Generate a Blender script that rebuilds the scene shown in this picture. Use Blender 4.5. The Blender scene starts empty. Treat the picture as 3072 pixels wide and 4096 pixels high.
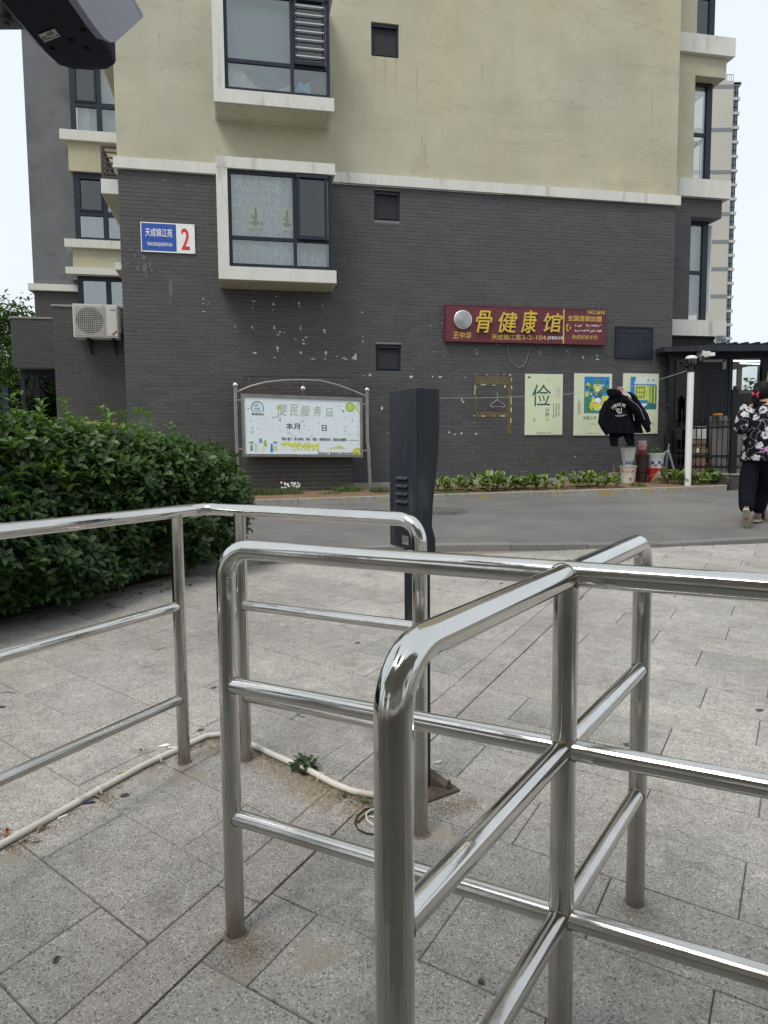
import bpy, math, random, colorsys
from mathutils import Vector, Matrix
random.seed(7)
rad = math.radians
SC = bpy.context.scene
COL = SC.collection
# ---------------------------------------------------------------- camera, sky, sun, exposure
FPX, PITCH, ROLL, TH, Y0, CAMZ, S = 2817.0, rad(4.92), rad(-0.436), rad(11.27), 12.5, 1.30, 0.0516
F = Vector((0, math.cos(PITCH), -math.sin(PITCH)))
U_ = Vector((0, math.sin(PITCH), math.cos(PITCH)))
R2 = math.cos(ROLL)*Vector((1, 0, 0)) + math.sin(ROLL)*U_
U2 = -math.sin(ROLL)*Vector((1, 0, 0)) + math.cos(ROLL)*U_
cd = bpy.data.cameras.new('camera')
cam = bpy.data.objects.new('camera', cd)
COL.objects.link(cam)
m3 = Matrix((R2, U2, -F)).transposed()
cam.matrix_world = Matrix.Translation((0, 0, CAMZ)) @ m3.to_4x4()
cd.sensor_fit = 'HORIZONTAL'
cd.sensor_width = 36
cd.lens = FPX/3072*36
cd.clip_start = 0.05
cd.clip_end = 2000
SC.camera = cam
w = bpy.data.worlds.new('World')
SC.world = w
w.use_nodes = True
nt = w.node_tree
nt.nodes.clear()
sky = nt.nodes.new('ShaderNodeTexSky')
sky.sky_type = 'NISHITA'
sky.sun_disc = False
sky.sun_elevation = rad(58)
sky.sun_rotation = rad(215)
sky.dust_density = 4
sky.air_density = 1.0
hs = nt.nodes.new('ShaderNodeHueSaturation')
hs.inputs['Saturation'].default_value = 0.12
cl = nt.nodes.new('ShaderNodeMixRGB')        # cloud cover: an even grey-white layer over the clear sky
cl.inputs[0].default_value = 0.72
cl.inputs[2].default_value = (10.9, 12.0, 12.9, 1)
bg = nt.nodes.new('ShaderNodeBackground')
bg.inputs['Strength'].default_value = 0.068
wo = nt.nodes.new('ShaderNodeOutputWorld')
nt.links.new(sky.outputs[0], hs.inputs['Color'])
nt.links.new(hs.outputs[0], cl.inputs[1])
nt.links.new(cl.outputs[0], bg.inputs['Color'])
nt.links.new(bg.outputs[0], wo.inputs['Surface'])
sd = bpy.data.lights.new('sun', 'SUN')
sun = bpy.data.objects.new('sun', sd)
COL.objects.link(sun)
sd.energy = 1.5
sd.angle = rad(22)
sd.color = (1, .95, .88)
sun.rotation_euler = (rad(32), 0, rad(-35))   # light from behind the camera, left
sun.location = (-8, -10, 20)
SC.view_settings.view_transform = 'Standard'
SC.view_settings.look = 'None'
SC.view_settings.exposure = 0.56
SC.view_settings.gamma = 1
SC.view_settings.use_curve_mapping = False
SC.render.engine = 'CYCLES'
SC.cycles.use_denoising = True
SC.cycles.max_bounces = 8
SC.cycles.transparent_max_bounces = 12
SC.cycles.sample_clamp_indirect = 6

# ---------------------------------------------------------------- surveying: where a thing seen in the photo stands in the place
un = Vector((math.sin(TH), -math.cos(TH), 0))   # outward normal of the apartment wall
us = Vector((math.cos(TH), math.sin(TH), 0))    # along the wall
WO = Vector((0, Y0, 0))
def ray(x, y): return F + R2*((x-1536)/FPX) - U2*((y-2048)/FPX)
def gz(y): return S*max(0.0, min(y, 14.5))
def gp(x, y, h=0.0):
    r = ray(x, y)
    t = (h-CAMZ)/(r.z - S*r.y)
    return Vector((r.x*t, r.y*t, S*r.y*t + h))
def wp(x, y, d=0.0):
    r = ray(x, y)
    t = (d + WO.dot(un))/r.dot(un)
    P = r*t
    return (P-WO).dot(us), P.z+CAMZ
def ws(x, y, d=0.0): return wp(x, y, d)[0]
def wz(x, y, d=0.0): return wp(x, y, d)[1]
def bp(x, y, Y):
    r = ray(x, y)
    t = Y/r.y
    return Vector((r.x*t, Y, r.z*t+CAMZ))
def w2w(s, d, z): return WO + us*s + un*d + Vector((0, 0, z))

# ---------------------------------------------------------------- materials
def newmat(name):
    m = bpy.data.materials.new(name)
    m.use_nodes = True
    n = m.node_tree
    b = n.nodes['Principled BSDF']
    return m, n, b
def N(n, t, **kw):
    x = n.nodes.new(t)
    for k, v in kw.items():
        if k.startswith('i_'): x.inputs[k[2:].replace('_', ' ')].default_value = v
        else: setattr(x, k, v)
    return x
def pos(n, scale=(1, 1, 1), coord='pos'):
    g = N(n, 'ShaderNodeNewGeometry') if coord == 'pos' else N(n, 'ShaderNodeTexCoord')
    mp = N(n, 'ShaderNodeMapping')
    mp.inputs['Scale'].default_value = scale
    n.links.new(g.outputs['Position' if coord == 'pos' else 'Object'], mp.inputs[0])
    return mp.outputs[0]
def noise(n, vec, scale, detail=4, rough=.6):
    x = N(n, 'ShaderNodeTexNoise')
    x.inputs['Scale'].default_value = scale
    x.inputs['Detail'].default_value = detail
    x.inputs['Roughness'].default_value = rough
    n.links.new(vec, x.inputs['Vector'])
    return x.outputs['Fac']
def ramp(n, fac, a, b, ca=(0, 0, 0, 1), cb=(1, 1, 1, 1)):
    x = N(n, 'ShaderNodeValToRGB')
    x.color_ramp.elements[0].position = a
    x.color_ramp.elements[1].position = b
    x.color_ramp.elements[0].color = ca
    x.color_ramp.elements[1].color = cb
    n.links.new(fac, x.inputs[0])
    return x.outputs[0]
def mix(n, fac, a, b, mode='MIX'):
    x = N(n, 'ShaderNodeMixRGB', blend_type=mode)
    for i, v in ((0, fac), (1, a), (2, b)):
        if isinstance(v, (int, float)): x.inputs[i].default_value = v
        elif isinstance(v, tuple): x.inputs[i].default_value = v if len(v) == 4 else v+(1,)
        else: n.links.new(v, x.inputs[i])
    return x.outputs[0]
def bump(n, b, h, strength=.3, dist=.01):
    x = N(n, 'ShaderNodeBump')
    x.inputs['Strength'].default_value = strength
    x.inputs['Distance'].default_value = dist
    n.links.new(h, x.inputs['Height'])
    n.links.new(x.outputs[0], b.inputs['Normal'])
def g3(v): return (v, v, v, 1)
MATS = {}
def M(name, col, rough=.6, metal=0, var=.15, scale=6, bstr=.15, bscale=60, objrand=0, tone=0, stretch=(1, 1, 1), spec=.5, dirt=None):
    if name in MATS: return MATS[name]
    m, n, b = newmat(name)
    b.inputs['Roughness'].default_value = rough
    b.inputs['Metallic'].default_value = metal
    b.inputs['Specular IOR Level'].default_value = spec
    v = pos(n, stretch)
    c = mix(n, 1.0, col, ramp(n, noise(n, v, scale, 6), .25, .75, g3(1-var), g3(1+var)), 'MULTIPLY')
    if objrand:
        oi = N(n, 'ShaderNodeObjectInfo')
        c = mix(n, 1.0, c, ramp(n, oi.outputs['Random'], 0, 1, g3(1-objrand), g3(1+objrand)), 'MULTIPLY')
    if tone:
        at = N(n, 'ShaderNodeAttribute', attribute_name='tone')
        c = mix(n, 1.0, c, ramp(n, at.outputs['Fac'], 0, 1, g3(1-tone), g3(1+tone)), 'MULTIPLY')
    if dirt:
        c = mix(n, ramp(n, noise(n, v, dirt[1], 5), dirt[2], dirt[2]+.12), c, dirt[0])
    n.links.new(c, b.inputs['Base Color'])
    if bstr: bump(n, b, noise(n, v, bscale, 3), bstr, .004)
    MATS[name] = m
    return m

STAINS = []
for (x_, y_, rx_, f_) in ((1010, 3800, .26, .75), (1240, 3830, .16, .6), (745, 3100, .17, .7), (880, 3000, .17, .8), (600, 3110, .15, .6), (1100, 3090, .16, .75), (1300, 3180, .18, .8), (1480, 3260, .2, .8), (1740, 3330, .16, .7), (60, 3420, .14, .7), (2545, 3660, .13, .5)):
    p_ = gp(x_, y_); STAINS.append((p_.x, p_.y, rx_, f_))
def granite(name, lo, hi, tint, dirtcol=(.17, .145, .115)):
    m, n, b = newmat(name)
    v = pos(n)
    oi = N(n, 'ShaderNodeObjectInfo')
    at = N(n, 'ShaderNodeAttribute', attribute_name='tone')
    grain = noise(n, v, 330, 3, .8)
    grain2 = noise(n, v, 45, 5, .75)
    c = mix(n, ramp(n, grain, .34, .66), lo, hi)
    c = mix(n, ramp(n, grain2, .3, .7, g3(0), g3(.6)), c, tint)
    vo = N(n, 'ShaderNodeTexVoronoi')
    vo.inputs['Scale'].default_value = 260
    n.links.new(v, vo.inputs['Vector'])
    spk = N(n, 'ShaderNodeSeparateColor')
    n.links.new(vo.outputs['Color'], spk.inputs[0])
    c = mix(n, ramp(n, spk.outputs[0], .80, .92, g3(0), g3(.75)), c, tuple(x*.42 for x in lo))
    c = mix(n, ramp(n, spk.outputs[1], .82, .95, g3(0), g3(.6)), c, tuple(min(1, x*1.35) for x in hi))
    tn = N(n, 'ShaderNodeMath', operation='ADD')
    n.links.new(oi.outputs['Random'], tn.inputs[0])
    n.links.new(at.outputs['Fac'], tn.inputs[1])
    c = mix(n, 1.0, c, ramp(n, tn.outputs[0], 0, 1, (.93, .935, .945, 1), (1.07, 1.065, 1.05, 1)), 'MULTIPLY')
    c = mix(n, 1.0, c, ramp(n, noise(n, v, 1.1, 6, .65), .32, .68, g3(.70), g3(1.14)), 'MULTIPLY')
    c = mix(n, ramp(n, noise(n, v, 2.3, 6, .7), .55, .78, g3(0), g3(.45)), c, dirtcol)
    c = mix(n, ramp(n, noise(n, v, 7, 4), .62, .72, g3(0), g3(.35)), c, (.12, .10, .085))
    c = mix(n, ramp(n, noise(n, v, 3.4, 7, .75), .56, .70, g3(0), g3(.45)), c, (.15, .13, .105))
    c = mix(n, ramp(n, noise(n, v, 11, 3), .68, .74, g3(0), g3(.5)), c, (.11, .095, .08))
    c = mix(n, 1.0, c, ramp(n, noise(n, v, 16, 6, .8), .30, .70, g3(.80), g3(1.14)), 'MULTIPLY')
    c = mix(n, ramp(n, noise(n, pos(n, (1, 1, 1)), 5.5, 4, .7), .60, .76, g3(0), g3(.35)), c, tuple(x*1.25 for x in hi))
    for (px, py, rx, f_) in STAINS:      # sandy spills trodden around the post feet and along the pipe
        sb = N(n, 'ShaderNodeVectorMath', operation='DISTANCE')
        mp_ = N(n, 'ShaderNodeMapping'); mp_.inputs['Scale'].default_value = (1/rx, 1/rx, 0)
        n.links.new(v, mp_.inputs[0]); n.links.new(mp_.outputs[0], sb.inputs[0]); sb.inputs[1].default_value = (px/rx, py/rx, 0)
        ad_ = N(n, 'ShaderNodeMath', operation='ADD'); n.links.new(sb.outputs['Value'], ad_.inputs[0])
        nm_ = N(n, 'ShaderNodeMath', operation='MULTIPLY'); n.links.new(noise(n, v, 9, 5), nm_.inputs[0]); nm_.inputs[1].default_value = 1.3
        n.links.new(nm_.outputs[0], ad_.inputs[1])
        c = mix(n, ramp(n, ad_.outputs[0], .95, 1.5, g3(f_), g3(0)), c, (.285, .25, .20))
    n.links.new(c, b.inputs['Base Color'])
    b.inputs['Roughness'].default_value = .72
    b.inputs['Specular IOR Level'].default_value = .35
    bump(n, b, noise(n, v, 120, 4, .7), .5, .003)
    MATS[name] = m
    return m
G1 = granite('granite', (.185, .176, .165), (.505, .476, .438), (.355, .333, .303), (.23, .195, .155))
G2 = granite('granite_red', (.19, .175, .165), (.49, .45, .42), (.345, .305, .283), (.22, .185, .155))
G3 = granite('granite_dark', (.17, .163, .155), (.475, .45, .42), (.325, .306, .285), (.21, .18, .15))

def brickmat(name, base, warm=.4):
    m, n, b = newmat(name)
    v = pos(n)
    oi = N(n, 'ShaderNodeObjectInfo')
    at = N(n, 'ShaderNodeAttribute', attribute_name='tone')
    tn = N(n, 'ShaderNodeMath', operation='ADD')
    n.links.new(oi.outputs['Random'], tn.inputs[0])
    n.links.new(at.outputs['Fac'], tn.inputs[1])
    c = mix(n, 1.0, base, ramp(n, tn.outputs[0], 0, 1, (.82, .83, .87, 1), (1.20, 1.17, 1.12, 1)), 'MULTIPLY')
    c = mix(n, ramp(n, noise(n, v, .55, 5), .46, .70, g3(0), g3(warm)), c, (base[0]*1.25, base[1]*1.02, base[2]*.85))
    c = mix(n, 1.0, c, ramp(n, noise(n, v, 1.2, 7, .7), .3, .7, g3(.85), g3(1.13)), 'MULTIPLY')
    c = mix(n, ramp(n, noise(n, v, 45, 4, .8), .66, .74, g3(0), g3(.35)), c, (.16, .155, .15))
    n.links.new(c, b.inputs['Base Color'])
    b.inputs['Roughness'].default_value = .62
    bump(n, b, noise(n, v, 70, 4, .7), .45, .003)
    MATS[name] = m
    return m
BR = brickmat('grey_brick', (.060, .060, .063))
BRD = brickmat('dark_brick', (.046, .044, .044), .4)
MORT = M('mortar', (.165, .162, .155), .9, var=.25, scale=20)
MORTL = M('mortar_pale', (.17, .155, .135), .9, var=.3, scale=20)

def stucco():
    m, n, b = newmat('beige_stucco')
    v = pos(n)
    c = mix(n, ramp(n, noise(n, v, .28, 2), .35, .65), (.475, .437, .305), (.458, .437, .347))
    c = mix(n, 1.0, c, ramp(n, noise(n, v, .8, 7, .65), .3, .72, g3(.83), g3(1.08)), 'MULTIPLY')
    vh = pos(n, (.5, .5, 2.2))
    c = mix(n, ramp(n, noise(n, vh, 1.3, 6, .7), .53, .72, g3(0), g3(.45)), c, (.33, .31, .235))
    vv = pos(n, (5, 5, .35))
    c = mix(n, ramp(n, noise(n, vv, 1.2, 5), .56, .76, g3(0), g3(.35)), c, (.37, .345, .26))
    # hairline cracks
    vc = pos(n, (.35, .35, 1.4))
    wv = N(n, 'ShaderNodeTexNoise')
    wv.inputs['Scale'].default_value = 1.3
    wv.inputs['Detail'].default_value = 7
    wv.inputs['Roughness'].default_value = .58
    n.links.new(vc, wv.inputs['Vector'])
    ab = N(n, 'ShaderNodeMath', operation='SUBTRACT')
    n.links.new(wv.outputs['Fac'], ab.inputs[0])
    ab.inputs[1].default_value = .5
    ab2 = N(n, 'ShaderNodeMath', operation='ABSOLUTE')
    n.links.new(ab.outputs[0], ab2.inputs[0])
    msk = mix(n, 1.0, ramp(n, ab2.outputs[0], .0, .003, g3(.55), g3(0)), ramp(n, noise(n, v, .7, 3), .44, .56), 'MULTIPLY')
    c = mix(n, msk, c, (.17, .155, .12))
    n.links.new(c, b.inputs['Base Color'])
    b.inputs['Roughness'].default_value = .9
    b.inputs['Specular IOR Level'].default_value = .2
    bump(n, b, noise(n, v, 35, 6, .75), .35, .006)
    return m
ST = stucco()
GST = M('grey_stucco', (.135, .14, .15), .9, var=.2, scale=1.2, bstr=.3, bscale=30, dirt=((.09, .092, .098, 1), .9, .55))
WHT = M('white_trim', (.60, .595, .55), .85, var=.08, scale=3, bstr=.2, bscale=25, stretch=(3, 3, .6), dirt=((.40, .38, .33, 1), 1.4, .58))
NAVY = M('navy_frame', (.016, .021, .036), .38, var=.1, bstr=0, spec=.3)
BLK = M('black_metal', (.012, .013, .016), .45, var=.2, bstr=.05, spec=.25)
DKG = M('charcoal_sheet', (.020, .023, .032), .48, var=.35, scale=9, bstr=.05, stretch=(1, 1, .2), dirt=((.050, .054, .062, 1), 14, .54), spec=.3)
DARK = M('dark_interior', (.03, .03, .032), .9, bstr=0)

def glass(name, tint=(.55, .6, .6), tr=.55, rough=.02):
    m, n, b = newmat(name)
    n.nodes.remove(b)
    out = [x for x in n.nodes if x.type == 'OUTPUT_MATERIAL'][0]
    t = N(n, 'ShaderNodeBsdfTransparent')
    t.inputs[0].default_value = tint+(1,)
    g = N(n, 'ShaderNodeBsdfGlossy')
    g.inputs['Roughness'].default_value = rough
    g.inputs['Color'].default_value = (.90, .92, .92, 1)
    lw = N(n, 'ShaderNodeFresnel')
    lw.inputs['IOR'].default_value = 1.5
    fac = N(n, 'ShaderNodeMath', operation='ADD', use_clamp=True)
    n.links.new(lw.outputs[0], fac.inputs[0])
    fac.inputs[1].default_value = 1-tr-.3
    mx = N(n, 'ShaderNodeMixShader')
    n.links.new(fac.outputs[0], mx.inputs[0])
    n.links.new(t.outputs[0], mx.inputs[1])
    n.links.new(g.outputs[0], mx.inputs[2])
    n.links.new(mx.outputs[0], out.inputs[0])
    MATS[name] = m
    return m
GL = glass('window_glass', (.93, .95, .95), .64)
GLD = glass('dark_window_glass', (.22, .25, .26), .64)
GLM = glass('milky_glass', (.62, .68, .69), .50)
SCREEN = M('insect_screen', (.022, .024, .027), .8, var=.2, bstr=0)
CURT = M('pale_curtain', (.62, .66, .64), .9, var=.12, scale=4, stretch=(5, 5, .6))
CURTG = M('grey_curtain', (.30, .31, .29), .9, var=.25, scale=4, stretch=(9, 9, .5))

def lattice():
    m, n, b = newmat('wavy_lattice_curtain')
    v = pos(n)
    vo = N(n, 'ShaderNodeTexVoronoi', feature='DISTANCE_TO_EDGE')
    vo.inputs['Scale'].default_value = 8
    vo.inputs['Randomness'].default_value = .5
    mp = pos(n, (1, 1, 1))
    n.links.new(mp, vo.inputs['Vector'])
    c = mix(n, ramp(n, vo.outputs['Distance'], .03, .06), (.95, .95, .93), (.70, .73, .74))
    c = mix(n, ramp(n, noise(n, pos(n, (6, 6, .4)), 1.6, 3), .4, .7, g3(0), g3(.3)), c, (.33, .35, .36))
    n.links.new(c, b.inputs['Base Color'])
    b.inputs['Roughness'].default_value = .95
    return m
LAT = lattice()

def steel():
    m, n, b = newmat('stainless_steel')
    b.inputs['Metallic'].default_value = 1
    v = pos(n)
    c = mix(n, 1.0, (.65, .635, .61), ramp(n, noise(n, v, 5, 5), .3, .7, g3(.88), g3(1.05)), 'MULTIPLY')
    sx = N(n, 'ShaderNodeSeparateXYZ')
    n.links.new(v, sx.inputs[0])
    hy = N(n, 'ShaderNodeMath', operation='MULTIPLY')
    n.links.new(sx.outputs[1], hy.inputs[0])
    hy.inputs[1].default_value = S
    hh = N(n, 'ShaderNodeMath', operation='SUBTRACT')
    n.links.new(sx.outputs[2], hh.inputs[0])
    n.links.new(hy.outputs[0], hh.inputs[1])
    ad = N(n, 'ShaderNodeMath', operation='ADD')
    n.links.new(hh.outputs[0], ad.inputs[0])
    ns = noise(n, v, 9, 5)
    ml = N(n, 'ShaderNodeMath', operation='MULTIPLY')
    n.links.new(ns, ml.inputs[0])
    ml.inputs[1].default_value = .35
    n.links.new(ml.outputs[0], ad.inputs[1])
    dirt = ramp(n, ad.outputs[0], .12, .62, g3(1), g3(0))
    c = mix(n, dirt, c, (.31, .28, .245))
    # fine scratches and dried drips
    st = ramp(n, noise(n, pos(n, (60, 60, 3)), 4, 3), .52, .75, g3(0), g3(.16))
    c = mix(n, st, c, (.30, .285, .26))
    ta = N(n, 'ShaderNodeAttribute', attribute_name='tone'); ea = N(n, 'ShaderNodeAttribute', attribute_name='edge')
    cx = N(n, 'ShaderNodeCombineXYZ')
    n.links.new(ta.outputs['Fac'], cx.inputs[0]); n.links.new(ea.outputs['Fac'], cx.inputs[1])
    pv = pos(n, (.35, .35, .35))
    av = N(n, 'ShaderNodeVectorMath', operation='ADD')
    n.links.new(cx.outputs[0], av.inputs[0]); n.links.new(pv, av.inputs[1])
    lines = noise(n, av.outputs[0], 2.2, 1, .4)
    fine = noise(n, av.outputs[0], 26, 3, .6)
    c = mix(n, ramp(n, fine, .56, .72, g3(0), g3(.30)), c, (.36, .34, .31))
    c = mix(n, ramp(n, noise(n, v, 3.5, 5, .7), .60, .72, g3(0), g3(.35)), c, (.42, .40, .37))
    n.links.new(c, b.inputs['Base Color'])
    rr = mix(n, dirt, ramp(n, noise(n, v, 14, 5), .3, .7, g3(.07), g3(.17)), g3(.34))
    rr = mix(n, ramp(n, noise(n, v, 60, 4, .7), .60, .70, g3(0), g3(.4)), rr, g3(.35))
    n.links.new(rr, b.inputs['Roughness'])
    b1 = N(n, 'ShaderNodeBump'); b1.inputs['Strength'].default_value = .30; b1.inputs['Distance'].default_value = .006
    n.links.new(lines, b1.inputs['Height'])
    b2 = N(n, 'ShaderNodeBump'); b2.inputs['Strength'].default_value = .12; b2.inputs['Distance'].default_value = .004
    n.links.new(noise(n, v, 22, 2), b2.inputs['Height']); n.links.new(b1.outputs[0], b2.inputs['Normal'])
    n.links.new(b2.outputs[0], b.inputs['Normal'])
    return m
STEEL = steel()
WELD = M('weld_bead', (.26, .21, .16), .5, .8, var=.4, scale=90, bstr=.8, bscale=200)
ASPH = M('asphalt', (.135, .131, .127), .85, var=.22, scale=1.6, bstr=.9, bscale=220, dirt=((.175, .168, .155, 1), .35, .54))
def _asph():
    n = ASPH.node_tree; b = n.nodes['Principled BSDF']; c = b.inputs['Base Color'].links[0].from_socket
    v = pos(n)
    c = mix(n, 1.0, c, ramp(n, noise(n, v, 90, 4, .8), .3, .7, g3(.78), g3(1.2)), 'MULTIPLY')
    c = mix(n, ramp(n, noise(n, pos(n, (.25, 2.2, 1)), 2.2, 5), .55, .75, g3(0), g3(.45)), c, (.095, .092, .09))
    c = mix(n, ramp(n, noise(n, v, 5, 6, .75), .66, .72, g3(0), g3(.5)), c, (.085, .082, .08))
    n.links.new(c, b.inputs['Base Color'])
_asph()
KERB = M('kerb_granite', (.25, .24, .215), .85, var=.25, scale=14, bstr=.5, bscale=90, objrand=.08, dirt=((.30, .24, .09, 1), 2.1, .56))
KERB2 = M('kerb_granite_grey', (.17, .165, .155), .8, var=.35, scale=60, bstr=.5, bscale=90, objrand=.1)
SOIL = M('brown_soil', (.17, .105, .062), .95, var=.4, scale=12, bstr=1, bscale=40)
CONC = M('concrete', (.26, .25, .23), .9, var=.25, scale=5, bstr=.4, bscale=60)
WOOD = M('ice_lolly_stick', (.42, .28, .14), .8)
RUST = M('rusty_plate', (.095, .068, .05), .85, var=.5, scale=22, bstr=.7, bscale=90)
PVC = M('white_pvc', (.58, .56, .50), .55, var=.16, scale=9, dirt=((.33, .28, .21, 1), 5, .60))
WPAINT = M('white_paint', (.72, .72, .70), .45, var=.05)
ACW = M('aged_white_casing', (.55, .54, .50), .55, var=.08, scale=6)
RED = M('red_plastic', (.42, .022, .025), .45, var=.1)
MAROON = M('maroon_panel', (.115, .016, .024), .55, var=.12, scale=3, dirt=((.15, .045, .05, 1), 2.2, .62))
GOLD = M('gold_letters', (.62, .42, .045), .45, var=.1)
SILV = M('silver_face', (.62, .62, .62), .3, .75, var=.05)
WHT2 = M('white_print', (.78, .78, .77), .6, var=.03, bstr=0)
BLUE = M('enamel_blue', (.018, .07, .36), .4, var=.04, bstr=0)
REDP = M('red_print', (.62, .025, .035), .5, bstr=0)
INK = M('black_print', (.02, .022, .02), .7, bstr=0)
PALEG = M('pale_green_print', (.56, .64, .40), .6, var=.08, scale=1.3, bstr=0)
BOARD = M('notice_print', (.66, .72, .76), .5, var=.05, scale=4, bstr=0, dirt=((.55, .56, .56, 1), 4, .62))
PBLUE = M('print_blue', (.02, .20, .50), .6, var=.2, scale=8, bstr=0)
PGREEN = M('print_green', (.06, .22, .10), .6, var=.4, scale=12, bstr=0)
PYEL = M('print_yellow', (.58, .60, .08), .6, var=.2, scale=12, bstr=0)
PFADE = M('print_faded_green', (.30, .42, .28), .6, var=.35, scale=18, bstr=0)
PFADEY = M('print_faded_yellow', (.52, .54, .16), .6, var=.2, scale=18, bstr=0)
PGREY = M('print_grey_residue', (.40, .39, .38), .8, var=.3, scale=25, bstr=0)
TAPE = M('old_tape_glue', (.115, .085, .038), .7, var=.35, scale=16, bstr=.2)
FLECK = M('pale_plaster_fleck', (.50, .47, .40), .9, var=.3, scale=60)
GHOST = M('grey_paint_patch', (.125, .122, .118), .9, var=.3, scale=30)
BARK = M('bark', (.10, .075, .055), .9, var=.3, scale=20)
PINK = M('pink_plastic', (.55, .05, .12), .35)
PINKP = M('pale_pink_plastic', (.62, .30, .32), .5)
SKIN = M('skin', (.36, .20, .13), .55, var=.06)
HAIR = M('black_hair', (.006, .005, .006), .62, spec=.2, var=.3, stretch=(1, 1, .1), scale=80)
CLOTH = M('black_cloth', (.0055, .006, .009), .95, var=.3, scale=12, bstr=1, bscale=14, spec=.12)
CLOTH2 = M('black_trouser_cloth', (.0045, .005, .0095), .95, var=.3, bstr=1, bscale=9, spec=.12)
SOLE = M('beige_rubber', (.42, .37, .25), .8, bstr=.6, bscale=80)
SHOE = M('brown_mesh_shoe', (.14, .075, .06), .8)
GREYP = M('grey_aluminium', (.32, .34, .36), .4, .6)
SAGE = M('terracotta_cream', (.42, .35, .25), .8, var=.2)
BLUEW = M('porcelain_white', (.60, .63, .66), .3, var=.04)
INKB = M('porcelain_blue', (.03, .06, .20), .35, bstr=0)
CARD = M('cardboard', (.26, .17, .10), .9)
TUBEL, n_, b_ = newmat('fluorescent_tube')
b_.inputs['Emission Color'].default_value = (.85, 1, .96, 1)
b_.inputs['Emission Strength'].default_value = 3.0
MANH = M('cast_iron', (.15, .14, .13), .6, .3, var=.3, scale=30)

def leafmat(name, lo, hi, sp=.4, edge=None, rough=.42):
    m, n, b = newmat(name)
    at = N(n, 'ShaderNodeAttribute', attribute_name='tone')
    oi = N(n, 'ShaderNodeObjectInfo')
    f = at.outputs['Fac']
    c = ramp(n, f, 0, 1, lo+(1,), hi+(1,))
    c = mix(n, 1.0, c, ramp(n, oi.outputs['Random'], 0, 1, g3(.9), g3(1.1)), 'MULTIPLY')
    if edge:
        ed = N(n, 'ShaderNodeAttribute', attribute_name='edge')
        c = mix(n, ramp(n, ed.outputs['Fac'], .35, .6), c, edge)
    n.links.new(c, b.inputs['Base Color'])
    b.inputs['Roughness'].default_value = rough
    b.inputs['Specular IOR Level'].default_value = sp
    b.inputs['Transmission Weight'].default_value = 0
    out = [x for x in n.nodes if x.type == 'OUTPUT_MATERIAL'][0]
    tl = N(n, 'ShaderNodeBsdfTranslucent')
    n.links.new(mix(n, 1.0, c, (1.6, 1.9, .7), 'MULTIPLY'), tl.inputs[0])
    mx = N(n, 'ShaderNodeMixShader')
    mx.inputs[0].default_value = .22
    n.links.new(b.outputs[0], mx.inputs[1])
    n.links.new(tl.outputs[0], mx.inputs[2])
    n.links.new(mx.outputs[0], out.inputs[0])
    MATS[name] = m
    return m
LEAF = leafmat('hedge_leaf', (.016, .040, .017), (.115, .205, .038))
TLEAF = leafmat('tree_leaf', (.03, .06, .02), (.10, .16, .04))
HOSTA = leafmat('hosta_leaf', (.035, .085, .028), (.11, .19, .045), edge=(.44, .46, .18))
GRASS = leafmat('grass_blade', (.05, .09, .025), (.13, .18, .05))
ALOE = leafmat('aloe_leaf', (.05, .11, .03), (.12, .22, .05))

def floral():
    m, n, b = newmat('floral_blouse_cloth')
    v = pos(n, (1, 1, 1), 'obj')
    ns = N(n, 'ShaderNodeTexNoise')
    ns.inputs['Scale'].default_value = 28
    n.links.new(v, ns.inputs['Vector'])
    vm = mix(n, .045, v, ns.outputs['Color'])
    vo = N(n, 'ShaderNodeTexVoronoi')
    vo.inputs['Scale'].default_value = 9.5
    vo.inputs['Randomness'].default_value = .75
    n.links.new(vm, vo.inputs['Vector'])
    d = vo.outputs['Distance']
    pet = ramp(n, d, .40, .45, g3(1), g3(0))
    hol = ramp(n, d, .10, .14)
    f1 = mix(n, 1.0, pet, hol, 'MULTIPLY')
    f1 = mix(n, 1.0, f1, ramp(n, noise(n, v, 60, 3), .38, .5), 'MULTIPLY')
    wv = N(n, 'ShaderNodeTexNoise')
    wv.inputs['Scale'].default_value = 9
    wv.inputs['Detail'].default_value = 1
    n.links.new(v, wv.inputs['Vector'])
    ab = N(n, 'ShaderNodeMath', operation='SUBTRACT')
    n.links.new(wv.outputs['Fac'], ab.inputs[0])
    ab.inputs[1].default_value = .5
    ab2 = N(n, 'ShaderNodeMath', operation='ABSOLUTE')
    n.links.new(ab.outputs[0], ab2.inputs[0])
    vine = ramp(n, ab2.outputs[0], .008, .016, g3(.35), g3(0))
    f = mix(n, 1.0, f1, vine, 'LIGHTEN')
    b.inputs['Specular IOR Level'].default_value = .15
    c = mix(n, f, (.005, .005, .008), (.52, .52, .54))
    n.links.new(c, b.inputs['Base Color'])
    b.inputs['Roughness'].default_value = .85
    return m
FLORAL = floral()

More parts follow.
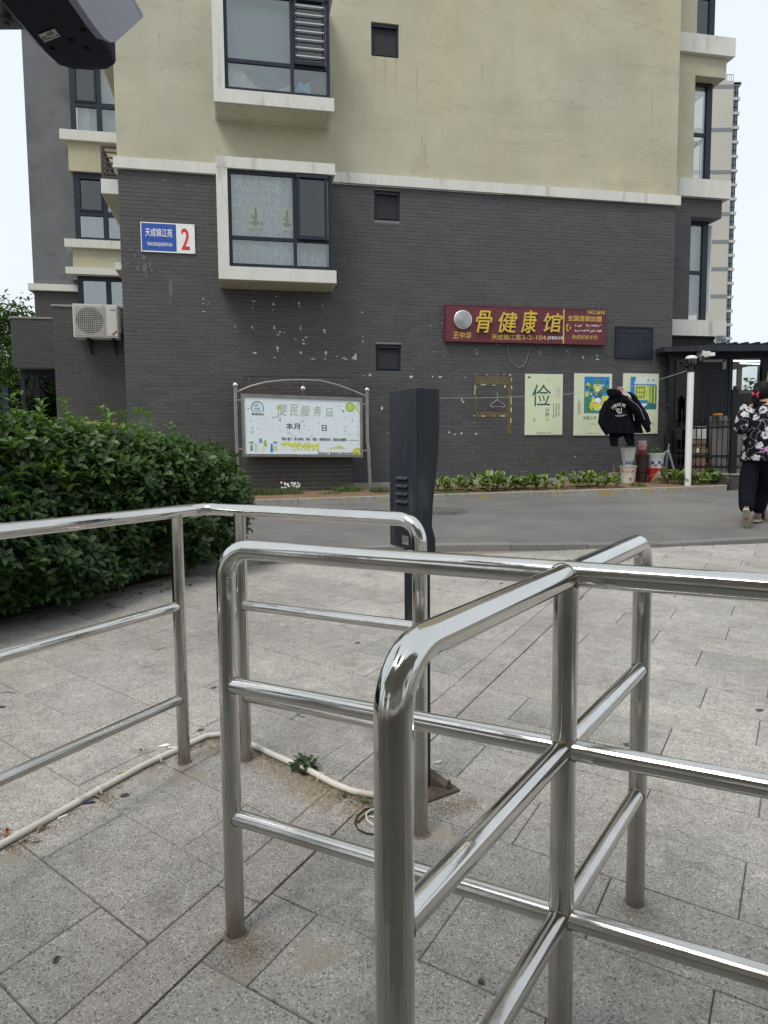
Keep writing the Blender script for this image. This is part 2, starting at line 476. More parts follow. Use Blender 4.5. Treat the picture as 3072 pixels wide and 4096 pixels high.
# ---------------------------------------------------------------- mesh helpers
ORG = {}
def root_of(o):
    while o.parent: o = o.parent
    return o
class MB:
    def __init__(s): s.v = []; s.f = []; s.t = []; s.e = []; s.m = []; s.cm = 0
    def add(s, vs, fs, tone=.0, edge=None):
        k = len(s.v)
        s.v += [tuple(p) for p in vs]
        s.f += [tuple(i+k for i in f) for f in fs]
        s.m += [s.cm]*len(fs)
        s.t += [tone]*len(vs)
        s.e += edge if edge else [0]*len(vs)
        return s
    def box(s, x0, x1, y0, y1, z0, z1, tone=0.0):
        v = [(x, y, z) for z in (z0, z1) for y in (y0, y1) for x in (x0, x1)]
        return s.add(v, [(0, 2, 3, 1), (4, 5, 7, 6), (0, 1, 5, 4), (2, 6, 7, 3), (0, 4, 6, 2), (1, 3, 7, 5)], tone)
    def wb(s, s0, s1, d0, d1, z0, z1, tone=0.0): return s.box(s0, s1, -d1, -d0, z0, z1, tone)
    def bar(s, a, b, w=.03, h=None, up=(0, 0, 1)):
        a = Vector(a); b = Vector(b)
        h = h or w
        t = (b-a).normalized()
        x = t.cross(Vector(up))
        if x.length < .01: x = t.cross(Vector((1, 0, 0)))
        x.normalize()
        y = x.cross(t)
        v = []
        for p in (a, b):
            for i, j in ((-1, -1), (1, -1), (1, 1), (-1, 1)): v.append(p+x*(i*w/2)+y*(j*h/2))
        return s.add(v, [(3, 2, 1, 0), (4, 5, 6, 7), (0, 1, 5, 4), (1, 2, 6, 5), (2, 3, 7, 6), (3, 0, 4, 7)])
    def tube(s, pts, r, n=14, fillet=0, closed=False, cap=True, polar=False):
        pts = [Vector(p) for p in pts]
        if fillet and len(pts) > 2:
            q = [pts[0]]
            for i in range(1, len(pts)-1):
                a, b, c = pts[i-1], pts[i], pts[i+1]
                u = (a-b).normalized(); w = (c-b).normalized()
                ang = u.angle(w)
                if ang > 3.0: q.append(b); continue
                fl = min(fillet/math.tan(ang/2), (a-b).length*.49, (c-b).length*.49)
                R = fl*math.tan(ang/2)
                ctr = b+(u+w).normalized()*(R/math.sin(ang/2))
                p0 = b+u*fl; p1 = b+w*fl
                e0 = p0-ctr; e1 = p1-ctr
                tot = e0.angle(e1); k = 10
                for j in range(k+1):
                    t = j/k
                    q.append(ctr+(e0*math.sin((1-t)*tot)+e1*math.sin(t*tot))/math.sin(tot))
            q.append(pts[-1])
            pts = q
        rr = r if isinstance(r, (list, tuple)) else [r]*len(pts)
        if len(rr) != len(pts): rr = [rr[0]]*len(pts)
        k = len(pts)
        T = []
        for i in range(k):
            if closed: d = pts[(i+1) % k]-pts[i-1]
            elif i == 0: d = pts[1]-pts[0]
            elif i == k-1: d = pts[-1]-pts[-2]
            else: d = (pts[i+1]-pts[i]).normalized()+(pts[i]-pts[i-1]).normalized()
            T.append(d.normalized())
        x = T[0].orthogonal().normalized()
        vs = []
        for i in range(k):
            x = (x-T[i]*x.dot(T[i])).normalized()
            y = T[i].cross(x)
            for j in range(n):
                a = 2*math.pi*j/n
                vs.append(pts[i]+(x*math.cos(a)+y*math.sin(a))*rr[i])
        fs = []
        for i in range(k if closed else k-1):
            a = i*n; b = ((i+1) % k)*n
            for j in range(n):
                fs.append((a+j, a+(j+1) % n, b+(j+1) % n, b+j))
        if cap and not closed:
            fs.append(tuple(range(n-1, -1, -1))); fs.append(tuple((k-1)*n+j for j in range(n)))
        s.add(vs, fs)
        if polar:      # position round the tube, for the polishing lines that run along it
            m_ = len(vs)
            s.t[-m_:] = [math.sin(2*math.pi*(j % n)/n)+1.001 for j in range(m_)]
            s.e[-m_:] = [math.cos(2*math.pi*(j % n)/n)+1.001 for j in range(m_)]
        return s
    def lathe(s, c, prof, n=20, axis='z', rot=0):
        c = Vector(c); vs = []; fs = []
        for r, h in prof:
            for j in range(n):
                a = 2*math.pi*j/n+rot
                if axis == 'z': vs.append(c+Vector((r*math.cos(a), r*math.sin(a), h)))
                elif axis == 'y': vs.append(c+Vector((r*math.cos(a), h, r*math.sin(a))))
                else: vs.append(c+Vector((h, r*math.cos(a), r*math.sin(a))))
        for i in range(len(prof)-1):
            for j in range(n):
                q = (i*n+j, i*n+(j+1) % n, (i+1)*n+(j+1) % n, (i+1)*n+j)
                fs.append(q if axis != 'y' else q[::-1])
        fs.append(tuple(range(n-1, -1, -1)) if axis != 'y' else tuple(range(n)))
        k = (len(prof)-1)*n
        fs.append(tuple(k+j for j in range(n)) if axis != 'y' else tuple(k+j for j in range(n-1, -1, -1)))
        return s.add(vs, fs)
    def ball(s, c, r, n=14, sc=(1, 1, 1)):
        prof = [(r*math.sin(math.pi*i/n)+1e-5, -r*math.cos(math.pi*i/n)) for i in range(n+1)]
        k = len(s.v)
        s.lathe((0, 0, 0), prof, n)
        for i in range(k, len(s.v)):
            p = s.v[i]; s.v[i] = (c[0]+p[0]*sc[0], c[1]+p[1]*sc[1], c[2]+p[2]*sc[2])
        return s
    def prism(s, poly, fn, a, b):
        """poly: 2D outline; fn(u,v,w)->3D; extruded w from a to b"""
        n = len(poly)
        vs = [fn(u, v, a) for u, v in poly]+[fn(u, v, b) for u, v in poly]
        fs = [tuple(range(n))[::-1], tuple(range(n, 2*n))]+[(i, (i+1) % n, (i+1) % n+n, i+n) for i in range(n)]
        return s.add(vs, fs)
    def loft(s, rings):
        """rings: list of lists of points, same count"""
        n = len(rings[0]); vs = [p for r in rings for p in r]; fs = []
        for i in range(len(rings)-1):
            for j in range(n): fs.append((i*n+j, i*n+(j+1) % n, (i+1)*n+(j+1) % n, (i+1)*n+j))
        fs.append(tuple(range(n-1, -1, -1))); k = (len(rings)-1)*n
        fs.append(tuple(k+j for j in range(n)))
        return s.add(vs, fs)
    def build(s, name, mat, parent=None, kind=None, label=None, smooth=35, frame=None):
        me = bpy.data.meshes.new(name)
        o = bpy.data.objects.new(name, me)
        COL.objects.link(o)
        org = Vector((0, 0, 0))
        if parent is not None:
            o.parent = parent
            org = ORG.get(root_of(parent).name, org)
        vs = [(p[0]-org.x, p[1]-org.y, p[2]-org.z) for p in s.v] if org.length else s.v
        me.from_pydata(vs, [], s.f)
        for mm in (mat if isinstance(mat, (list, tuple)) else [mat]): me.materials.append(mm)
        if any(s.m): me.polygons.foreach_set('material_index', s.m)
        if any(s.t):
            a = me.attributes.new('tone', 'FLOAT', 'POINT'); a.data.foreach_set('value', s.t)
        if any(s.e):
            a = me.attributes.new('edge', 'FLOAT', 'POINT'); a.data.foreach_set('value', s.e)
        if smooth:
            me.polygons.foreach_set('use_smooth', [True]*len(me.polygons))
            me.set_sharp_from_angle(angle=rad(smooth))
        me.update()
        if kind: o['kind'] = kind
        if label: o['label'] = label
        if parent is None and frame == 'W': o.matrix_world = Matrix.Translation(WO) @ Matrix.Rotation(TH, 4, 'Z')
        return o
def thing(name, label, cat, org, frame='G', group=None, kind=None):
    o = bpy.data.objects.new(name, None)
    COL.objects.link(o)
    o.empty_display_size = .1
    org = Vector(org)
    if frame == 'W':      # org is (s, -d, z)
        o.matrix_world = Matrix.Translation(WO) @ Matrix.Rotation(TH, 4, 'Z') @ Matrix.Translation(org)
    else: o.location = org
    ORG[o.name] = org
    if kind: o['kind'] = kind
    else:
        o['label'] = label; o['category'] = cat
    if group: o['group'] = group
    return o
def tag(o, label, cat, group=None):
    o['label'] = label; o['category'] = cat
    if group: o['group'] = group
    return o
def copy_tree(o, parent=None):
    c = o.copy(); COL.objects.link(c)
    if parent: c.parent = parent
    else: ORG[c.name] = ORG.get(o.name, Vector())
    for ch in list(o.children): copy_tree(ch, c)
    return c
def text_mb(body, box, d, depth=.003, bold=0.0, shear=0.0, fn=None, align=None):
    m = text_one(body, box, d, depth, shear, fn)
    if bold > .006:
        k = bold*(box[3]-box[2])*.7
        for i, (a, b) in enumerate(((1, 0), (-1, 0), (0, 1), (0, -1))):
            bx = (box[0]+a*k, box[1]+a*k, box[2]+b*k, box[3]+b*k)
            f2 = (lambda q, v, w_, f=fn, e=.00018*(i+1): f(q, v, w_+e)) if fn else None
            merge(m, text_one(body, bx, d+(0 if fn else .00018*(i+1)), depth, shear, f2))
    return m
def text_one(body, box, d, depth=.003, shear=0.0, fn=None):
    """lettering in the plane of the wall frame, fitted into box (s0,s1,z0,z1) at distance d"""
    c = bpy.data.curves.new('lettering', 'FONT')
    c.body = body; c.size = 1; c.extrude = .0; c.shear = shear; c.resolution_u = 3
    o = bpy.data.objects.new('lettering', c)
    me = bpy.data.meshes.new_from_object(o)
    xs = [v.co.x for v in me.vertices]; ys = [v.co.y for v in me.vertices]
    x0, x1, y0, y1 = min(xs), max(xs), min(ys), max(ys)
    s0, s1, z0, z1 = box
    kx = (s1-s0)/(x1-x0); kz = (z1-z0)/(y1-y0)
    mb = MB()
    fn = fn or (lambda a, b, w: (a, -(d+w), b))
    V = [(s0+(v.co.x-x0)*kx, z0+(v.co.y-y0)*kz) for v in me.vertices]
    P = [tuple(p.vertices) for p in me.polygons]
    n = len(V)
    if depth > .004:
        ec = {}
        for p in P:
            for a, b in zip(p, p[1:]+p[:1]): ec[(a, b)] = 1
        side = [(a, b) for (a, b) in ec if (b, a) not in ec]
        vs = [fn(a, b, depth) for a, b in V]+[fn(a, b, 0) for a, b in V]
        mb.add(vs, P)
        mb.cm = 1
        mb.add([], [(b-n*2+n*2, a, a, b) for a, b in []])
        mb.f += [(b, a, a+n, b+n) for a, b in side]; mb.m += [1]*len(side)
    else:
        mb.add([fn(a, b, depth) for a, b in V], P)
    bpy.data.objects.remove(o); bpy.data.curves.remove(c); bpy.data.meshes.remove(me)
    return mb
def merge(a, b):
    k = len(a.v)
    a.v += b.v; a.f += [tuple(i+k for i in f) for f in b.f]; a.m += b.m; a.t += b.t; a.e += b.e
    return a

# ================================================================ GROUND
def sheet(mb, pts, h=0.0):
    """ground polygon split where the slope changes; pts are (x,y)"""
    mb.add([(x, y, gz(y)+h) for x, y in pts], [tuple(range(len(pts)))])
g = MB()
for y0, y1 in ((-80, 0), (0, 14.5), (14.5, 700)):
    sheet(g, [(-400, y0), (400, y0), (400, y1), (-400, y1)], -.05)
g.build('ground', CONC, kind='structure', smooth=0)
# kerb lines surveyed on the ground
K1 = [gp(*p) for p in ((890, 2300), (1040, 2254), (1190, 2232), (1735, 2203), (2350, 2196), (2640, 2190), (3072, 2166))]
K1 = [Vector((-2.0, 5.75, 0))]+K1+[K1[-1]+(K1[-1]-K1[-2])*2.2]
K2 = [gp(*p) for p in ((1193, 2020), (1560, 2008), (2000, 1994.5), (2200, 1988), (2673, 1973), (2908, 1963))]
K2 = [K2[0]+(K2[0]-K2[1])*5]+K2
road = MB()
ra = [(p.x, p.y) for p in K1[3:]]; rb = [(p.x, p.y) for p in K2]
sheet(road, [(-9, 7.0), ra[0]]+ra[1:]+[(16, 9.5), (30, 14.4), (14, 14.45), (6.6, 12.0)]+rb[::-1]+[(-9, 10.2)], 0)
road.build('road', ASPH, kind='structure', smooth=0)
# pavement: bedding sheet and paving stones
pav = bpy.data.objects.new('pavement', None); COL.objects.link(pav); pav['kind'] = 'structure'
ORG[pav.name] = Vector((0, 0, 0))
bed = MB()
sheet(bed, [(-9, -6), (10, -6), (10, 0), (-9, 0)], -.012)
sheet(bed, [(-9, 0), (10, 0), (10, 8.2)]+[(p.x, p.y) for p in K1[::-1]]+[(-9, 5.75)], -.012)
bed.build('mortar_bed', M('joint_mortar', (.20, .18, .15), .95, var=.3, scale=30), pav, smooth=0)
def clip(poly, n, c):
    out = []
    for i in range(len(poly)):
        a, b = poly[i], poly[(i+1) % len(poly)]
        da = a[0]*n[0]+a[1]*n[1]-c; db = b[0]*n[0]+b[1]*n[1]-c
        if da <= 0: out.append(a)
        if (da < 0 < db) or (db < 0 < da):
            t = da/(da-db); out.append((a[0]+(b[0]-a[0])*t, a[1]+(b[1]-a[1])*t))
    return out
def half(p, q, inside):
    n = (q[1]-p[1], -(q[0]-p[0])); c = n[0]*p[0]+n[1]*p[1]
    if n[0]*inside[0]+n[1]*inside[1] > c: n = (-n[0], -n[1]); c = -c
    L = math.hypot(*n)
    return (n[0]/L, n[1]/L), c/L
KL = [half(K1[3], K1[5], (0, 1)), half(K1[5], K1[8], (0, 1))]
D0 = gp(2235, 2474); D1 = gp(797, 3846)       # the reddish dividing course, its right edge
dv = (D1-D0); dv.z = 0; dv.normalize(); dn = Vector((-dv.y, dv.x, 0))
if dn.x > 0: dn = -dn                          # points left
tiles = []
def field(e1, e2, L, W, side, org, gap=.0032):
    e1 = Vector(e1+(0,)).normalized(); e2 = Vector(e2+(0,)).normalized()
    hp = [((-side*dn.x, -side*dn.y), -side*(dn.dot(D0))-(.155 if side > 0 else 0.003))]
    for r in range(-60, 60):
        off = (r % 2)*.5*L+random.uniform(-.05, .05)
        for k in range(-40, 40):
            p = org+e2*(r*W)+e1*(k*L+off)
            if not (-5.2 < p.x < 6.8 and .1 < p.y < 7.8): continue
            if p.y < abs(p.x)/.68-3.2: continue
            q = [p+e1*gap/2+e2*gap/2, p+e1*(L-gap/2)+e2*gap/2, p+e1*(L-gap/2)+e2*(W-gap/2), p+e1*gap/2+e2*(W-gap/2)]
            poly = [(a.x, a.y) for a in q]
            for nn, c in hp+KL: poly = clip(poly, nn, c)
            if len(poly) < 3: continue
            ar = abs(sum(poly[i][0]*poly[(i+1) % len(poly)][1]-poly[(i+1) % len(poly)][0]*poly[i][1] for i in range(len(poly))))/2
            if ar > .004: tiles.append((poly, 0 if random.random() > (.45 if p.y < 2.2 and p.x < .2 else .10) else 2))
a0 = rad(-38); a1 = rad(57)
field((math.cos(a0), math.sin(a0)), (math.cos(a1), math.sin(a1)), .60, .285, 1, gp(159, 3434))
a0 = rad(-32); a1 = rad(59)
field((math.cos(a0), math.sin(a0)), (math.cos(a1), math.sin(a1)), .62, .275, -1, gp(2363, 3766))
for k in range(-6, 8):                        # the reddish strip
    a = D0+dv*(k*.6); b = D0+dv*(k*.6+.596)
    poly = [(a.x+dn.x*.003, a.y+dn.y*.003), (b.x+dn.x*.003, b.y+dn.y*.003), (b.x+dn.x*.151, b.y+dn.y*.151), (a.x+dn.x*.151, a.y+dn.y*.151)]
    for nn, c in KL: poly = clip(poly, nn, c)
    if len(poly) > 2 and max(p[1] for p in poly) > .5: tiles.append((poly, 1))
def tkey(t):
    q = t[0]; cx = sum(p[0] for p in q)/len(q); cy = sum(p[1] for p in q)/len(q)
    return cy*cy+cx*cx*.5+(0 if any(abs(p[0]) < .56*p[1]+.02 and p[1] > 1.2 for p in q) else 1000)
tiles.sort(key=tkey)
rest = MB()
for i, (poly, mi) in enumerate(tiles):
    mb = MB() if i < 300 else rest
    dz = random.uniform(-.0012, .0012); ch = .003
    cx = sum(p[0] for p in poly)/len(poly); cy = sum(p[1] for p in poly)/len(poly)
    area = sum(poly[j][0]*poly[(j+1) % len(poly)][1]-poly[(j+1) % len(poly)][0]*poly[j][1] for j in range(len(poly)))
    if area < 0: poly = poly[::-1]
    n = len(poly)
    def ins(p):
        dx, dy = cx-p[0], cy-p[1]; L = math.hypot(dx, dy); return (p[0]+dx/L*ch, p[1]+dy/L*ch)
    vs = [(x, y, gz(y)-.03) for x, y in poly]+[(x, y, gz(y)-.003+dz) for x, y in poly]+[(a, b, gz(b)+dz) for a, b in map(ins, poly)]
    fs = [(j, (j+1) % n, (j+1) % n+n, j+n) for j in range(n)]+[(j+n, (j+1) % n+n, (j+1) % n+2*n, j+2*n) for j in range(n)]+[tuple(range(2*n, 3*n))]
    if i < 300: mb.add(vs, fs); mb.build('paving_stone', (G1, G2, G3)[mi], pav, smooth=0)
    else: mb.cm = mi; mb.add(vs, fs, random.uniform(-.4, .4))
if rest.v: rest.build('far_paving_stones', (G1, G2, G3), pav, kind='stuff', smooth=0)

def kerb(name, line, L, wdt, h0, h1, mat, inside):
    root = bpy.data.objects.new(name, None); COL.objects.link(root); root['kind'] = 'structure'
    ORG[root.name] = Vector((0, 0, 0))
    seg = []
    for a, b in zip(line, line[1:]):
        l = (b-a).length; k = max(1, round(l/L))
        for i in range(k): seg.append((a.lerp(b, i/k), a.lerp(b, (i+1)/k)))
    for i, (a, b) in enumerate(seg):
        a = Vector((a.x, a.y, 0)); b = Vector((b.x, b.y, 0))
        t = (b-a).normalized(); nn = Vector((-t.y, t.x, 0))*inside
        a = a+t*.003; b = b-t*.003
        ha = h0+(h1-h0)*i/len(seg); c = .008
        mb = MB(); rings = []
        for p in (a, b):
            prof = [(0, -.08), (0, ha-c), (c, ha), (wdt-c, ha), (wdt, ha-c), (wdt, -.08)]
            rings.append([(p+nn*u+Vector((0, 0, gz(p.y)+v))) for u, v in prof])
        mb.loft(rings)
        mb.build('kerb_stone', mat, root, smooth=0)
kerb('plaza_kerb', K1, .95, .13, .085, .012, KERB2, 1)
kerb('road_kerb', K2, .95, .10, .095, .095, KERB, 1)
# planted bed by the wall
bedm = MB()
def off(line, k):
    out = []
    for i, p in enumerate(line):
        t = (line[min(i+1, len(line)-1)]-line[max(i-1, 0)]); t.z = 0; t.normalize()
        out.append(p+Vector((-t.y, t.x, 0))*k)
    return out
inn = off(K2, .10)
top = [w2w(ws(x, 1950), .02, 0) for x in (0, 400, 1200, 2000, 2500, 2700)]
polyb = [(p.x, p.y) for p in inn[1:]]+[(6.75, 13.2), (top[-1].x, top[-1].y)]+[(top[0].x, top[0].y), (-9, 11.0)]
sheet(bedm, polyb, .062)
bedm.build('planting_bed', SOIL, kind='structure', smooth=0)
ap = MB()
for i in range(7):
    a = -2.0+i*1.35
    z = gz(Y0+a*math.sin(TH))
    ap.wb(a, a+1.335, .0, .42, z-.2, z+.115+.0*i)
ap.build('concrete_apron', CONC, kind='structure', frame='W', smooth=0)

# manhole
c = gp(1765, 2046)
mh = thing('manhole_cover', 'round cast iron manhole cover set in the asphalt road', 'manhole cover', (c.x, c.y, c.z))
m = MB(); m.lathe((c.x, c.y, c.z-.02), [(.36, 0), (.36, .026), (.33, .028), (.33, .022), (.001, .022)], 40)
for v in range(len(m.v)):
    p = m.v[v]; m.v[v] = (p[0], p[1], p[2]+S*(p[1]-c.y))
m.build('cover_rim', MANH, mh)
m = MB()
for i in range(-6, 7):
    x = i*.048; hw = math.sqrt(max(.0, .31**2-x*x))
    for k in range(2):
        y0, y1 = (-hw, -.01) if k == 0 else (.01, hw)
        m.box(c.x+x-.014, c.x+x+.014, c.y+y0, c.y+y1, c.z-.01, c.z+.010)
m.build('cover_rib', MANH, mh, kind='stuff')

# ================================================================ APARTMENT BUILDING
sL = ws(505, 1600); sR = ws(2701, 900)
zT0 = wz(1600, 745, .07); zT1 = wz(1600, 721, .07)+.0
zT1 = zT0+.17
WB = .35
apt = thing('apartment_building', 'beige stucco apartment block over dark grey brick ground floor with white bay windows', 'building', (0, 0, 0), 'W')

def window(parent, s0, s1, z0, z1, d, cols=(), rows=(), fw=.05, fd=.05, gl=None, name='window_frame', skip=(), sash=()):
    """a framed window whose face is at distance d; cols/rows are inner bar positions as absolute s / z"""
    gl = gl or GL
    m = MB()
    m.wb(s0, s0+fw, d-fd, d, z0, z1); m.wb(s1-fw, s1, d-fd, d, z0, z1)
    m.wb(s0+fw, s1-fw, d-fd, d, z0, z0+fw); m.wb(s0+fw, s1-fw, d-fd, d, z1-fw, z1)
    for c in cols: m.wb(c-fw/2, c+fw/2, d-fd, d-.002, z0+fw, z1-fw)
    xs = [s0+fw]+[v for c in cols for v in (c-fw/2, c+fw/2)]+[s1-fw]
    zs = [z0+fw]+[v for c in rows for v in (c-fw/2, c+fw/2)]+[z1-fw]
    for c in rows:
        for i in range(0, len(xs), 2): m.wb(xs[i], xs[i+1], d-fd, d-.004, c-fw/2, c+fw/2)
    f = m.build(name, NAVY, parent, smooth=0)
    for i in range(0, len(xs), 2):
        for j in range(0, len(zs), 2):
            if (i//2, j//2) in skip: continue
            p = MB(); a, b, c, e = xs[i], xs[i+1], zs[j], zs[j+1]
            p.wb(a, b, d-fd*.6, d-fd*.6+.006, c, e)
            p.build('pane', gl, f, smooth=0)
            if (i//2, j//2) in sash:
                q = MB(); t = .035
                q.wb(a-.01, a+t, d, d+.02, c-.01, e+.01); q.wb(b-t, b+.01, d, d+.02, c-.01, e+.01)
                q.wb(a+t, b-t, d, d+.02, c-.01, c+t); q.wb(a+t, b-t, d, d+.02, e-t, e+.01)
                q.build('sash', NAVY, f, smooth=0)
    return f, xs, zs

def wall_front(mb, s0, s1, z0, z1, holes, d=0.0, rev=.14):
    xs = sorted({s0, s1, *[h[0] for h in holes], *[h[1] for h in holes]})
    zs = sorted({z0, z1, *[h[2] for h in holes], *[h[3] for h in holes]})
    xs = [x for x in xs if s0 <= x <= s1]; zs = [z for z in zs if z0 <= z <= z1]
    for a, b in zip(xs, xs[1:]):
        for c, e in zip(zs, zs[1:]):
            mx, mz = (a+b)/2, (c+e)/2
            if any(h[0] < mx < h[1] and h[2] < mz < h[3] for h in holes): continue
            mb.add([(a, -d, c), (b, -d, c), (b, -d, e), (a, -d, e)], [(0, 1, 2, 3)])
    for a, b, c, e in holes:
        y0, y1 = -d, -d+rev
        mb.add([(a, y0, c), (b, y0, c), (b, y0, e), (a, y0, e), (a, y1, c), (b, y1, c), (b, y1, e), (a, y1, e)],
               [(0, 4, 5, 1), (1, 5, 6, 2), (2, 6, 7, 3), (3, 7, 4, 0)])
SW = []     # small windows, surveyed in the photograph
for (x0, y0, x1, y1) in ((1484, 92, 1596, 228), (1496, 762, 1601, 882), (1503, 1377, 1606, 1484)):
    a, zt = wp(x0, (y0*.9+y0*.1)); b, zb = wp(x1, y1)
    SW.append((a, b, wz((x0+x1)/2, y1), wz((x0+x1)/2, y0)))
wl = MB()
wall_front(wl, sL, sR, zT0, 13, [h for h in SW if h[3] > zT1])
for side in (sL, sR):
    wl.add([(side, 0, zT0), (side, 9, zT0), (side, 9, 13), (side, 0, 13)], [(0, 1, 2, 3)] if side == sL else [(3, 2, 1, 0)])
wl.add([(sL, 0, 13), (sR, 0, 13), (sR, 9, 13), (sL, 9, 13)], [(0, 1, 2, 3)])
stw = wl.build('stucco_wall', ST, apt, smooth=0)
wl = MB()
wall_front(wl, sL+.004, sR-.004, WB, zT0, [h for h in SW if h[3] < zT1], -.004)
wl.add([(sL+.004, .004, WB), (sL+.004, 9, WB), (sL+.004, 9, zT0), (sL+.004, .004, zT0)], [(0, 1, 2, 3)])
wl.add([(sR-.004, .004, WB), (sR-.004, 9, WB), (sR-.004, 9, zT0), (sR-.004, .004, zT0)], [(3, 2, 1, 0)])
bw = wl.build('brick_wall', MORT, apt, smooth=0)
# brick slips
CH, CL = .0629, .2295
def bricks(s0, s1, z0, z1, holes, d=0.0, ch=CH, cl=CL, th=.006, jt=.0075, vert=False, fixed=None, phase=0.0):
    """list of slips (mb args); vert: face in plane s = fixed, running along depth"""
    out = []
    r0 = math.floor(z0/ch)
    for r in range(r0, int(z1/ch)+1):
        a, b = max(z0, r*ch+jt/2), min(z1, (r+1)*ch-jt/2)
        if b-a < .012: continue
        x = s0-((r % 2)*.5*cl)-cl+phase+random.uniform(-.004, .004)
        while x < s1:
            p, q = max(s0, x+jt/2), min(s1, x+cl-jt/2)
            spans = [(p, q)] if q-p > .012 else []
            for h in holes:
                if b > h[2]+.003 and a < h[3]-.003:
                    ns = []
                    for (u, v) in spans:
                        if v <= h[0] or u >= h[1]: ns.append((u, v)); continue
                        if h[0]-u > .012: ns.append((u, h[0]))
                        if v-h[1] > .012: ns.append((h[1], v))
                    spans = ns
            for u, v in spans: out.append((u, v, a, b))
            x += cl
    return out
def slip(mb, u, v, a, b, d, th=.006, vert=None):
    t = random.uniform(-.35, .35); dd = d+th+random.uniform(-.0015, .0015); c = .0025
    vs = [(u, -d+.002, a), (v, -d+.002, a), (v, -d+.002, b), (u, -d+.002, b), (u+c, -dd, a+c), (v-c, -dd, a+c), (v-c, -dd, b-c), (u+c, -dd, b-c)]
    fs = [(4, 5, 6, 7), (0, 1, 5, 4), (1, 2, 6, 5), (2, 3, 7, 6), (3, 0, 4, 7)]
    if vert is not None:   # turn the slip into the plane s=vert facing -s or +s
        sg = vert[1]
        vs = [(vert[0]+sg*(-y-d), -x, z) for x, y, z in vs]
        if sg > 0: fs = [f[::-1] for f in fs]
    mb.add(vs, fs, t)
zb = lambda s: gz(Y0+s*math.sin(TH))+.115
bl = [b for b in bricks(sL, sR, .50, zT0, [h for h in SW if h[3] < zT1]) if b[3] > zb(b[0])-.05]
# the 300 that show largest: full slips nearest the camera, on the bare stretch between bay window and notice board
vis = [b for b in bl if b[1]-b[0] > .2 and 1.75 < b[2] < 2.45]
vis.sort(key=lambda b: b[0])
keep = set(vis[:300])
rest = MB()
for b in bl:
    if b in keep:
        m = MB(); slip(m, *b, -.004); m.build('brick', BR, bw, smooth=0)
    else: slip(rest, *b, -.004)
rest.build('brick_courses', BR, bw, kind='stuff', smooth=0)
# white string course
lb = wp(866, 850, .62)[0]; rb_ = wp(1325, 850, .62)[0]
m = MB()
for a, b in ((sL-.05, lb), (rb_, sR+.06)):
    m.wb(a, b, .0, .07, zT0, zT1)
m.wb(sL-.05, sL, -.5, .0, zT0, zT1); m.wb(sR, sR+.06, -.6, .0, zT0, zT1)
m.build('string_course', WHT, apt)
# small windows
for i, h in enumerate(SW):
    f, xs, zs = window(apt, h[0]+.01, h[1]-.01, h[2]+.01, h[3]-.01, -.05, fw=.035, gl=GLD, name='small_window')
    q = MB(); q.wb(h[0]+.045, h[1]-.045, -.074, -.070, h[2]+.045, h[3]-.045); q.build('insect_screen', SCREEN, f, smooth=0)
    q = MB(); q.wb(h[0]+.03, h[1]-.03, -.05, -.02, h[2]+.03, h[2]+.055); q.build('screen_rail', NAVY, f, smooth=0); q = MB(); q.wb(h[0]+.03, h[1]-.03, -.05, -.02, h[3]-.06, h[3]-.03)
    q.build('screen_rail', NAVY, f, smooth=0)

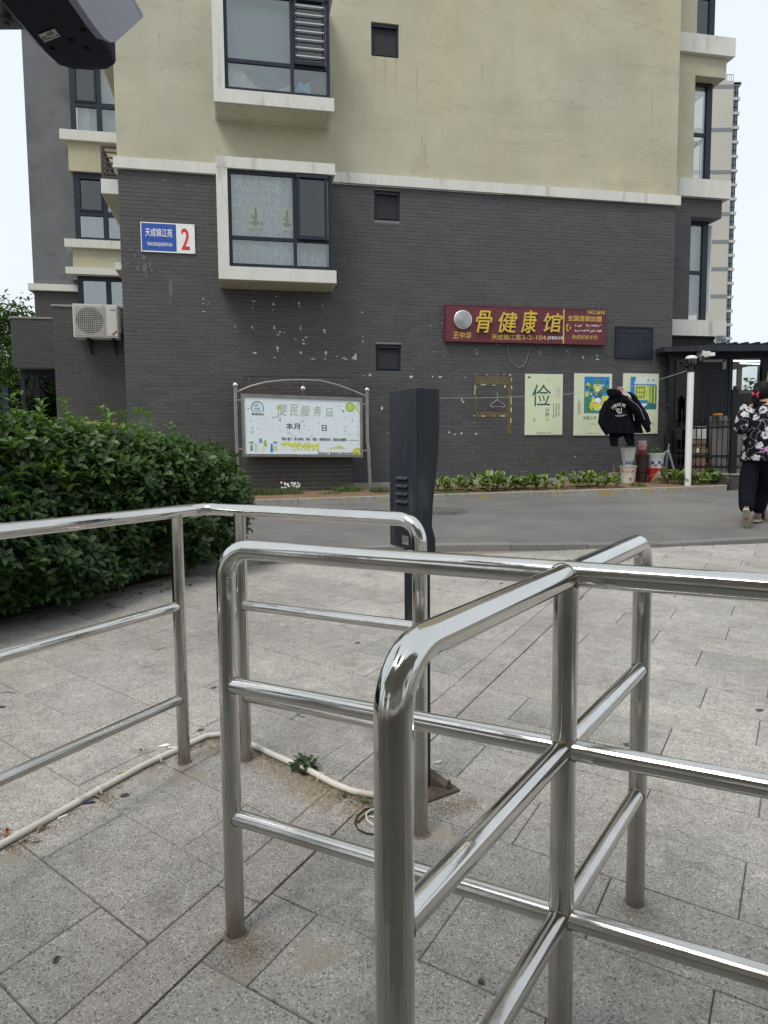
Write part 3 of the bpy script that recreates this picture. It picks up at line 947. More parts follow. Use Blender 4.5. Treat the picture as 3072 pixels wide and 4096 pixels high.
# bay windows
D = .62
b_l, b_r = ws(869, 900, D), ws(1330, 900, D)
b_rs = ws(1346, 1110, D)
zB0 = wz(1100, 1123, D); zB1 = wz(1100, 638, D)
up = wz(1100, 425, D)-zB0
gz0 = zB0+.20; gz1 = zB1-.17
gl_l = ws(914, 900, D)
mul = ws(1181, 900, D); tr = wz(1080, 951, D)
for k in (0, 1):
    o = up*k
    b = MB()
    b.wb(b_l, b_rs, .0, D, zB0+o, gz0+o)                    # bottom slab
    b.wb(b_l, b_rs, .0, D, gz1+o, zB1+o)                    # top slab
    b.wb(b_l, gl_l, .0, D-.002, gz0+o, gz1+o)               # left cheek
    bay = b.build('bay_window', WHT, apt)
    q = MB(); q.wb(b_l+.03, b_rs-.06, .0, D-.03, zB0+o-.012, zB0+o+.002); q.build('soffit', ST, bay, smooth=0)
    q = MB(); q.wb(gl_l, b_r-.05, .02, .04, gz0+o, gz1+o); q.build('room_wall', DARK if k else CURTG, bay, smooth=0)
    f, xs, zs = window(bay, gl_l, b_r, gz0+o+.01, gz1+o, D-.06, (mul,), (tr+o,), fw=.055, gl=GL)
    # glazed right cheek
    q = MB(); y0, y1 = -(D-.12), 0
    q.box(b_r-.05, b_r, y0, y0+.05, gz0+o, gz1+o); q.box(b_r-.05, b_r, y1-.05, y1, gz0+o, gz1+o)
    q.box(b_r-.05, b_r, y0, y1, tr+o-.025, tr+o+.025); q.box(b_r-.05, b_r, y0, y1, gz0+o, gz0+o+.05)
    q.build('side_frame', NAVY, bay, smooth=0)
    q = MB(); q.box(b_r-.03, b_r-.024, y0+.05, y1-.05, gz0+o+.05, gz1+o); q.build('pane', GL, bay, smooth=0)
    # opening light, upper right, with its projecting screen frame
    a, c, e, t = mul+.035, b_r-.075, tr+o+.03, gz1+o-.02
    q = MB()
    q.wb(a, a+.045, D-.06, D-.01, e, t); q.wb(c-.045, c, D-.06, D-.01, e, t)
    q.wb(a, c, D-.06, D-.008, e-.02, e+.035); q.wb(a-.01, c+.01, D-.06, D+.0, t-.05, t)
    q.build('screen_frame', NAVY, bay, smooth=0)
    q = MB(); q.wb(a+.04, c-.04, D-.05, D-.047, e, t); q.build('insect_screen', glass('screen_mesh_%d' % k, (.30, .31, .31), .66) if not k else GLD, bay, smooth=0)
    if k:
        for j in range(7):
            z = e+.10+j*(t-e-.16)/6.6
            q = MB(); q.tube([(a+.02, -D+.004, z), (c-.02, -D+.004, z)], .009, 6); q.build('guard_bar', WPAINT, bay)
        # things heaped behind the glass
        def heap(pts, dd, h0, mat, nm):
            q = MB(); n = len(pts)
            lo = [(s, -dd, gz0+o) for s, z in pts]; hi = [(s, -dd, gz0+o+z) for s, z in pts]; bk = [(s, -dd+.12, gz0+o+z*.95) for s, z in pts]
            q.add(lo+hi+bk, [(i, i+1, n+i+1, n+i) for i in range(n-1)]+[(n+i, n+i+1, 2*n+i+1, 2*n+i) for i in range(n-1)])
            q.build(nm, mat, bay)
        W_ = mul-gl_l
        heap([(gl_l+W_*a_, h_) for a_, h_ in ((.02, .33), (.1, .42), (.22, .44), (.3, .34), (.42, .2), (.6, .12), (.8, .14), (.98, .24))], .42, 0, M('white_bedding', (.80, .79, .72), .9, var=.3, scale=9), 'folded_quilt')
        heap([(gl_l+W_*a_, h_) for a_, h_ in ((.0, .40), (.12, .36), (.3, .24), (.5, .2), (.75, .2), (.98, .12))], .36, 0, M('mixed_cloth', (.42, .30, .29), .9, var=.5, scale=12), 'cloth_heap')
        heap([(mul+.04+(b_r-mul)*a_, h_) for a_, h_ in ((.05, .2), (.35, .30), (.5, .34), (.62, .36), (.8, .34))], .40, 0, M('green_bag', (.45, .55, .45), .8, var=.3, scale=9), 'green_bag')
        q = MB(); a1_ = mul+.08
        q.add([(a1_, -.47, gz0+o+.17), (a1_+.20, -.47, gz0+o+.09), (a1_+.22, -.47, gz0+o+.18), (a1_+.03, -.47, gz0+o+.28)], [(0, 1, 2, 3)])
        q.build('blue_packet', M('sky_blue_packet', (.15, .45, .80), .5, bstr=0), bay, smooth=0)
        q = MB(); q.wb(mul+.30, b_r-.09, .30, .44, gz0+o, gz0+o+.42); q.build('brown_box', M('brown_cloth', (.16, .10, .075), .9, var=.3), bay, smooth=0)
        q = MB(); q.wb(gl_l+.02, mul+.0, .30, .31, gz0+o, gz1+o); q.build('blind', M('grey_blind', (.36, .42, .42), .8, var=.05), bay, smooth=0)
    else:
        # wavy curtain, gathered
        def curtain(a, c, d0, mat, amp=.018):
            q = MB(); n = 40; vs = []; 
            for i in range(n+1):
                s = a+(c-a)*i/n; dd = d0+amp*math.sin(i*1.25)+amp*.5*math.sin(i*.47)
                vs += [(s, -dd, gz0+o), (s, -dd, gz1+o-.02)]
            q.add(vs, [(2*i, 2*i+2, 2*i+3, 2*i+1) for i in range(n)])
            return q.build('curtain', mat, bay)
        cu = curtain(gl_l+.02, mul+.02, D-.18, LAT)
        curtain(mul+.03, b_r-.08, D-.26, LAT)
        for px in (1022, 1155):
            a, c = ws(px-33, 900, D-.16), ws(px+33, 900, D-.16)
            if px == 1155: c = a+.20
            z0, z1 = wz(1022, 1716, 0), wz(1022, 1625, 0)
            z0, z1 = wz(1022, 916, D-.16), wz(1022, 826, D-.16)
            q = MB(); q.wb(a, c, D-.155, D-.15, z0, z1); q.build('cream_panel', M('cream_panel', (.85, .80, .50), .9), bay, smooth=0)
            q = MB(); mm = (a+c)/2; 
            q.prism([(mm-.035, z0+.05), (mm+.035, z0+.05), (mm+.045, z0+.11), (mm-.045, z0+.11)], lambda u, v, w_: (u, -w_, v), D-.148, D-.146)
            q.prism([(mm-.012, z0+.11), (mm+.022, z0+.11), (mm+.028, z0+.25), (mm+.014, z0+.33), (mm, z0+.34), (mm-.014, z0+.30)], lambda u, v, w_: (u, -w_, v), D-.148, D-.146)
            q.prism([(mm-.05, z0+.16), (mm-.025, z0+.14), (mm-.01, z0+.18), (mm-.03, z0+.18), (mm-.045, z0+.22), (mm-.058, z0+.21)], lambda u, v, w_: (u, -w_, v), D-.148, D-.146)
            merge(q, text_mb('mo', (a+.03, mm-.04, z0+.07, z0+.11), D-.148))
            merge(q, text_mb('ng', (mm+.045, c-.015, z0+.05, z0+.11), D-.148))
            q.build('cactus_print', M('slate_print', (.06, .08, .08), .9, bstr=0), bay, smooth=0)

random.seed(9)
STREAK = M('rain_streak', (.385, .36, .268), .95, var=.2, scale=12, bstr=0)
q = MB()
for i in range(12):
    s_ = random.uniform(sL+.3, sR-.2); z_ = random.choice((SW[0][2], 9.5, 8.6, 7.4, 6.8)) + random.uniform(-.2, .1); L = random.uniform(.25, .9); w_ = random.uniform(.006, .02)
    if b_l-.1 < s_ < b_r+.1: continue
    q.add([(s_-w_, -.0012, z_), (s_+w_, -.0012, z_), (s_+w_*.3, -.0012, z_-L), (s_-w_*.2, -.0012, z_-L)], [(0, 1, 2, 3)])
for h in SW[:1]:
    for u in (.1, .5, .88):
        s_ = h[0]+(h[1]-h[0])*u; q.add([(s_-.02, -.0014, h[2]), (s_+.02, -.0014, h[2]), (s_+.006, -.0014, h[2]-.55), (s_-.004, -.0014, h[2]-.5)], [(0, 1, 2, 3)])
q.build('rain_streak', STREAK, stw, kind='stuff', smooth=0)
# balcony slabs on the left flank
for (x0, x1, y0, y1, nm) in ((385, 452, 160, 205, 'balcony_slab'), (404, 472, 716, 774, 'balcony_slab'), (459, 486, 1050, 1078, 'balcony_slab')):
    dd = -.12
    a = ws(x0, (y0+y1)/2, dd); z0, z1 = wz((x0+x1)/2, y1, dd), wz((x0+x1)/2, y0, dd)
    if y0 == 160: z1 = z0+.22
    m = MB(); m.wb(a, sL-.004, -7, dd, z0, z1); bs = m.build(nm, WHT, apt, smooth=0)
    m = MB(); m.wb(a+.02, sL-.006, -6.98, dd-.02, z0-.01, z0+.002); m.build('soffit', ST, bs, smooth=0)
# brown balcony railing
dd = -.3
a, b = ws(409, 640, dd), sL-.01
z0, z1 = wz(430, 716, dd), wz(430, 588, dd)
RB = M('brown_railing_paint', (.045, .028, .028), .5)
for s_, e_ in (((a, -dd), (b, -dd)), ((a, -dd), (a, 6.5))):
    n = 7
    L_ = math.hypot(e_[0]-s_[0], e_[1]-s_[1])
    m = MB(); m.bar((s_[0], s_[1], z1), (e_[0], e_[1], z1), .035); m.bar((s_[0], s_[1], z0+.03), (e_[0], e_[1], z0+.03), .03)
    if L_ < 2:
        for i in range(1, 6): m.bar((s_[0], s_[1], z0+(z1-z0)*i/6), (e_[0], e_[1], z0+(z1-z0)*i/6), .022)
    else:
        for i in range(1, 6): m.bar((s_[0], s_[1], z0+(z1-z0)*i/6), (e_[0], e_[1], z0+(z1-z0)*i/6), .022)
        for i in range(0, 14): m.bar((s_[0], s_[1]+i*.5, z0), (s_[0], s_[1]+i*.5, z1), .03)
    m.build('balcony_railing', RB, apt, smooth=0)
m = MB(); m.bar((a, -dd, z0), (a, -dd, z1), .04); m.build('railing_post', RB, apt, smooth=0)

# middle annex, one and a half metres behind the front
DA = -1.69
aL = ws(222, 1500, DA); aT = wz(260, 1222, DA)
m = MB(); m.wb(aL, sL+1.0, DA-2.6, DA-.006, .3, aT-.02)
ax = m.build('annex_wall', MORT, apt, smooth=0)
q = MB()
for b in bricks(aL, sL+.9, .9, aT-.03, []): slip(q, *b, DA-.006)
q.build('brick_courses', BRD, ax, kind='stuff', smooth=0)
q = MB()
for b in bricks(-DA, -DA+2.4, 1.5, aT-.03, []): slip(q, *b, 0, vert=(aL, -1))
for i in range(len(q.v)): p = q.v[i]; q.v[i] = (p[0], -p[1], p[2])
q.f = [f[::-1] for f in q.f]
q.build('brick_courses', BRD, ax, kind='stuff', smooth=0)
q = MB(); q.wb(aL-.02, sL+.9, DA-2.6, DA+.02, aT-.02, aT+.015); q.build('coping', CONC, ax, smooth=0)
q = MB(); 
q.tube([(ws(470, 1700, DA+.05), -DA-.06, wz(470, 1700, DA)), (ws(340, 1692, DA+.05), -DA-.06, wz(340, 1692, DA))], .03, 8)
q.build('gas_pipe', M('yellow_pipe', (.30, .17, .04), .6, var=.3), ax)
# left annex, further back, box oriel over a window
DB = -5.85
cL = ws(50, 1450, DB); cR = ws(232, 1450, DB)+1.5
zt, zm = wz(130, 1271, DB), wz(130, 1470, DB)
m = MB(); m.wb(cL, cR, DB-4, DB-.006, zm, zt-.02); m.wb(cL+.12, cR, DB-4, DB-.5, -.2, zm)
ax = m.build('rear_annex_wall', MORT, apt, smooth=0)
q = MB()
for b in bricks(cL, cR-1, zm, zt-.03, []): slip(q, *b, DB-.006)
wx0, wx1 = ws(90, 1600, DB-.5), ws(230, 1600, DB-.5)
for b in bricks(cL+.12, wx0, .9, zm, []): slip(q, *b, DB-.5)
q.build('brick_courses', BRD, ax, kind='stuff', smooth=0)
q = MB(); q.wb(cL-.02, cR-1, DB-4, DB+.02, zt-.02, zt+.02); q.build('coping', CONC, ax, smooth=0)
f, xs, zs = window(ax, wx0, wx1+.1, 1.35, zm-.02, DB-.40, (wx1-.42,), (), fw=.10, gl=GLD, name='annex_window')
q = MB(); q.wb(wx0, wx1+.1, DB-.499, DB-.49, 1.35, zm-.02); q.build('grey_blind', M('taupe_blind', (.20, .19, .17), .8, var=.3), f, smooth=0)
# stair wing far behind
DC, DW = -9.2, -8.6
eL = ws(118, 800, DC); zc0, zc1 = wz(190, 1165, DC), wz(190, 1139, DC)
m = MB(); m.wb(eL, eL+8, DC-8, DC, zc1, 14); m.build('grey_stucco_wall', GST, apt, smooth=0)
m = MB(); m.wb(eL+.0, eL+8, DC-8, DC-.006, .3, zc0); ax = m.build('rear_brick_wall', MORT, apt, smooth=0)
q = MB()
for b in bricks(eL, eL+2.6, 3.0, zc0, []): slip(q, *b, DC-.006)
q.build('brick_courses', BRD, ax, kind='stuff', smooth=0)
m = MB(); m.wb(eL-.12, eL+8, DC-.3, DC+.12, zc0, zc1); m.wb(eL-.12, eL, DC-8, DC-.3, zc0, zc1); m.build('string_course', WHT, apt, smooth=0)
# projecting stair windows: (sill top y, spandrel top y, spandrel bottom y ...)
wsx = ws(288, 900, DW); wex = wsx+3.2
def zc(y): return wz(380, y, DW)
for (ys, yt) in ((538, 240), (966, 688), (None, 1100)):
    bot = zc(ys) if ys else zc(1400)
    topz = zc(yt)
    cs = (ws(395 if ys == 538 else 405, 500, DW),)
    fr, xs, zs = window(apt, wsx+.06, wex, bot, topz, DW-.1, cs, (bot+(topz-bot)*.42,) if ys else (), fw=.13, fd=.08, gl=GL if ys == 538 else GLM, name='stair_window', sash=((0, 1),) if ys else ())
    for k_, p_ in enumerate([c for c in fr.children if c.name.startswith('pane')]):
        if ys and k_ == 1: p_.data.materials[0] = GLD
    q = MB(); n = 30; vs = []
    for i in range(n+1):
        s = wsx+.1+(3.0)*i/n; dd = DW-.35+.04*math.sin(i*1.9)
        vs += [(s, -dd, bot), (s, -dd, topz)]
    q.add(vs, [(2*i, 2*i+2, 2*i+3, 2*i+1) for i in range(n)])
    q.build('curtain', CURT if ys == 538 else CURTG, fr)
# spandrels, sills and lintels of the stair windows
for (y0, y1, kind) in ((532, 572, 'sill'), (572, 688, 'sp'), (964, 996, 'sill'), (996, 1075, 'sp'), (1075, 1102, 'sill'), (60, 240, 'sp')):
    m = MB(); ex = .12 if kind == 'sill' else 0
    m.wb(wsx-.02-ex-(.0 if kind == 'sp' else .05), wex, DC-.0, DW+ex, zc(y1), zc(y0))
    m.build('window_sill' if kind == 'sill' else 'spandrel', WHT if kind == 'sill' else ST, apt, smooth=0)
m = MB(); m.wb(wsx+.3, wex, DC-.1, DC+.01, .5, 13); m.build('stair_room', DARK, apt, smooth=0)

# right-hand bays, set back from the front
DR = -.90
rL, rR = sR-.3, ws(2905, 300, DR)
def zr(y, x=2800): return wz(x, y, DR)
bands = ((148, 223), (723, 795), (1284, 1347), (-430, -350))
for (y0, y1) in bands:
    m = MB()
    e = ws(2943 if y0 < 600 else (2924 if y0 < 1000 else 2905), y0, DR+.10)
    e = ws(2924, 750, DR+.10)
    z0, z1 = zr(y1), zr(y0)
    m.wb(sR-.2, e, DR-4, DR+.10, z0, z1)
    bb = m.build('balcony_band', WHT, apt, smooth=0)
wxl, wxr = ws(2776, 500, DR), ws(2877, 500, DR)
eR = ws(2905, 300, DR)
for (yb, ytop, yl, wt, brk) in ((723, 223, 302, 302, 0), (1284, 795, 868, 868, 1), (148, -350, -250, -250, 0)):
    z0, z1, zl = zr(yb), zr(ytop), zr(yl)
    a = sR-.25
    m = MB(); m.wb(a, eR, DR-1.2, DR-.006*brk, zl, z1); m.wb(a, wxl, DR-.35, DR-.006*brk, z0, zl)
    pc = m.build('pier_wall', MORT if brk else ST, apt, smooth=0)
    if brk:
        q = MB()
        for b in bricks(a+.2, eR, zl, z1, []): slip(q, *b, DR-.006)
        for b in bricks(a+.2, wxl, z0, zl, []): slip(q, *b, DR-.006)
        q.build('brick_courses', BR, pc, kind='stuff', smooth=0)
    tz = zl-(zl-z0)*.50
    fr, xs, zs = window(apt, wxl, wxr, z0, zl, DR-.25, (), (tz,), fw=.07, gl=GL, name='corner_window')
    q = MB(); q.wb(wxr-.12, wxr, DR-.37, DR-.24, z0, zl); q.build('corner_post', NAVY, fr, smooth=0)
    q = MB(); q.box(wxr-.05, wxr, -DR+.37, -DR+1.9, z0, z0+.06); q.box(wxr-.05, wxr, -DR+.37, -DR+1.9, tz-.03, tz+.03); q.box(wxr-.06, wxr, -DR+1.9, -DR+2.0, z0, zl)
    q.build('side_frame', NAVY, fr, smooth=0)
    if brk:
        q = MB(); n = 20; vs = []
        for i in range(n+1):
            s = wxl+.05+.75*i/n; dd = DR-.45+.03*math.sin(i*1.7); k = .62+.22*math.sin(i*.16)
            vs += [(s, -dd, z0+.15+.12*(i/n)), (s, -dd, zl)]
        q.add(vs, [(2*i, 2*i+2, 2*i+3, 2*i+1) for i in range(n)])
        q.build('curtain', CURT, fr)
    else:
        for j in range(4):
            q = MB(); q.tube([(wxl+.15+j*.16, -DR+.45, z0), (wxl+.15+j*.16, -DR+.45, tz-.05)], .012, 6); q.build('guard_bar', GREYP, fr)
        q = MB(); q.wb(wxl, wxr-.1, DR-.46, DR-.44, tz-.07, tz-.04); q.build('guard_rail', GREYP, fr, smooth=0)
        q = MB(); q.wb(wxl-.3, wxl+.30, DR-1.4, DR-1.38, z0, zl); q.build('room_wall', DARK, fr, smooth=0)
m = MB(); m.wb(sR-.2, wxl+.55, DR-6, DR-3.8, .4, 13); m.build('rear_wall', ST, apt, smooth=0)
m = MB(); m.wb(sR-.25, eR-.05, DR-3, DR-.05, .3, zr(1347)); m.build('ground_floor_wall', BLK, apt, smooth=0)

# --- marks on the brick wall
fl = MB()
def blob(mb, cx, cz, rx, rz, d, n=9, jag=.3, thick=.0025):
    pts = []
    for i in range(n):
        a = 2*math.pi*i/n; k = 1+random.uniform(-jag, jag)
        pts.append((cx+rx*k*math.cos(a), cz+rz*k*math.sin(a)))
    mb.prism(pts, lambda u, v, w_: (u, -w_, v), d+thick, d)
for (x, y, rx, rz) in [(1015, 1205, 7, 5), (1011, 1232, 2, 6), (1094, 1217, 6, 7), (1092, 1240, 1.5, 8), (1195, 1214, 6, 8), (1199, 1226, 3, 4), (1106, 1186, 7, 2.5),
    (1290, 1222, 3, 4), (940, 1306, 2.5, 5), (1009, 1308, 5, 6), (1015, 1317, 4, 2), (1097, 1310, 5, 8), (1120, 1328, 6, 4), (1112, 1339, 10, 2.5), (1137, 1332, 5, 2), (1202, 1312, 4, 7), (1202, 1320, 2, 4),
    (1297, 1322, 6, 8), (1300, 1332, 3.5, 5), (1225, 1350, 8, 3), (1212, 1360, 4, 5), (1215, 1374, 8, 4), (1181, 1356, 7, 2), (1110, 1393, 6, 9), (1111, 1405, 3, 5), (1020, 1412, 9, 5),
    (1204, 1411, 6, 5), (1303, 1410, 6, 7), (1303, 1419, 3, 4), (1254, 1436, 12, 3), (1300, 1436, 3, 4), (1347, 1426, 3, 4), (1375, 1432, 8, 3), (1383, 1438, 9, 3), (1449, 1250, 5, 4), (1451, 1349, 2, 4), (1451, 1366, 3.5, 5), (1135, 1432, 2, 2), (1099, 1430, 6, 2.5),
    (946, 1327, 2, 2), (945, 1408, 2, 2), (814, 1194, 2.5, 4), (813, 1215, 5, 2.5), (835, 1210, 2, 2), (815, 1246, 5, 2.5), (831, 1221, 2, 2),
    (1769, 1270, 2.5, 3), (1768, 1294, 3, 4), (1760, 1334, 3, 2), (1761, 1360, 2, 3), (1735, 1408, 2.5, 3), (1721, 1303, 3, 3), (1906, 1415, 4, 4), (1902, 1399, 3, 3), (1912, 1408, 3, 2),
    (1988, 1378, 3, 4), (2156, 1408, 4, 3), (2161, 1417, 4, 3), (2268, 1406, 3, 4), (2282, 1395, 3, 3), (2272, 1418, 2, 4), (2332, 1430, 4, 8), (2388, 1424, 5, 5), (2389, 1438, 11, 4),
    (1795, 1730, 5, 5), (1818, 1738, 7, 3), (1845, 1734, 7, 5), (1846, 1600, 3, 8), (1853, 1608, 4, 7), (1527, 1634, 7, 9), (1645, 1508, 8, 6), (1480, 1500, 6, 7), (1455, 1503, 4, 3), (1730, 1507, 3, 5), (1760, 1508, 9, 4), (1860, 1510, 3, 3), (1902, 1498, 3, 2), (1990, 1498, 3, 2), (2015, 1497, 5, 2), (1948, 1499, 5, 2), (1896, 1663, 3, 3), (1897, 1690, 2, 4),
    (1900, 1738, 3, 3), (1550, 1732, 3, 3), (2300, 1827, 2, 6)]:
    s_, z_ = wp(x, y); k = 12.6/FPX
    blob(fl, s_, z_, rx*k*.8, rz*k*.8, .004)
s_, z_ = wp(1418, 1428)
fl.add([(s_-.06, -.01, z_-.03), (s_+.035, -.012, z_-.055), (s_+.035, -.02, z_+.07)], [(0, 1, 2)])
fl.build('plaster_fleck', FLECK, bw, kind='stuff', smooth=0)
fl = MB()
for (x, y, rx, rz) in [(683, 1154, 7, 38), (680, 1212, 4, 12), (580, 1070, 8, 22), (586, 1110, 5, 9), (552, 1072, 5, 10), (577, 1030, 8, 9), (540, 1025, 4, 8), (525, 1000, 9, 5), (600, 1060, 5, 12), (608, 1080, 5, 7), (587, 1118, 6, 5), (660, 723, 10, 6), (754, 745, 7, 4), (512, 1055, 4, 5)]:
    s_, z_ = wp(x, y); k = 11.9/FPX
    blob(fl, s_, z_, rx*k, rz*k, .004, 12, .2)
fl.build('paint_patch', GHOST, bw, kind='stuff', smooth=0)
fl = MB()
for (x0, y0, x1, y1) in [(1898, 1506, 2047, 1538), (1898, 1538, 1907, 1660), (2030, 1538, 2047, 1650), (1898, 1648, 2047, 1668), (2030, 1668, 2047, 1738)]:
    a, b = ws(x0, y0), ws(x1, y0); z0, z1 = wz((x0+x1)/2, y1), wz((x0+x1)/2, y0)
    fl.wb(a, b, .004, .0052, z0, z1)
fl.build('tape_residue', TAPE, bw, smooth=0)
fl = MB()
for (x, y, rx, rz) in [(2040, 1500, 4, 3), (2046, 1520, 2, 8), (1900, 1550, 2, 12), (1898, 1570, 2, 10), (1930, 1664, 9, 2), (1976, 1664, 4, 2), (2010, 1664, 10, 2), (2046, 1550, 2, 10), (2044, 1600, 2, 16), (2044, 1640, 2, 12), (2043, 1680, 2, 12), (1935, 1540, 12, 2), (1975, 1541, 8, 2), (1905, 1735, 4, 3), (2020, 1545, 4, 6)]:
    s_, z_ = wp(x, y); k = 12.9/FPX
    blob(fl, s_, z_, rx*k, rz*k, .0055, 7, .4)
fl.build('tape_shred', M('yellowed_paper', (.62, .58, .40), .9), bw, kind='stuff', smooth=0)

# --- brick meter cupboard in front of the wall, behind the notice board
DP = .60
pL, pR = ws(985, 1700, DP), ws(1411, 1700, DP)
pz1 = wz(1250, 1506, DP)
pier = thing('brick_cupboard', 'low dark brick enclosure against the wall behind the notice board', 'brick enclosure', ((pL+pR)/2, -DP/2, .6), 'W')
m = MB(); m.wb(pL+.006, pR-.006, .0, DP-.006, .4, pz1-.01); m.build('core', MORTL, pier, smooth=0)
bb = []
for b in bricks(pL, pR, .58, pz1, [], ch=.0715, cl=.262, jt=.010, phase=.05): bb.append((b, None))
for i, (b, v) in enumerate(bb):
    m = MB(); slip(m, *b, DP-.006); m.build('brick', BRD, pier, smooth=0)
m = MB()
for b in bricks(.0, DP-.0, .58, pz1, [], ch=.0715, cl=.262, jt=.010):
    slip(m, *b, 0, vert=(pL+.006, -1))
m.build('side_bricks', BRD, pier, kind='stuff', smooth=0)
m = MB(); m.wb(pL-.005, pR+.005, 0, DP+.006, pz1-.01, pz1+.012); m.build('capping', BRD, pier, smooth=0)

# ================================================================ THINGS ON THE WALL
def wrect(x0, y0, x1, y1, d):
    xm, ym = (x0+x1)/2, (y0+y1)/2
    return ws(x0, ym, d), ws(x1, ym, d), wz(xm, y1, d), wz(xm, y0, d)
def panel(name, label, cat, R_, d0, d1, mat, **kw):
    t = thing(name, label, cat, ((R_[0]+R_[1])/2, -d0, R_[2]), 'W', **kw)
    m = MB(); m.wb(R_[0], R_[1], d0, d1, R_[2], R_[3]); m.build('backing_panel', mat, t, smooth=0)
    return t
def txt(body, px, d, mat, parent, name='lettering', bold=0.0, depth=.002, shear=0.0):
    """px = (x0,y0,x1,y1) in the photograph"""
    s0, s1, z0, z1 = wrect(*px, d)
    return text_mb(body, (s0, s1, z0, z1), d, depth, bold, shear).build(name, mat, parent, smooth=0)
# blue street plate
R_ = wrect(563, 892, 779, 1010, .03)
t = panel('building_number_plate', 'blue and white enamel plate with a red 2 on the grey brick wall', 'address plate', R_, .004, .026, WHT2)
a, b, z0, z1 = R_; mx = a+(b-a)*.655
m = MB(); m.wb(a+.014, mx, .026, .0275, z0+.02, z1-.016); m.build('blue_field', BLUE, t, smooth=0)
H_ = z1-z0; W_ = mx-a
text_mb('天成锦江苑', (a+W_*.13, a+W_*.89, z0+H_*.52, z0+H_*.80), .0275, .0015, .012).build('lettering', WHT2, t, smooth=0)
text_mb('TIANCHENGJINJIANGYUAN', (a+W_*.17, a+W_*.88, z0+H_*.17, z0+H_*.33), .0275, .0015, .01).build('lettering', WHT2, t, smooth=0)
text_mb('2', (mx+(b-mx)*.28, mx+(b-mx)*.70, z0+H_*.13, z0+H_*.84), .026, .0015, .03).build('numeral', REDP, t, smooth=0)
m = MB()
for u, v in ((a+.02, z0+.012), (b-.02, z0+.012), (b-.02, z1-.012), (a+.02, z1-.012), ((a+b)/2, z0-.02)): m.lathe((u, -.034, v), [(.006, 0), (.006, .008)], 8, 'y')
m.build('screw', GREYP, t)
# maroon shop sign
dS = .10
R_ = wrect(1784, 1231, 2420, 1370, dS)
t = panel('shop_sign', 'long maroon shop sign with raised gold characters and a round silver emblem', 'shop sign', R_, .03, dS, MAROON)
a, b, z0, z1 = R_
m = MB(); c_ = .012
m.wb(a-c_, a, .02, dS+.006, z0-c_, z1+c_); m.wb(b, b+c_, .02, dS+.006, z0-c_, z1+c_)
m.wb(a, b, .02, dS+.006, z0-c_, z0); m.wb(a, b, .02, dS+.006, z1, z1+c_); m.build('frame', MAROON, t, smooth=0)
for ch_, x0, y0, x1, y1 in (('骨', 1905, 1243, 1969, 1330), ('健', 1995, 1248, 2070, 1330), ('康', 2086, 1241, 2148, 1332), ('馆', 2176, 1253, 2250, 1328)):
    s0, s1, q0, q1 = wrect(x0, y0, x1, y1, dS+.04)
    tm = text_mb(ch_, (s0, s1, q0, q1), dS, .045, .013, .18)
    tm.build('raised_character', (GOLD, SILV), t, smooth=0)
cx, cz = wp(1850, 1280, dS); r = .165
m = MB(); m.lathe((cx, -dS-.03, cz), [(r, 0.03), (r, 0), (r-.012, -.008), (.001, -.006)], 36, 'y'); em = m.build('round_emblem', SILV, t)
m = MB()
for i in range(1, 8):
    rr_ = r*i/8.2
    m.tube([(cx+rr_*(1+.03*math.sin(5*j))*math.cos(j*2*math.pi/22), -dS-.038, cz+rr_*(1+.03*math.sin(5*j))*math.sin(j*2*math.pi/22)) for j in range(22)], .005, 5, closed=True)
m.build('emblem_ring', M('dark_ring', (.20, .20, .20), .5, bstr=0), em)
GOLDF = M('flat_gold', (.60, .42, .10), .5, var=.06, bstr=0)
txt('王中华', (1811, 1327, 1885, 1355), dS, GOLDF, t, bold=.016, shear=.1)
txt('天成锦江苑', (1967, 1338, 2083, 1360), dS, GOLDF, t, bold=.014)
txt('2-2-104', (2087, 1341, 2184, 1359), dS, GOLDF, t, bold=.012)
txt('JXB5618', (2189, 1345, 2250, 1361), dS, WHT2, t, bold=.02)
txt('NO.2693', (2351, 1242, 2419, 1257), dS, GOLDF, t, bold=.022)
txt('全国连锁加盟', (2270, 1263, 2407, 1285), dS, GOLDF, t, bold=.02)
txt('免费招收学员', (2286, 1340, 2390, 1358), dS, GOLDF, t, bold=.004, shear=.25)
s0, s1, q0, q1 = wrect(2252, 1238, 2257, 1373, dS)
m = MB(); m.wb(s0, s1, dS, dS+.002, z0, z1); m.build('gold_bar', GOLDF, t, smooth=0)
m = MB()     # worn telephone numbers: only broken strokes of the digits are left
for row, y in ((0, 1302), (1, 1323)):
    x = 2300
    while x < 2405:
        s_, z_ = wp(x, y+random.uniform(-3, 3), dS); k = 13/FPX
        if random.random() < .85: m = MB(); m.wb(s_, s_+k*random.uniform(1.5, 4), dS, dS+.002, z_-k*random.uniform(1, 5), z_+k*random.uniform(0, 4)); m.build('worn_digit', WHT2, t, smooth=0)
        x += random.uniform(4, 7)
m = MB(); s_, z_ = wp(2274, 1312, dS)
m.tube([(s_-.01, -dS-.003, z_+.065), (s_-.035, -dS-.003, z_+.03), (s_-.035, -dS-.003, z_-.03), (s_-.005, -dS-.003, z_-.065)], [.016, .010, .010, .016], 6)
for rr_ in (.022, .042): m.tube([(s_+rr_*math.cos(q), -dS-.003, z_+.005+rr_*math.sin(q)) for q in (-.8, -.4, 0, .4, .8)], .006, 5)
m.build('telephone_symbol', GOLDF, t)
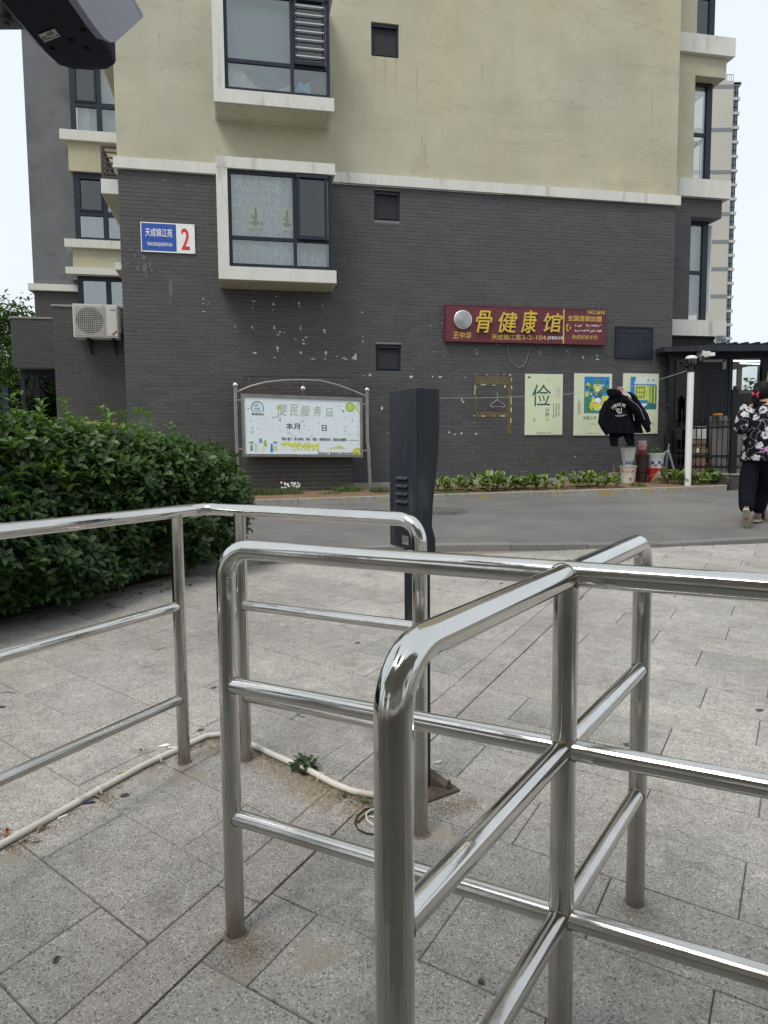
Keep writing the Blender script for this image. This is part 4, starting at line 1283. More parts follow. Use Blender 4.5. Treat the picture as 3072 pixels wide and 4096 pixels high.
# loose cable under the sign
pts = [w2w(*((lambda q: (q[0], .02, q[1]))(wp(x, y, .02)))) for x, y in ((2028, 1371), (2031, 1405), (2040, 1440), (2058, 1462), (2076, 1470), (2095, 1462), (2106, 1440), (2114, 1410), (2122, 1372))]
o = pts[0].copy()
t = thing('loose_cable', 'thin grey cable looping down below the maroon sign', 'cable', o)
MB().tube(pts, .006, 6).build('cable', M('grey_cable', (.22, .21, .19), .6), t)
# dark wall plaque
R_ = wrect(2467, 1311, 2607, 1428, .03)
t = panel('stone_plaque', 'small dark plaque with a faint engraved table at the right end of the wall', 'plaque', R_, .006, .03, M('plaque_slate', (.012, .015, .024), .5, var=.2, spec=.25))
a, b, z0, z1 = R_
m = MB()
PLG = M('faint_engraving', (.055, .062, .078), .5, bstr=0)
for x in (a+.03, a+(b-a)*.68, b-.03): m.wb(x-.002, x+.002, .03, .0315, z0+.03, z1-.09)
for i in range(11): z = z0+.03+(z1-z0-.12)*i/10; m.wb(a+.03, b-.03, .03, .0312, z-.0015, z+.0015)
m.build('engraved_table', PLG, t, smooth=0)
for i in range(9):
    z = z0+.035+(z1-z0-.12)*i/10
    text_mb('一二三四五六七八九十木水火土', (a+.045, a+(b-a)*.62, z+.008, z+.034), .0302, .001).build('lettering', PLG, t, smooth=0)
text_mb('居民信息公示栏工程公示标志牌', (a+.08, b-.08, z1-.07, z1-.035), .0302, .001, .01).build('lettering', PLG, t, smooth=0)
m = MB(); c_ = .02
m.wb(a-c_, a, .0, .04, z0-c_, z1+c_); m.wb(b, b+c_, .0, .04, z0-c_, z1+c_); m.wb(a, b, .0, .04, z0-c_, z0); m.wb(a, b, .0, .04, z1, z1+c_)
m.build('frame', NAVY, t, smooth=0)
# posters
PA = M('poster_ground', (.60, .655, .46), .55, var=.08, scale=1.5, bstr=0)
PE = M('poster_edge', (.62, .64, .58), .6, bstr=0)
def poster(label, px):
    R_ = wrect(*px, .03)
    t = panel('poster', label, 'poster', R_, .004, .024, PE, group='pale green posters on the brick wall')
    m = MB(); m.wb(R_[0]+.012, R_[1]-.012, .024, .026, R_[2]+.012, R_[3]-.012); m.build('printed_face', PA, t, smooth=0)
    return t, R_
def P2(R_, u, v): return R_[0]+(R_[1]-R_[0])*u, R_[2]+(R_[3]-R_[2])*v
def ptxt(t, R_, body, u0, u1, v0, v1, mat=INK, bold=0.0):
    s0, z0 = P2(R_, u0, v0); s1, z1 = P2(R_, u1, v1)
    text_mb(body, (s0, s1, z0, z1), .0262, .0012, bold).build('lettering', mat, t, smooth=0)
def pshape(t, R_, pts, mat, name='print', d=.0265):
    m = MB(); q = [P2(R_, *p) for p in pts]
    m.prism(q, lambda u, v, w_: (u, -w_, v), d+.0008, d); m.build(name, mat, t, smooth=0)
def ell(cx, cy, rx, ry, n=16): return [(cx+rx*math.cos(2*math.pi*i/n), cy+ry*math.sin(2*math.pi*i/n)) for i in range(n)]
DGI = M('dark_green_ink', (.03, .085, .06), .7, var=.3, scale=20, bstr=0)
t, R_ = poster('pale green poster with one large dark character, leftmost poster on the wall', (2101, 1496, 2251, 1740))
ptxt(t, R_, '俭', .18, .68, .47, .83, DGI, .0)
ptxt(t, R_, '以', .54, .65, .39, .455, DGI); ptxt(t, R_, '养', .53, .65, .30, .375, DGI); ptxt(t, R_, '德', .54, .64, .22, .285, PYEL)
for i, u in enumerate((.76, .83, .90)):
    ptxt(t, R_, '\n'.join('静以修身俭以养德勤'), u-.02, u+.02, .28+.02*i, .52)
    if i: ptxt(t, R_, '\n'.join('中华传统美德一二三四五六七八'), u-.012, u+.008, .60, .79, DGI)
ptxt(t, R_, '浙江省宣传部工委 · 沙洲社区', .30, .70, .025, .045)
ptxt(t, R_, '\n'.join('非淡泊无以'), .22, .27, .22, .28)
pshape(t, R_, ell(.10, .945, .05, .02, 8), PGREEN); pshape(t, R_, ell(.61, .92, .02, .03, 8), PYEL)
t, R_ = poster('pale poster with blue and green dancing shapes, left of and behind the hanging clothes', (2297, 1494, 2447, 1742))
pshape(t, R_, [(.26, .36), (.93, .36), (.93, .95), (.26, .95)], PBLUE, 'picture', .0262)
pshape(t, R_, [(.27, .37), (.60, .37), (.50, .55), (.38, .66), (.27, .70)], PGREEN, d=.0270)
for cx, cy, rx, ry, mt in ((.62, .80, .12, .09, PYEL), (.62, .85, .11, .05, PGREEN), (.40, .80, .10, .06, PGREEN), (.36, .82, .05, .03, PYEL), (.84, .76, .08, .05, PGREEN), (.33, .67, .055, .05, PYEL), (.45, .72, .05, .05, PGREEN), (.62, .70, .15, .06, PGREEN), (.62, .70, .09, .045, WHT2), (.62, .56, .09, .05, WHT2), (.62, .47, .13, .07, PYEL), (.50, .56, .04, .08, PYEL), (.76, .57, .04, .08, PYEL), (.84, .60, .07, .05, PYEL), (.45, .44, .06, .03, PYEL), (.85, .44, .06, .04, PGREEN)):
    pshape(t, R_, ell(cx, cy, rx, ry, 12), mt, d=.0275+.0003*random.random())
random.seed(3)
for i in range(34):
    cx, cy = random.uniform(.30, .90), random.uniform(.40, .90)
    if abs(cx-.62) < .14 and cy > .72: continue
    rx = random.uniform(.012, .04); pshape(t, R_, ell(cx, cy, rx, rx*.6, 9), random.choice((PBLUE, PGREEN, DGI, PYEL, WHT2, DGI)), d=.0282+.0001*(i % 6))
for cx, cy in ((.57, .81), (.67, .81)):
    pshape(t, R_, ell(cx, cy, .035, .022, 10), WHT2, d=.0285); pshape(t, R_, ell(cx, cy, .018, .012, 8), DGI, d=.0290)
for i in range(16):
    u = .52+.014*i; pshape(t, R_, [(u, .63), (u+.008, .63), (u+.008, .72), (u, .72)], DGI, d=.0285)
ptxt(t, R_, '中国少年', .24, .60, .255, .315, INK)
ptxt(t, R_, '各有各志', .38, .72, .17, .215, M('faded_yellow_ink', (.58, .62, .33), .6, bstr=0))
for u in (.11, .155): ptxt(t, R_, '\n'.join('少年强国家强民'), u-.014, u+.014, .34, .60)
ptxt(t, R_, '浙江省宣传部工委 · 沙洲社区', .33, .66, .03, .045)
t, R_ = poster('pale poster with a small house picture, rightmost of the three posters', (2492, 1494, 2634, 1735))
pshape(t, R_, [(.20, .41), (.94, .41), (.94, .945), (.20, .945)], PBLUE, 'picture', .0262)
pshape(t, R_, [(.30, .82), (.94, .82), (.94, .945), (.36, .945)], M('print_pale', (.62, .70, .68), .6, var=.15, scale=20, bstr=0), d=.027)
pshape(t, R_, [(.32, .56), (.94, .56), (.94, .82), (.32, .82)], PFADEY, d=.0272)
pshape(t, R_, [(.36, .60), (.60, .60), (.60, .78), (.36, .78)], PGREEN, d=.0276)
pshape(t, R_, [(.39, .62), (.57, .62), (.57, .76), (.39, .76)], PYEL, d=.028)
for u in (.45, .51): pshape(t, R_, [(u-.006, .62), (u+.006, .62), (u+.006, .76), (u-.006, .76)], DGI, d=.0284)
pshape(t, R_, [(.39, .685), (.57, .685), (.57, .695), (.39, .695)], DGI, d=.0284)
pshape(t, R_, [(.74, .52), (.94, .52), (.94, .80), (.74, .80)], PGREEN, d=.0276)
for u in (.70, .77, .86): pshape(t, R_, [(u, .50), (u+.035, .50), (u+.035, .79), (u, .79)], PYEL, d=.028)
pshape(t, R_, [(.20, .41), (.94, .41), (.94, .50), (.66, .52), (.20, .47)], M('print_teal', (.02, .16, .17), .6, var=.4, scale=25, bstr=0), d=.0286)
pshape(t, R_, [(.35, .42), (.55, .43), (.70, .50), (.40, .51)], WHT2, d=.029)
for i in range(14):
    u = .34+.043*i; pshape(t, R_, ell(u, .82, .022, .012, 8), PBLUE, d=.029)
ptxt(t, R_, '方 天', .66, .88, .865, .915, INK, .01)
ptxt(t, R_, '奋斗之门', .50, .87, .13, .185, INK)
ptxt(t, R_, '浙江省宣传部工委 · 沙洲社区', .33, .66, .03, .045)
# pink wire hanger on a nail
t = thing('wire_hanger', 'empty pink wire hanger on a nail inside the brown tape outline', 'hanger', (ws(1988, 1600), -.03, wz(1988, 1600)), 'W')
pts = [(1984, 1578), (1987, 1573), (1991, 1576), (1990, 1585), (1989, 1600), (2012, 1614), (2020, 1622), (2021, 1627), (1962, 1627), (1962, 1621), (1970, 1612), (1989, 1599)]
MB().tube([(ws(x, y, .03), -.03, wz(x, y, .03)) for x, y in pts], .005, 6).build('wire', M('pale_pink_wire', (.50, .40, .38), .5), t)
m = MB()
for x in (1970, 2011): m.tube([(ws(x, 1627, .03), -.03, wz(x, 1627, .03)), (ws(x, 1632, .03), -.03, wz(x, 1632, .03))], .005, 6)
m.build('peg_hook', M('pale_pink_wire', (0, 0, 0)), t)
m = MB(); m.tube([(ws(1987, 1574), 0, wz(1987, 1574)), (ws(1987, 1574), -.05, wz(1987, 1574))], .004, 6); m.build('nail', GREYP, t)
# wooden lath lying on the brick enclosure
m = MB(); m.bar((ws(1262, 1500, .3), -.3, pz1+.025), (ws(1370, 1494, .3), -.34, pz1+.04), .03, .012)
l_ = m.build('wooden_lath', M('reddish_lath', (.20, .10, .07), .8), None, frame='W'); tag(l_, 'thin reddish wooden lath lying on top of the brick enclosure', 'wood strip')

# ================================================================ NOTICE BOARD
dN = .85
nb = thing('notice_board', 'white community notice board in a steel frame on two leaning posts with an arch', 'notice board', (ws(1210, 1980, dN), -dN, .62), 'W')
def npt(x, y, d=dN): s_, z_ = wp(x, y, d); return Vector((s_, -d, z_))
c4 = [npt(963, 1574), npt(1449, 1592), npt(1451, 1829), npt(971, 1826)]
e1 = (c4[1]-c4[0]).normalized(); e3 = Vector((-e1.z, 0, e1.x))
def nb_uv(u, v, w_=0.0):
    t_ = c4[0].lerp(c4[1], u); b_ = c4[3].lerp(c4[2], u)
    p = b_.lerp(t_, v); return Vector((p.x, p.y-w_, p.z))
def nquad(u0, u1, v0, v1, w0, w1):
    m = MB(); vs = [nb_uv(u, v, w_) for w_ in (w0, w1) for v in (v0, v1) for u in (u0, u1)]
    return m.add(vs, [(0, 2, 3, 1), (4, 5, 7, 6), (0, 1, 5, 4), (2, 6, 7, 3), (0, 4, 6, 2), (1, 3, 7, 5)])
nquad(.004, .996, .004, .996, -.07, -.002).build('case', GREYP, nb, smooth=0)
nquad(.02, .98, .035, .965, -.002, .002).build('printed_sheet', BOARD, nb, smooth=0)
fr = nquad(0, .022, 0, 1, -.075, .02)
for q in ((.978, 1, 0, 1), (.022, .978, 0, .045), (.022, .978, .955, 1)): merge(fr, nquad(*q, -.075, .02))
DST = M('dull_steel', (.30, .295, .28), .35, .75, var=.2, scale=8)
fr.build('frame', DST, nb, smooth=0)
NW, NH = 1360., 640.
def ntxt(body, x0, y0, x1, y1, mat, bold=0.0, shear=0.0):
    # coordinates inside the printed sheet, origin top left, 1360 x 640
    u0, u1, v0, v1 = .02+.96*x0/NW, .02+.96*x1/NW, .965-.93*y1/NH, .965-.93*y0/NH
    text_mb(body, (u0, u1, v0, v1), 0, .001, bold, shear, fn=lambda a, b, w_: tuple(nb_uv(a, b, .003+w_))).build('lettering', mat, nb, smooth=0)
def nshape(pts, mat, name='print', w_=.003):
    m = MB(); m.prism([(.02+.96*x/NW, .965-.93*y/NH) for x, y in pts], lambda u, v, z: tuple(nb_uv(u, v, z)), w_+.0006, w_); m.build(name, mat, nb, smooth=0)
def nell(cx, cy, rx, ry, n=14): return [(cx+rx*math.cos(2*math.pi*i/n), cy+ry*math.sin(2*math.pi*i/n)) for i in range(n)]
ntxt('便', 380, 75, 500, 205, PFADE, -.004, .15); ntxt('民', 530, 75, 620, 205, PFADE, 0, .15); ntxt('服', 650, 90, 760, 205, PFADE, 0, .15); ntxt('务', 800, 85, 900, 200, PFADE, 0, .15); ntxt('日', 950, 105, 1030, 205, PFADE, 0, .1)
nshape(nell(400, 110, 28, 22), PFADEY, w_=.0025)
ntxt('本月', 480, 285, 640, 355, INK, .01); ntxt('日', 900, 300, 955, 365, INK, .015)
ntxt('项目: 磨刀、修小家电、织补、理发、修理电动车、测血压血糖等', 425, 445, 1190, 480, INK, .01)
ntxt('(以现场活动为准)', 1200, 462, 1340, 477, INK)
ntxt('鸣岐地产·聚晟物业服务有限公司', 850, 608, 1335, 634, INK, .012)
LOGO = M('logo_green', (.10, .26, .20), .6, bstr=0)
m = MB()
m.tube([nb_uv(.02+.96*(155+68*math.cos(a))/NW, .965-.93*(125-70*math.sin(a))/NH, .004) for a in [rad(-25+i*10) for i in range(24)]], .007, 5); m.build('logo', LOGO, nb)
nshape([(118, 95), (165, 85), (165, 105), (118, 110)], M('logo_blue', (.12, .32, .50), .6, bstr=0), 'logo')
for i in range(5): nshape([(122+i*14, 118+(i % 2)*8), (131+i*14, 118+(i % 2)*8), (131+i*14, 150), (122+i*14, 150)], M('logo_blue', (0, 0, 0)), 'logo')
nshape([(95, 160), (215, 160), (215, 166), (95, 166)], M('logo_blue', (0, 0, 0)), 'logo')
ntxt('聚晟物业', 88, 182, 228, 208, DGI, .012); ntxt('鸣岐', 40, 130, 66, 146, INK)
nshape(nell(1240, 85, 56, 56, 20), M('lime_print', (.30, .48, .08), .6, var=.1, bstr=0), 'seal')
nshape(nell(1240, 85, 34, 34, 16), PFADEY, 'seal', .0037)
ntxt('民生', 1215, 70, 1265, 100, M('lime_print', (0, 0, 0)), .01)
nshape([(1290, 70), (1345, 40), (1335, 90), (1355, 150), (1310, 120)], PFADEY)
nshape(nell(1160, 135, 13, 16, 8), M('logo_blue', (0, 0, 0)))
nshape([(970, 165), (1040, 168), (1038, 195), (968, 192)], M('pale_slip', (.50, .58, .55), .7, bstr=0))
for x, y in ((1100, 70), (1105, 110)): nshape([(x, y), (x+40, y+2), (x+40, y+14), (x, y+12)], M('pale_slip', (0, 0, 0)))
yy = []
for i in range(34):
    x = 430+i*13+random.uniform(-4, 4); y = 525+random.uniform(-22, 22)+max(0, i-18)*1.2
    nshape(nell(x, y, random.uniform(10, 24), random.uniform(12, 24), 7), PYEL, w_=.0026+.0001*(i % 5))
for x in (570, 610, 650, 700, 740, 790, 850): nshape(nell(x, 580+random.uniform(-8, 8), 14, 18, 7), PYEL)
nshape([(960, 565), (1070, 545), (1110, 525), (1150, 545), (1180, 568)], PFADEY)
nshape(nell(1320, 600, 60, 48, 14), PYEL, w_=.0022)
for i in range(6): nshape(nell(1285+i*14, 560+random.uniform(-6, 60), 7, 5, 6), LOGO)
for (x, y, w_, h_, mt) in ((60, 540, 30, 60, PGREEN), (100, 520, 50, 90, M('pale_slip', (0, 0, 0))), (160, 460, 45, 50, M('logo_blue', (0, 0, 0))), (215, 480, 40, 70, M('lime_print', (0, 0, 0))), (290, 520, 34, 95, M('print_blue', (0, 0, 0))), (325, 545, 50, 50, PFADEY)):
    nshape([(x+w_*.2, y), (x+w_*.8, y), (x+w_, y+h_), (x, y+h_)], mt)
for x, y in ((75, 520), (350, 515)):
    nshape(nell(x, y, 24, 20, 10), M('paper_skin', (.66, .62, .55), .7, bstr=0), w_=.0036); nshape(nell(x, y-11, 25, 11, 10), LOGO, w_=.0042)
nshape([(190, 555), (225, 550), (228, 595), (192, 598)], M('poster_ground', (0, 0, 0)), w_=.0038)
m = MB()
for i in range(46):
    x, y = random.choice([(random.uniform(70, 200), random.uniform(230, 400)), (random.uniform(215, 420), 225+random.uniform(-12, 12)), (random.choice((218, 412))+random.uniform(-6, 6), random.uniform(230, 380)), (random.uniform(560, 900), random.uniform(240, 430)), (random.uniform(1160, 1345), random.uniform(230, 420)), (random.choice((1180, 1265, 1330)), random.uniform(200, 420))])
    pts = nell(x, y, random.uniform(3, 16), random.uniform(2, 12), 6)
    m.prism([(.02+.96*(a+random.uniform(-4, 4))/NW, .965-.93*(b+random.uniform(-3, 3))/NH) for a, b in pts], lambda u, v, z: tuple(nb_uv(u, v, z)), .0032, .0024)
m.build('glue_residue', PGREY, nb, kind='stuff', smooth=0)
# posts, arch
bl_ = npt(942, 1546); br_ = npt(1468, 1565); rb = npt(1482, 1978)
rb.z = gz(w2w(rb.x, dN, 0).y)+.05
lb_ = Vector((npt(948, 1900).x+.02, -dN, gz(w2w(-2.0, dN, 0).y)+.0))
MB().tube([lb_, npt(945, 1700), bl_], .03, 14).build('post', DST, nb)
MB().tube([rb, npt(1474, 1800), npt(1470, 1770), npt(1469, 1700), br_], .031, 14).build('post', DST, nb)
for p in (bl_, br_): m = MB(); m.ball((p.x, p.y, p.z+.02), .048, 16); m.build('finial_ball', STEEL, nb)
arc = [npt(x, y) for x, y in ((948, 1568), (1000, 1546), (1060, 1530), (1130, 1522), (1210, 1520), (1280, 1523), (1350, 1540), (1410, 1562), (1463, 1585))]
MB().tube(arc, .017, 10).build('arch_rail', DST, nb)
p = npt(1212, 1555); m = MB(); m.ball(p, .05, 16); m.build('centre_ball', STEEL, nb)
MB().tube([npt(1212, 1521), npt(1212, 1584)], .006, 6).build('centre_rod', DST, nb)
for (x0, y0, x1) in ((945, 1601, 965), (947, 1797, 972), (1449, 1617, 1470), (1450, 1803, 1474)):
    MB().tube([npt(x0, y0), npt(x1, y0)], .012, 8).build('side_bracket', DST, nb)

# ================================================================ AIR CONDITIONER on the annex
dA = DA+.40
a, b = ws(291, 1280, dA), ws(471, 1280, dA)
z0, z1 = wz(380, 1349, dA), wz(380, 1216, dA)
ac = thing('air_conditioner', 'white wall-mounted outdoor air conditioning unit with a round fan grille', 'air conditioner', ((a+b)/2, -DA, z0), 'W')
m = MB(); fx = a+(b-a)*.37; fz = (z0+z1)/2; fr_ = (z1-z0)*.40
m.wb(a, b, DA+.10, dA-.012, z0, z1)
body = m.build('casing', ACW, ac, smooth=0)
m = MB(); m.wb(a+.02, a+(b-a)*.71, dA-.012, dA-.004, z0+.03, z1-.03); m.build('fan_panel', M('ac_panel', (.44, .43, .40), .6), ac, smooth=0)
m = MB(); m.wb(a+(b-a)*.74, b-.02, dA-.012, dA, z0+.03, z1-.03); m.build('front_panel', ACW, ac, smooth=0)
m = MB(); m.lathe((fx, -dA-.0, fz), [(fr_, -.002), (fr_, .002), (.001, .004)], 32, 'y'); m.build('fan_opening', M('fan_well', (.10, .10, .095), .8, bstr=0), ac)
m = MB()
for i in range(3):
    an = i*2.09+.4; pts = [(fx+r_*math.cos(an+q), fz+r_*math.sin(an+q)) for r_, q in ((.03, 0), (fr_*.9, -.1), (fr_*.95, .35), (fr_*.8, .75), (.04, .9))]
    m.prism(pts, lambda u, v, w_: (u, -w_, v), dA+.003, dA+.009)
m.lathe((fx, -dA-.014, fz), [(.05, 0.008), (.05, 0)], 14, 'y')
m.build('fan_blade', M('fan_grey', (.05, .05, .05), .6, bstr=0), ac, smooth=0)
m = MB()
for i in range(-8, 9):
    o_ = i*(fr_*1.12)/8
    m.wb(fx+o_-.0025, fx+o_+.0025, dA+.012, dA+.016, fz-fr_*1.12, fz+fr_*1.12); m.wb(fx-fr_*1.12, fx+fr_*1.12, dA+.016, dA+.019, fz+o_-.0025, fz+o_+.0025)
m.build('guard_grille', ACW, ac, smooth=0)
text_mb('GREE', (b-(b-a)*.17, b-.035, z1-.11, z1-.085), dA, .001, .03).build('lettering', M('dark_print', (.04, .06, .07), .6, bstr=0), ac, smooth=0)
m = MB(); m.add([(b-(b-a)*.15, -dA-.001, z0+.045), (b-.022, -dA-.001, z0+.15), (b-.022, -dA-.001, z0+.045)], [(0, 1, 2)]); m.build('sticker', WHT2, ac, smooth=0)
m = MB(); m.bar((b-(b-a)*.15, -dA-.002, z0+.05), (b-.022, -dA-.002, z0+.13), .004, .022); m.build('sticker_stripe', M('orange_stripe', (.60, .22, .06), .6, bstr=0), ac, smooth=0)
m = MB(); m.bar((b-(b-a)*.125, -dA-.003, z0+.045), (b-.022, -dA-.003, z0+.108), .004, .020); m.build('sticker_stripe', BLUE, ac, smooth=0)
for x in (a+(b-a)*.30, a+(b-a)*.86):
    m = MB(); m.bar((x, -DA, z0-.02), (x, -dA+.02, z0-.02), .035, .03); m.bar((x, -DA, z0-.25), (x, -DA, z0), .03, .02); m.bar((x, -DA, z0-.24), (x, -dA+.06, z0-.03), .02, .02)
    m.build('wall_bracket', BLK, ac, smooth=0)
m = MB(); m.tube([(b, -dA+.12, z0+.22), (b+.06, -dA+.14, z0+.25), (b+.10, -dA+.16, z0+.14), (b+.07, -DA-.05, z0+.02), (b+.04, -DA-.03, z0-.15)], .014, 7)
m.tube([(b, -dA+.14, z0+.3), (b+.10, -dA+.14, z0+.30), (b+.13, -dA+.18, z0+.18), (sL, -DA-.2, z0+.14)], .012, 7); m.build('pipe_run', M('pipe_lagging', (.16, .16, .17), .8), ac)
m = MB(); m.wb(b, b+.025, DA+.14, dA-.1, z0+.12, z1-.06); m.build('valve_cover', ACW, ac, smooth=0)

# ================================================================ POTS, BUCKETS, LADDER by the wall
def spot(x, y, h=.062):
    """a point of the planted bed seen at photo pixel x,y"""
    r = ray(x, y); t = (h-CAMZ)/(r.z-S*r.y); return Vector((r.x*t, r.y*t, S*r.y*t+h))
def pot(name, label, cat, c, prof, mat, n=24, rim=None, group=None, deco=None, rot=0):
    t = thing(name, label, cat, (c.x, c.y, c.z), group=group)
    m = MB(); m.lathe(c, prof, n, rot=rot); m.build('vessel', mat, t)
    if rim:
        m = MB(); m.lathe(c, rim, n); m.build('rim', mat, t)
    return t
def hollow(r0, r1, h, w_=.008, lip=.0):
    return [(r0, 0), (r0+(r1-r0)*.5, h*.5), (r1, h-.02), (r1+lip, h-.02), (r1+lip, h), (r1-w_, h), (r1-w_-.01, h-.05), (.001, h-.05)]
BUCK = M('cream_bucket', (.56, .53, .45), .5, var=.08)
c1 = spot(2511, 1932)
kx = (c1-Vector((0, 0, CAMZ))).length/FPX            # metres per source pixel here
t = pot('paint_bucket', 'large cream plastic bucket with a red printed band, bottom of the pot stack', 'bucket', c1, hollow(24*kx, 30*kx, 66*kx, lip=.012), BUCK)
def label_on(t, c, r, z0, z1, a0, a1, mat, name='printed_band'):
    m = MB(); n = 10; vs = []
    for i in range(n+1):
        a_ = rad(a0+(a1-a0)*i/n); vs += [(c.x+r*math.cos(a_), c.y+r*math.sin(a_), c.z+z0), (c.x+r*math.cos(a_), c.y+r*math.sin(a_), c.z+z1)]
    m.add(vs, [(2*i, 2*i+2, 2*i+3, 2*i+1) for i in range(n)]); m.build(name, mat, t)
label_on(t, c1, 29.3*kx, 43*kx, 50*kx, 200, 300, REDP)
label_on(t, c1, 27.0*kx, 12*kx, 22*kx, 262, 280, M('grey_print', (.16, .17, .18), .6, bstr=0), 'printed_picture')
label_on(t, c1, 29.6*kx, 45*kx, 47.5*kx, 215, 285, WHT2, 'lettering')
c2 = c1+Vector((-.005, 0, 66*kx-.0))
t = pot('porcelain_pot', 'small white pot with blue pattern standing on the cream bucket', 'flower pot', c2, hollow(17*kx, 21*kx, 25*kx, lip=.01), BLUEW)
for a_ in (225, 250, 275, 300): label_on(t, c2, 19.6*kx, 5*kx, 16*kx, a_, a_+14, INKB, 'blue_pattern')
c3 = c2+Vector((0, 0, 25*kx))
t = pot('square_planter', 'tall white square planter on top of the blue patterned pot', 'flower pot', c3, [(24*kx, 0), (29*kx, 38*kx), (31*kx, 39*kx), (31*kx, 42*kx), (28*kx, 42*kx), (27*kx, 37*kx), (.001, 37*kx)], M('off_white_plastic', (.58, .60, .56), .5), 4, rot=math.pi/4)
t.rotation_euler.z = 0
ORGSQ = c3
m = MB()
for i in range(9):
    a_ = random.uniform(0, 6.28); l = random.uniform(.05, .12)
    m.tube([c3+Vector((0, 0, 38*kx)), c3+Vector((math.cos(a_)*.03, math.sin(a_)*.03, 38*kx+l*.7)), c3+Vector((math.cos(a_)*.07, math.sin(a_)*.07, 38*kx+l))], [.005, .004, .001], 5)
m.build('seedling', ALOE, t)
c4_ = spot(2456, 1922)
t = pot('cream_pot', 'squat cream flower pot with dark red dots and dried stems', 'flower pot', c4_, [(17*kx, 0), (23*kx, 12*kx), (22*kx, 26*kx), (24*kx, 30*kx), (20*kx, 30*kx), (19*kx, 27*kx), (.001, 27*kx)], SAGE)
for a_ in (230, 255, 280, 305): label_on(t, c4_, 23.2*kx, 14*kx, 19*kx, a_, a_+8, REDP, 'red_dot')
m = MB()
for i in range(5): m.tube([c4_+Vector((0, 0, 27*kx)), c4_+Vector((random.uniform(-.03, .03), 0, 27*kx+random.uniform(.1, .2)))], [.004, .001], 5)
m.build('dried_stem', WOOD, t)
c5 = spot(2566, 1928)
MRP = M('dark_maroon_pot', (.038, .014, .013), .6, var=.2)
t = pot('maroon_urn', 'tall dark maroon cylinder pot between the bucket and the red tub', 'urn', c5, [(21*kx, 0), (21*kx, 38*kx), (24*kx, 40*kx), (24*kx, 44*kx), (22*kx, 46*kx), (22*kx, 92*kx), (24*kx, 94*kx), (24*kx, 104*kx), (20*kx, 104*kx), (19*kx, 96*kx), (.001, 96*kx)], MRP)
c6 = c5+Vector((0, 0, 104*kx-.004))
t = pot('red_pot', 'small dark red plastic pot on top of the maroon urn', 'flower pot', c6, hollow(13*kx, 17*kx, 20*kx, lip=.006), M('brick_red_plastic', (.30, .06, .045), .5))
c7 = c6+Vector((0, 0, 20*kx-.003))
t = pot('pink_pot', 'pale pink ribbed pot above the dark red pot', 'flower pot', c7, hollow(13*kx, 17*kx, 21*kx, lip=.006), PINKP)
c8 = c7+Vector((0, 0, 21*kx-.003))
t = pot('white_pot', 'pale translucent pot, topmost of its stack', 'flower pot', c8, [(13*kx, 15*kx-15*kx), (17*kx, 15*kx), (15.5*kx, 15*kx), (12*kx, 3*kx), (.001, 3*kx)], M('translucent_plastic', (.58, .50, .48), .4))
c9 = spot(2622, 1928)
t = pot('red_tub', 'bright red plastic tub under the large porcelain pot', 'tub', c9, hollow(25*kx, 32*kx, 54*kx, lip=.01), RED)
c10 = c9+Vector((0, 0, 54*kx-.02))
t = pot('porcelain_planter', 'large white porcelain planter with blue landscape painting holding an aloe plant', 'flower pot', c10, [(24*kx, 0), (27*kx, 20*kx), (30*kx, 50*kx), (34*kx, 56*kx), (34*kx, 60*kx), (29*kx, 60*kx), (27*kx, 52*kx), (.001, 52*kx)], BLUEW)
m = MB()
for i in range(10):
    a_ = rad(205+i*13); h0 = (16+random.uniform(-5, 5))*kx; h1 = h0+random.uniform(4, 14)*kx; r = 29.2*kx
    vs = [(c10.x+r*math.cos(a_+q), c10.y+r*math.sin(a_+q), c10.z+z) for q, z in ((-.11, h0), (.11, h0+.01), (.13, h1*.8), (0, h1), (-.12, h1*.85))]
    m.add(vs, [(0, 1, 2, 3, 4)])
m.build('painted_landscape', INKB, t)
al = thing('aloe_plant', 'spiky green aloe plant growing in the white porcelain planter', 'plant', (c10.x, c10.y, c10.z+52*kx))
def blade(m, p, dirv, L, w_, bend, tone=.5, seg=4, fold=.25):
    d = Vector(dirv).normalized(); side = d.cross(Vector((0, 0, 1)))
    if side.length < .05: side = Vector((1, 0, 0))
    side.normalize(); up = side.cross(d)
    vs = []; ed = []
    for i in range(seg+1):
        t_ = i/seg; ww = w_*(math.sin(math.pi*(t_*.8+.12))**.7 if i < seg else .02)
        q = p+d*(L*t_)+Vector((0, 0, -1))*(bend*L*t_*t_)
        vs += [q-side*ww/2+up*ww*fold, q, q+side*ww/2+up*ww*fold]
    fs = []
    for i in range(seg): fs += [(3*i, 3*i+1, 3*i+4, 3*i+3), (3*i+1, 3*i+2, 3*i+5, 3*i+4)]
    m.add(vs, fs, tone)
o_ = Vector((c10.x, c10.y, c10.z+52*kx))
for i in range(30):
    a_ = random.uniform(0, 6.28); e_ = random.uniform(.35, 1.4)
    m = MB(); blade(m, o_, (math.cos(a_)*math.cos(e_), math.sin(a_)*math.cos(e_), math.sin(e_)), random.uniform(.14, .26), .03, .25, random.random())
    m.build('leaf', ALOE, al, smooth=60)
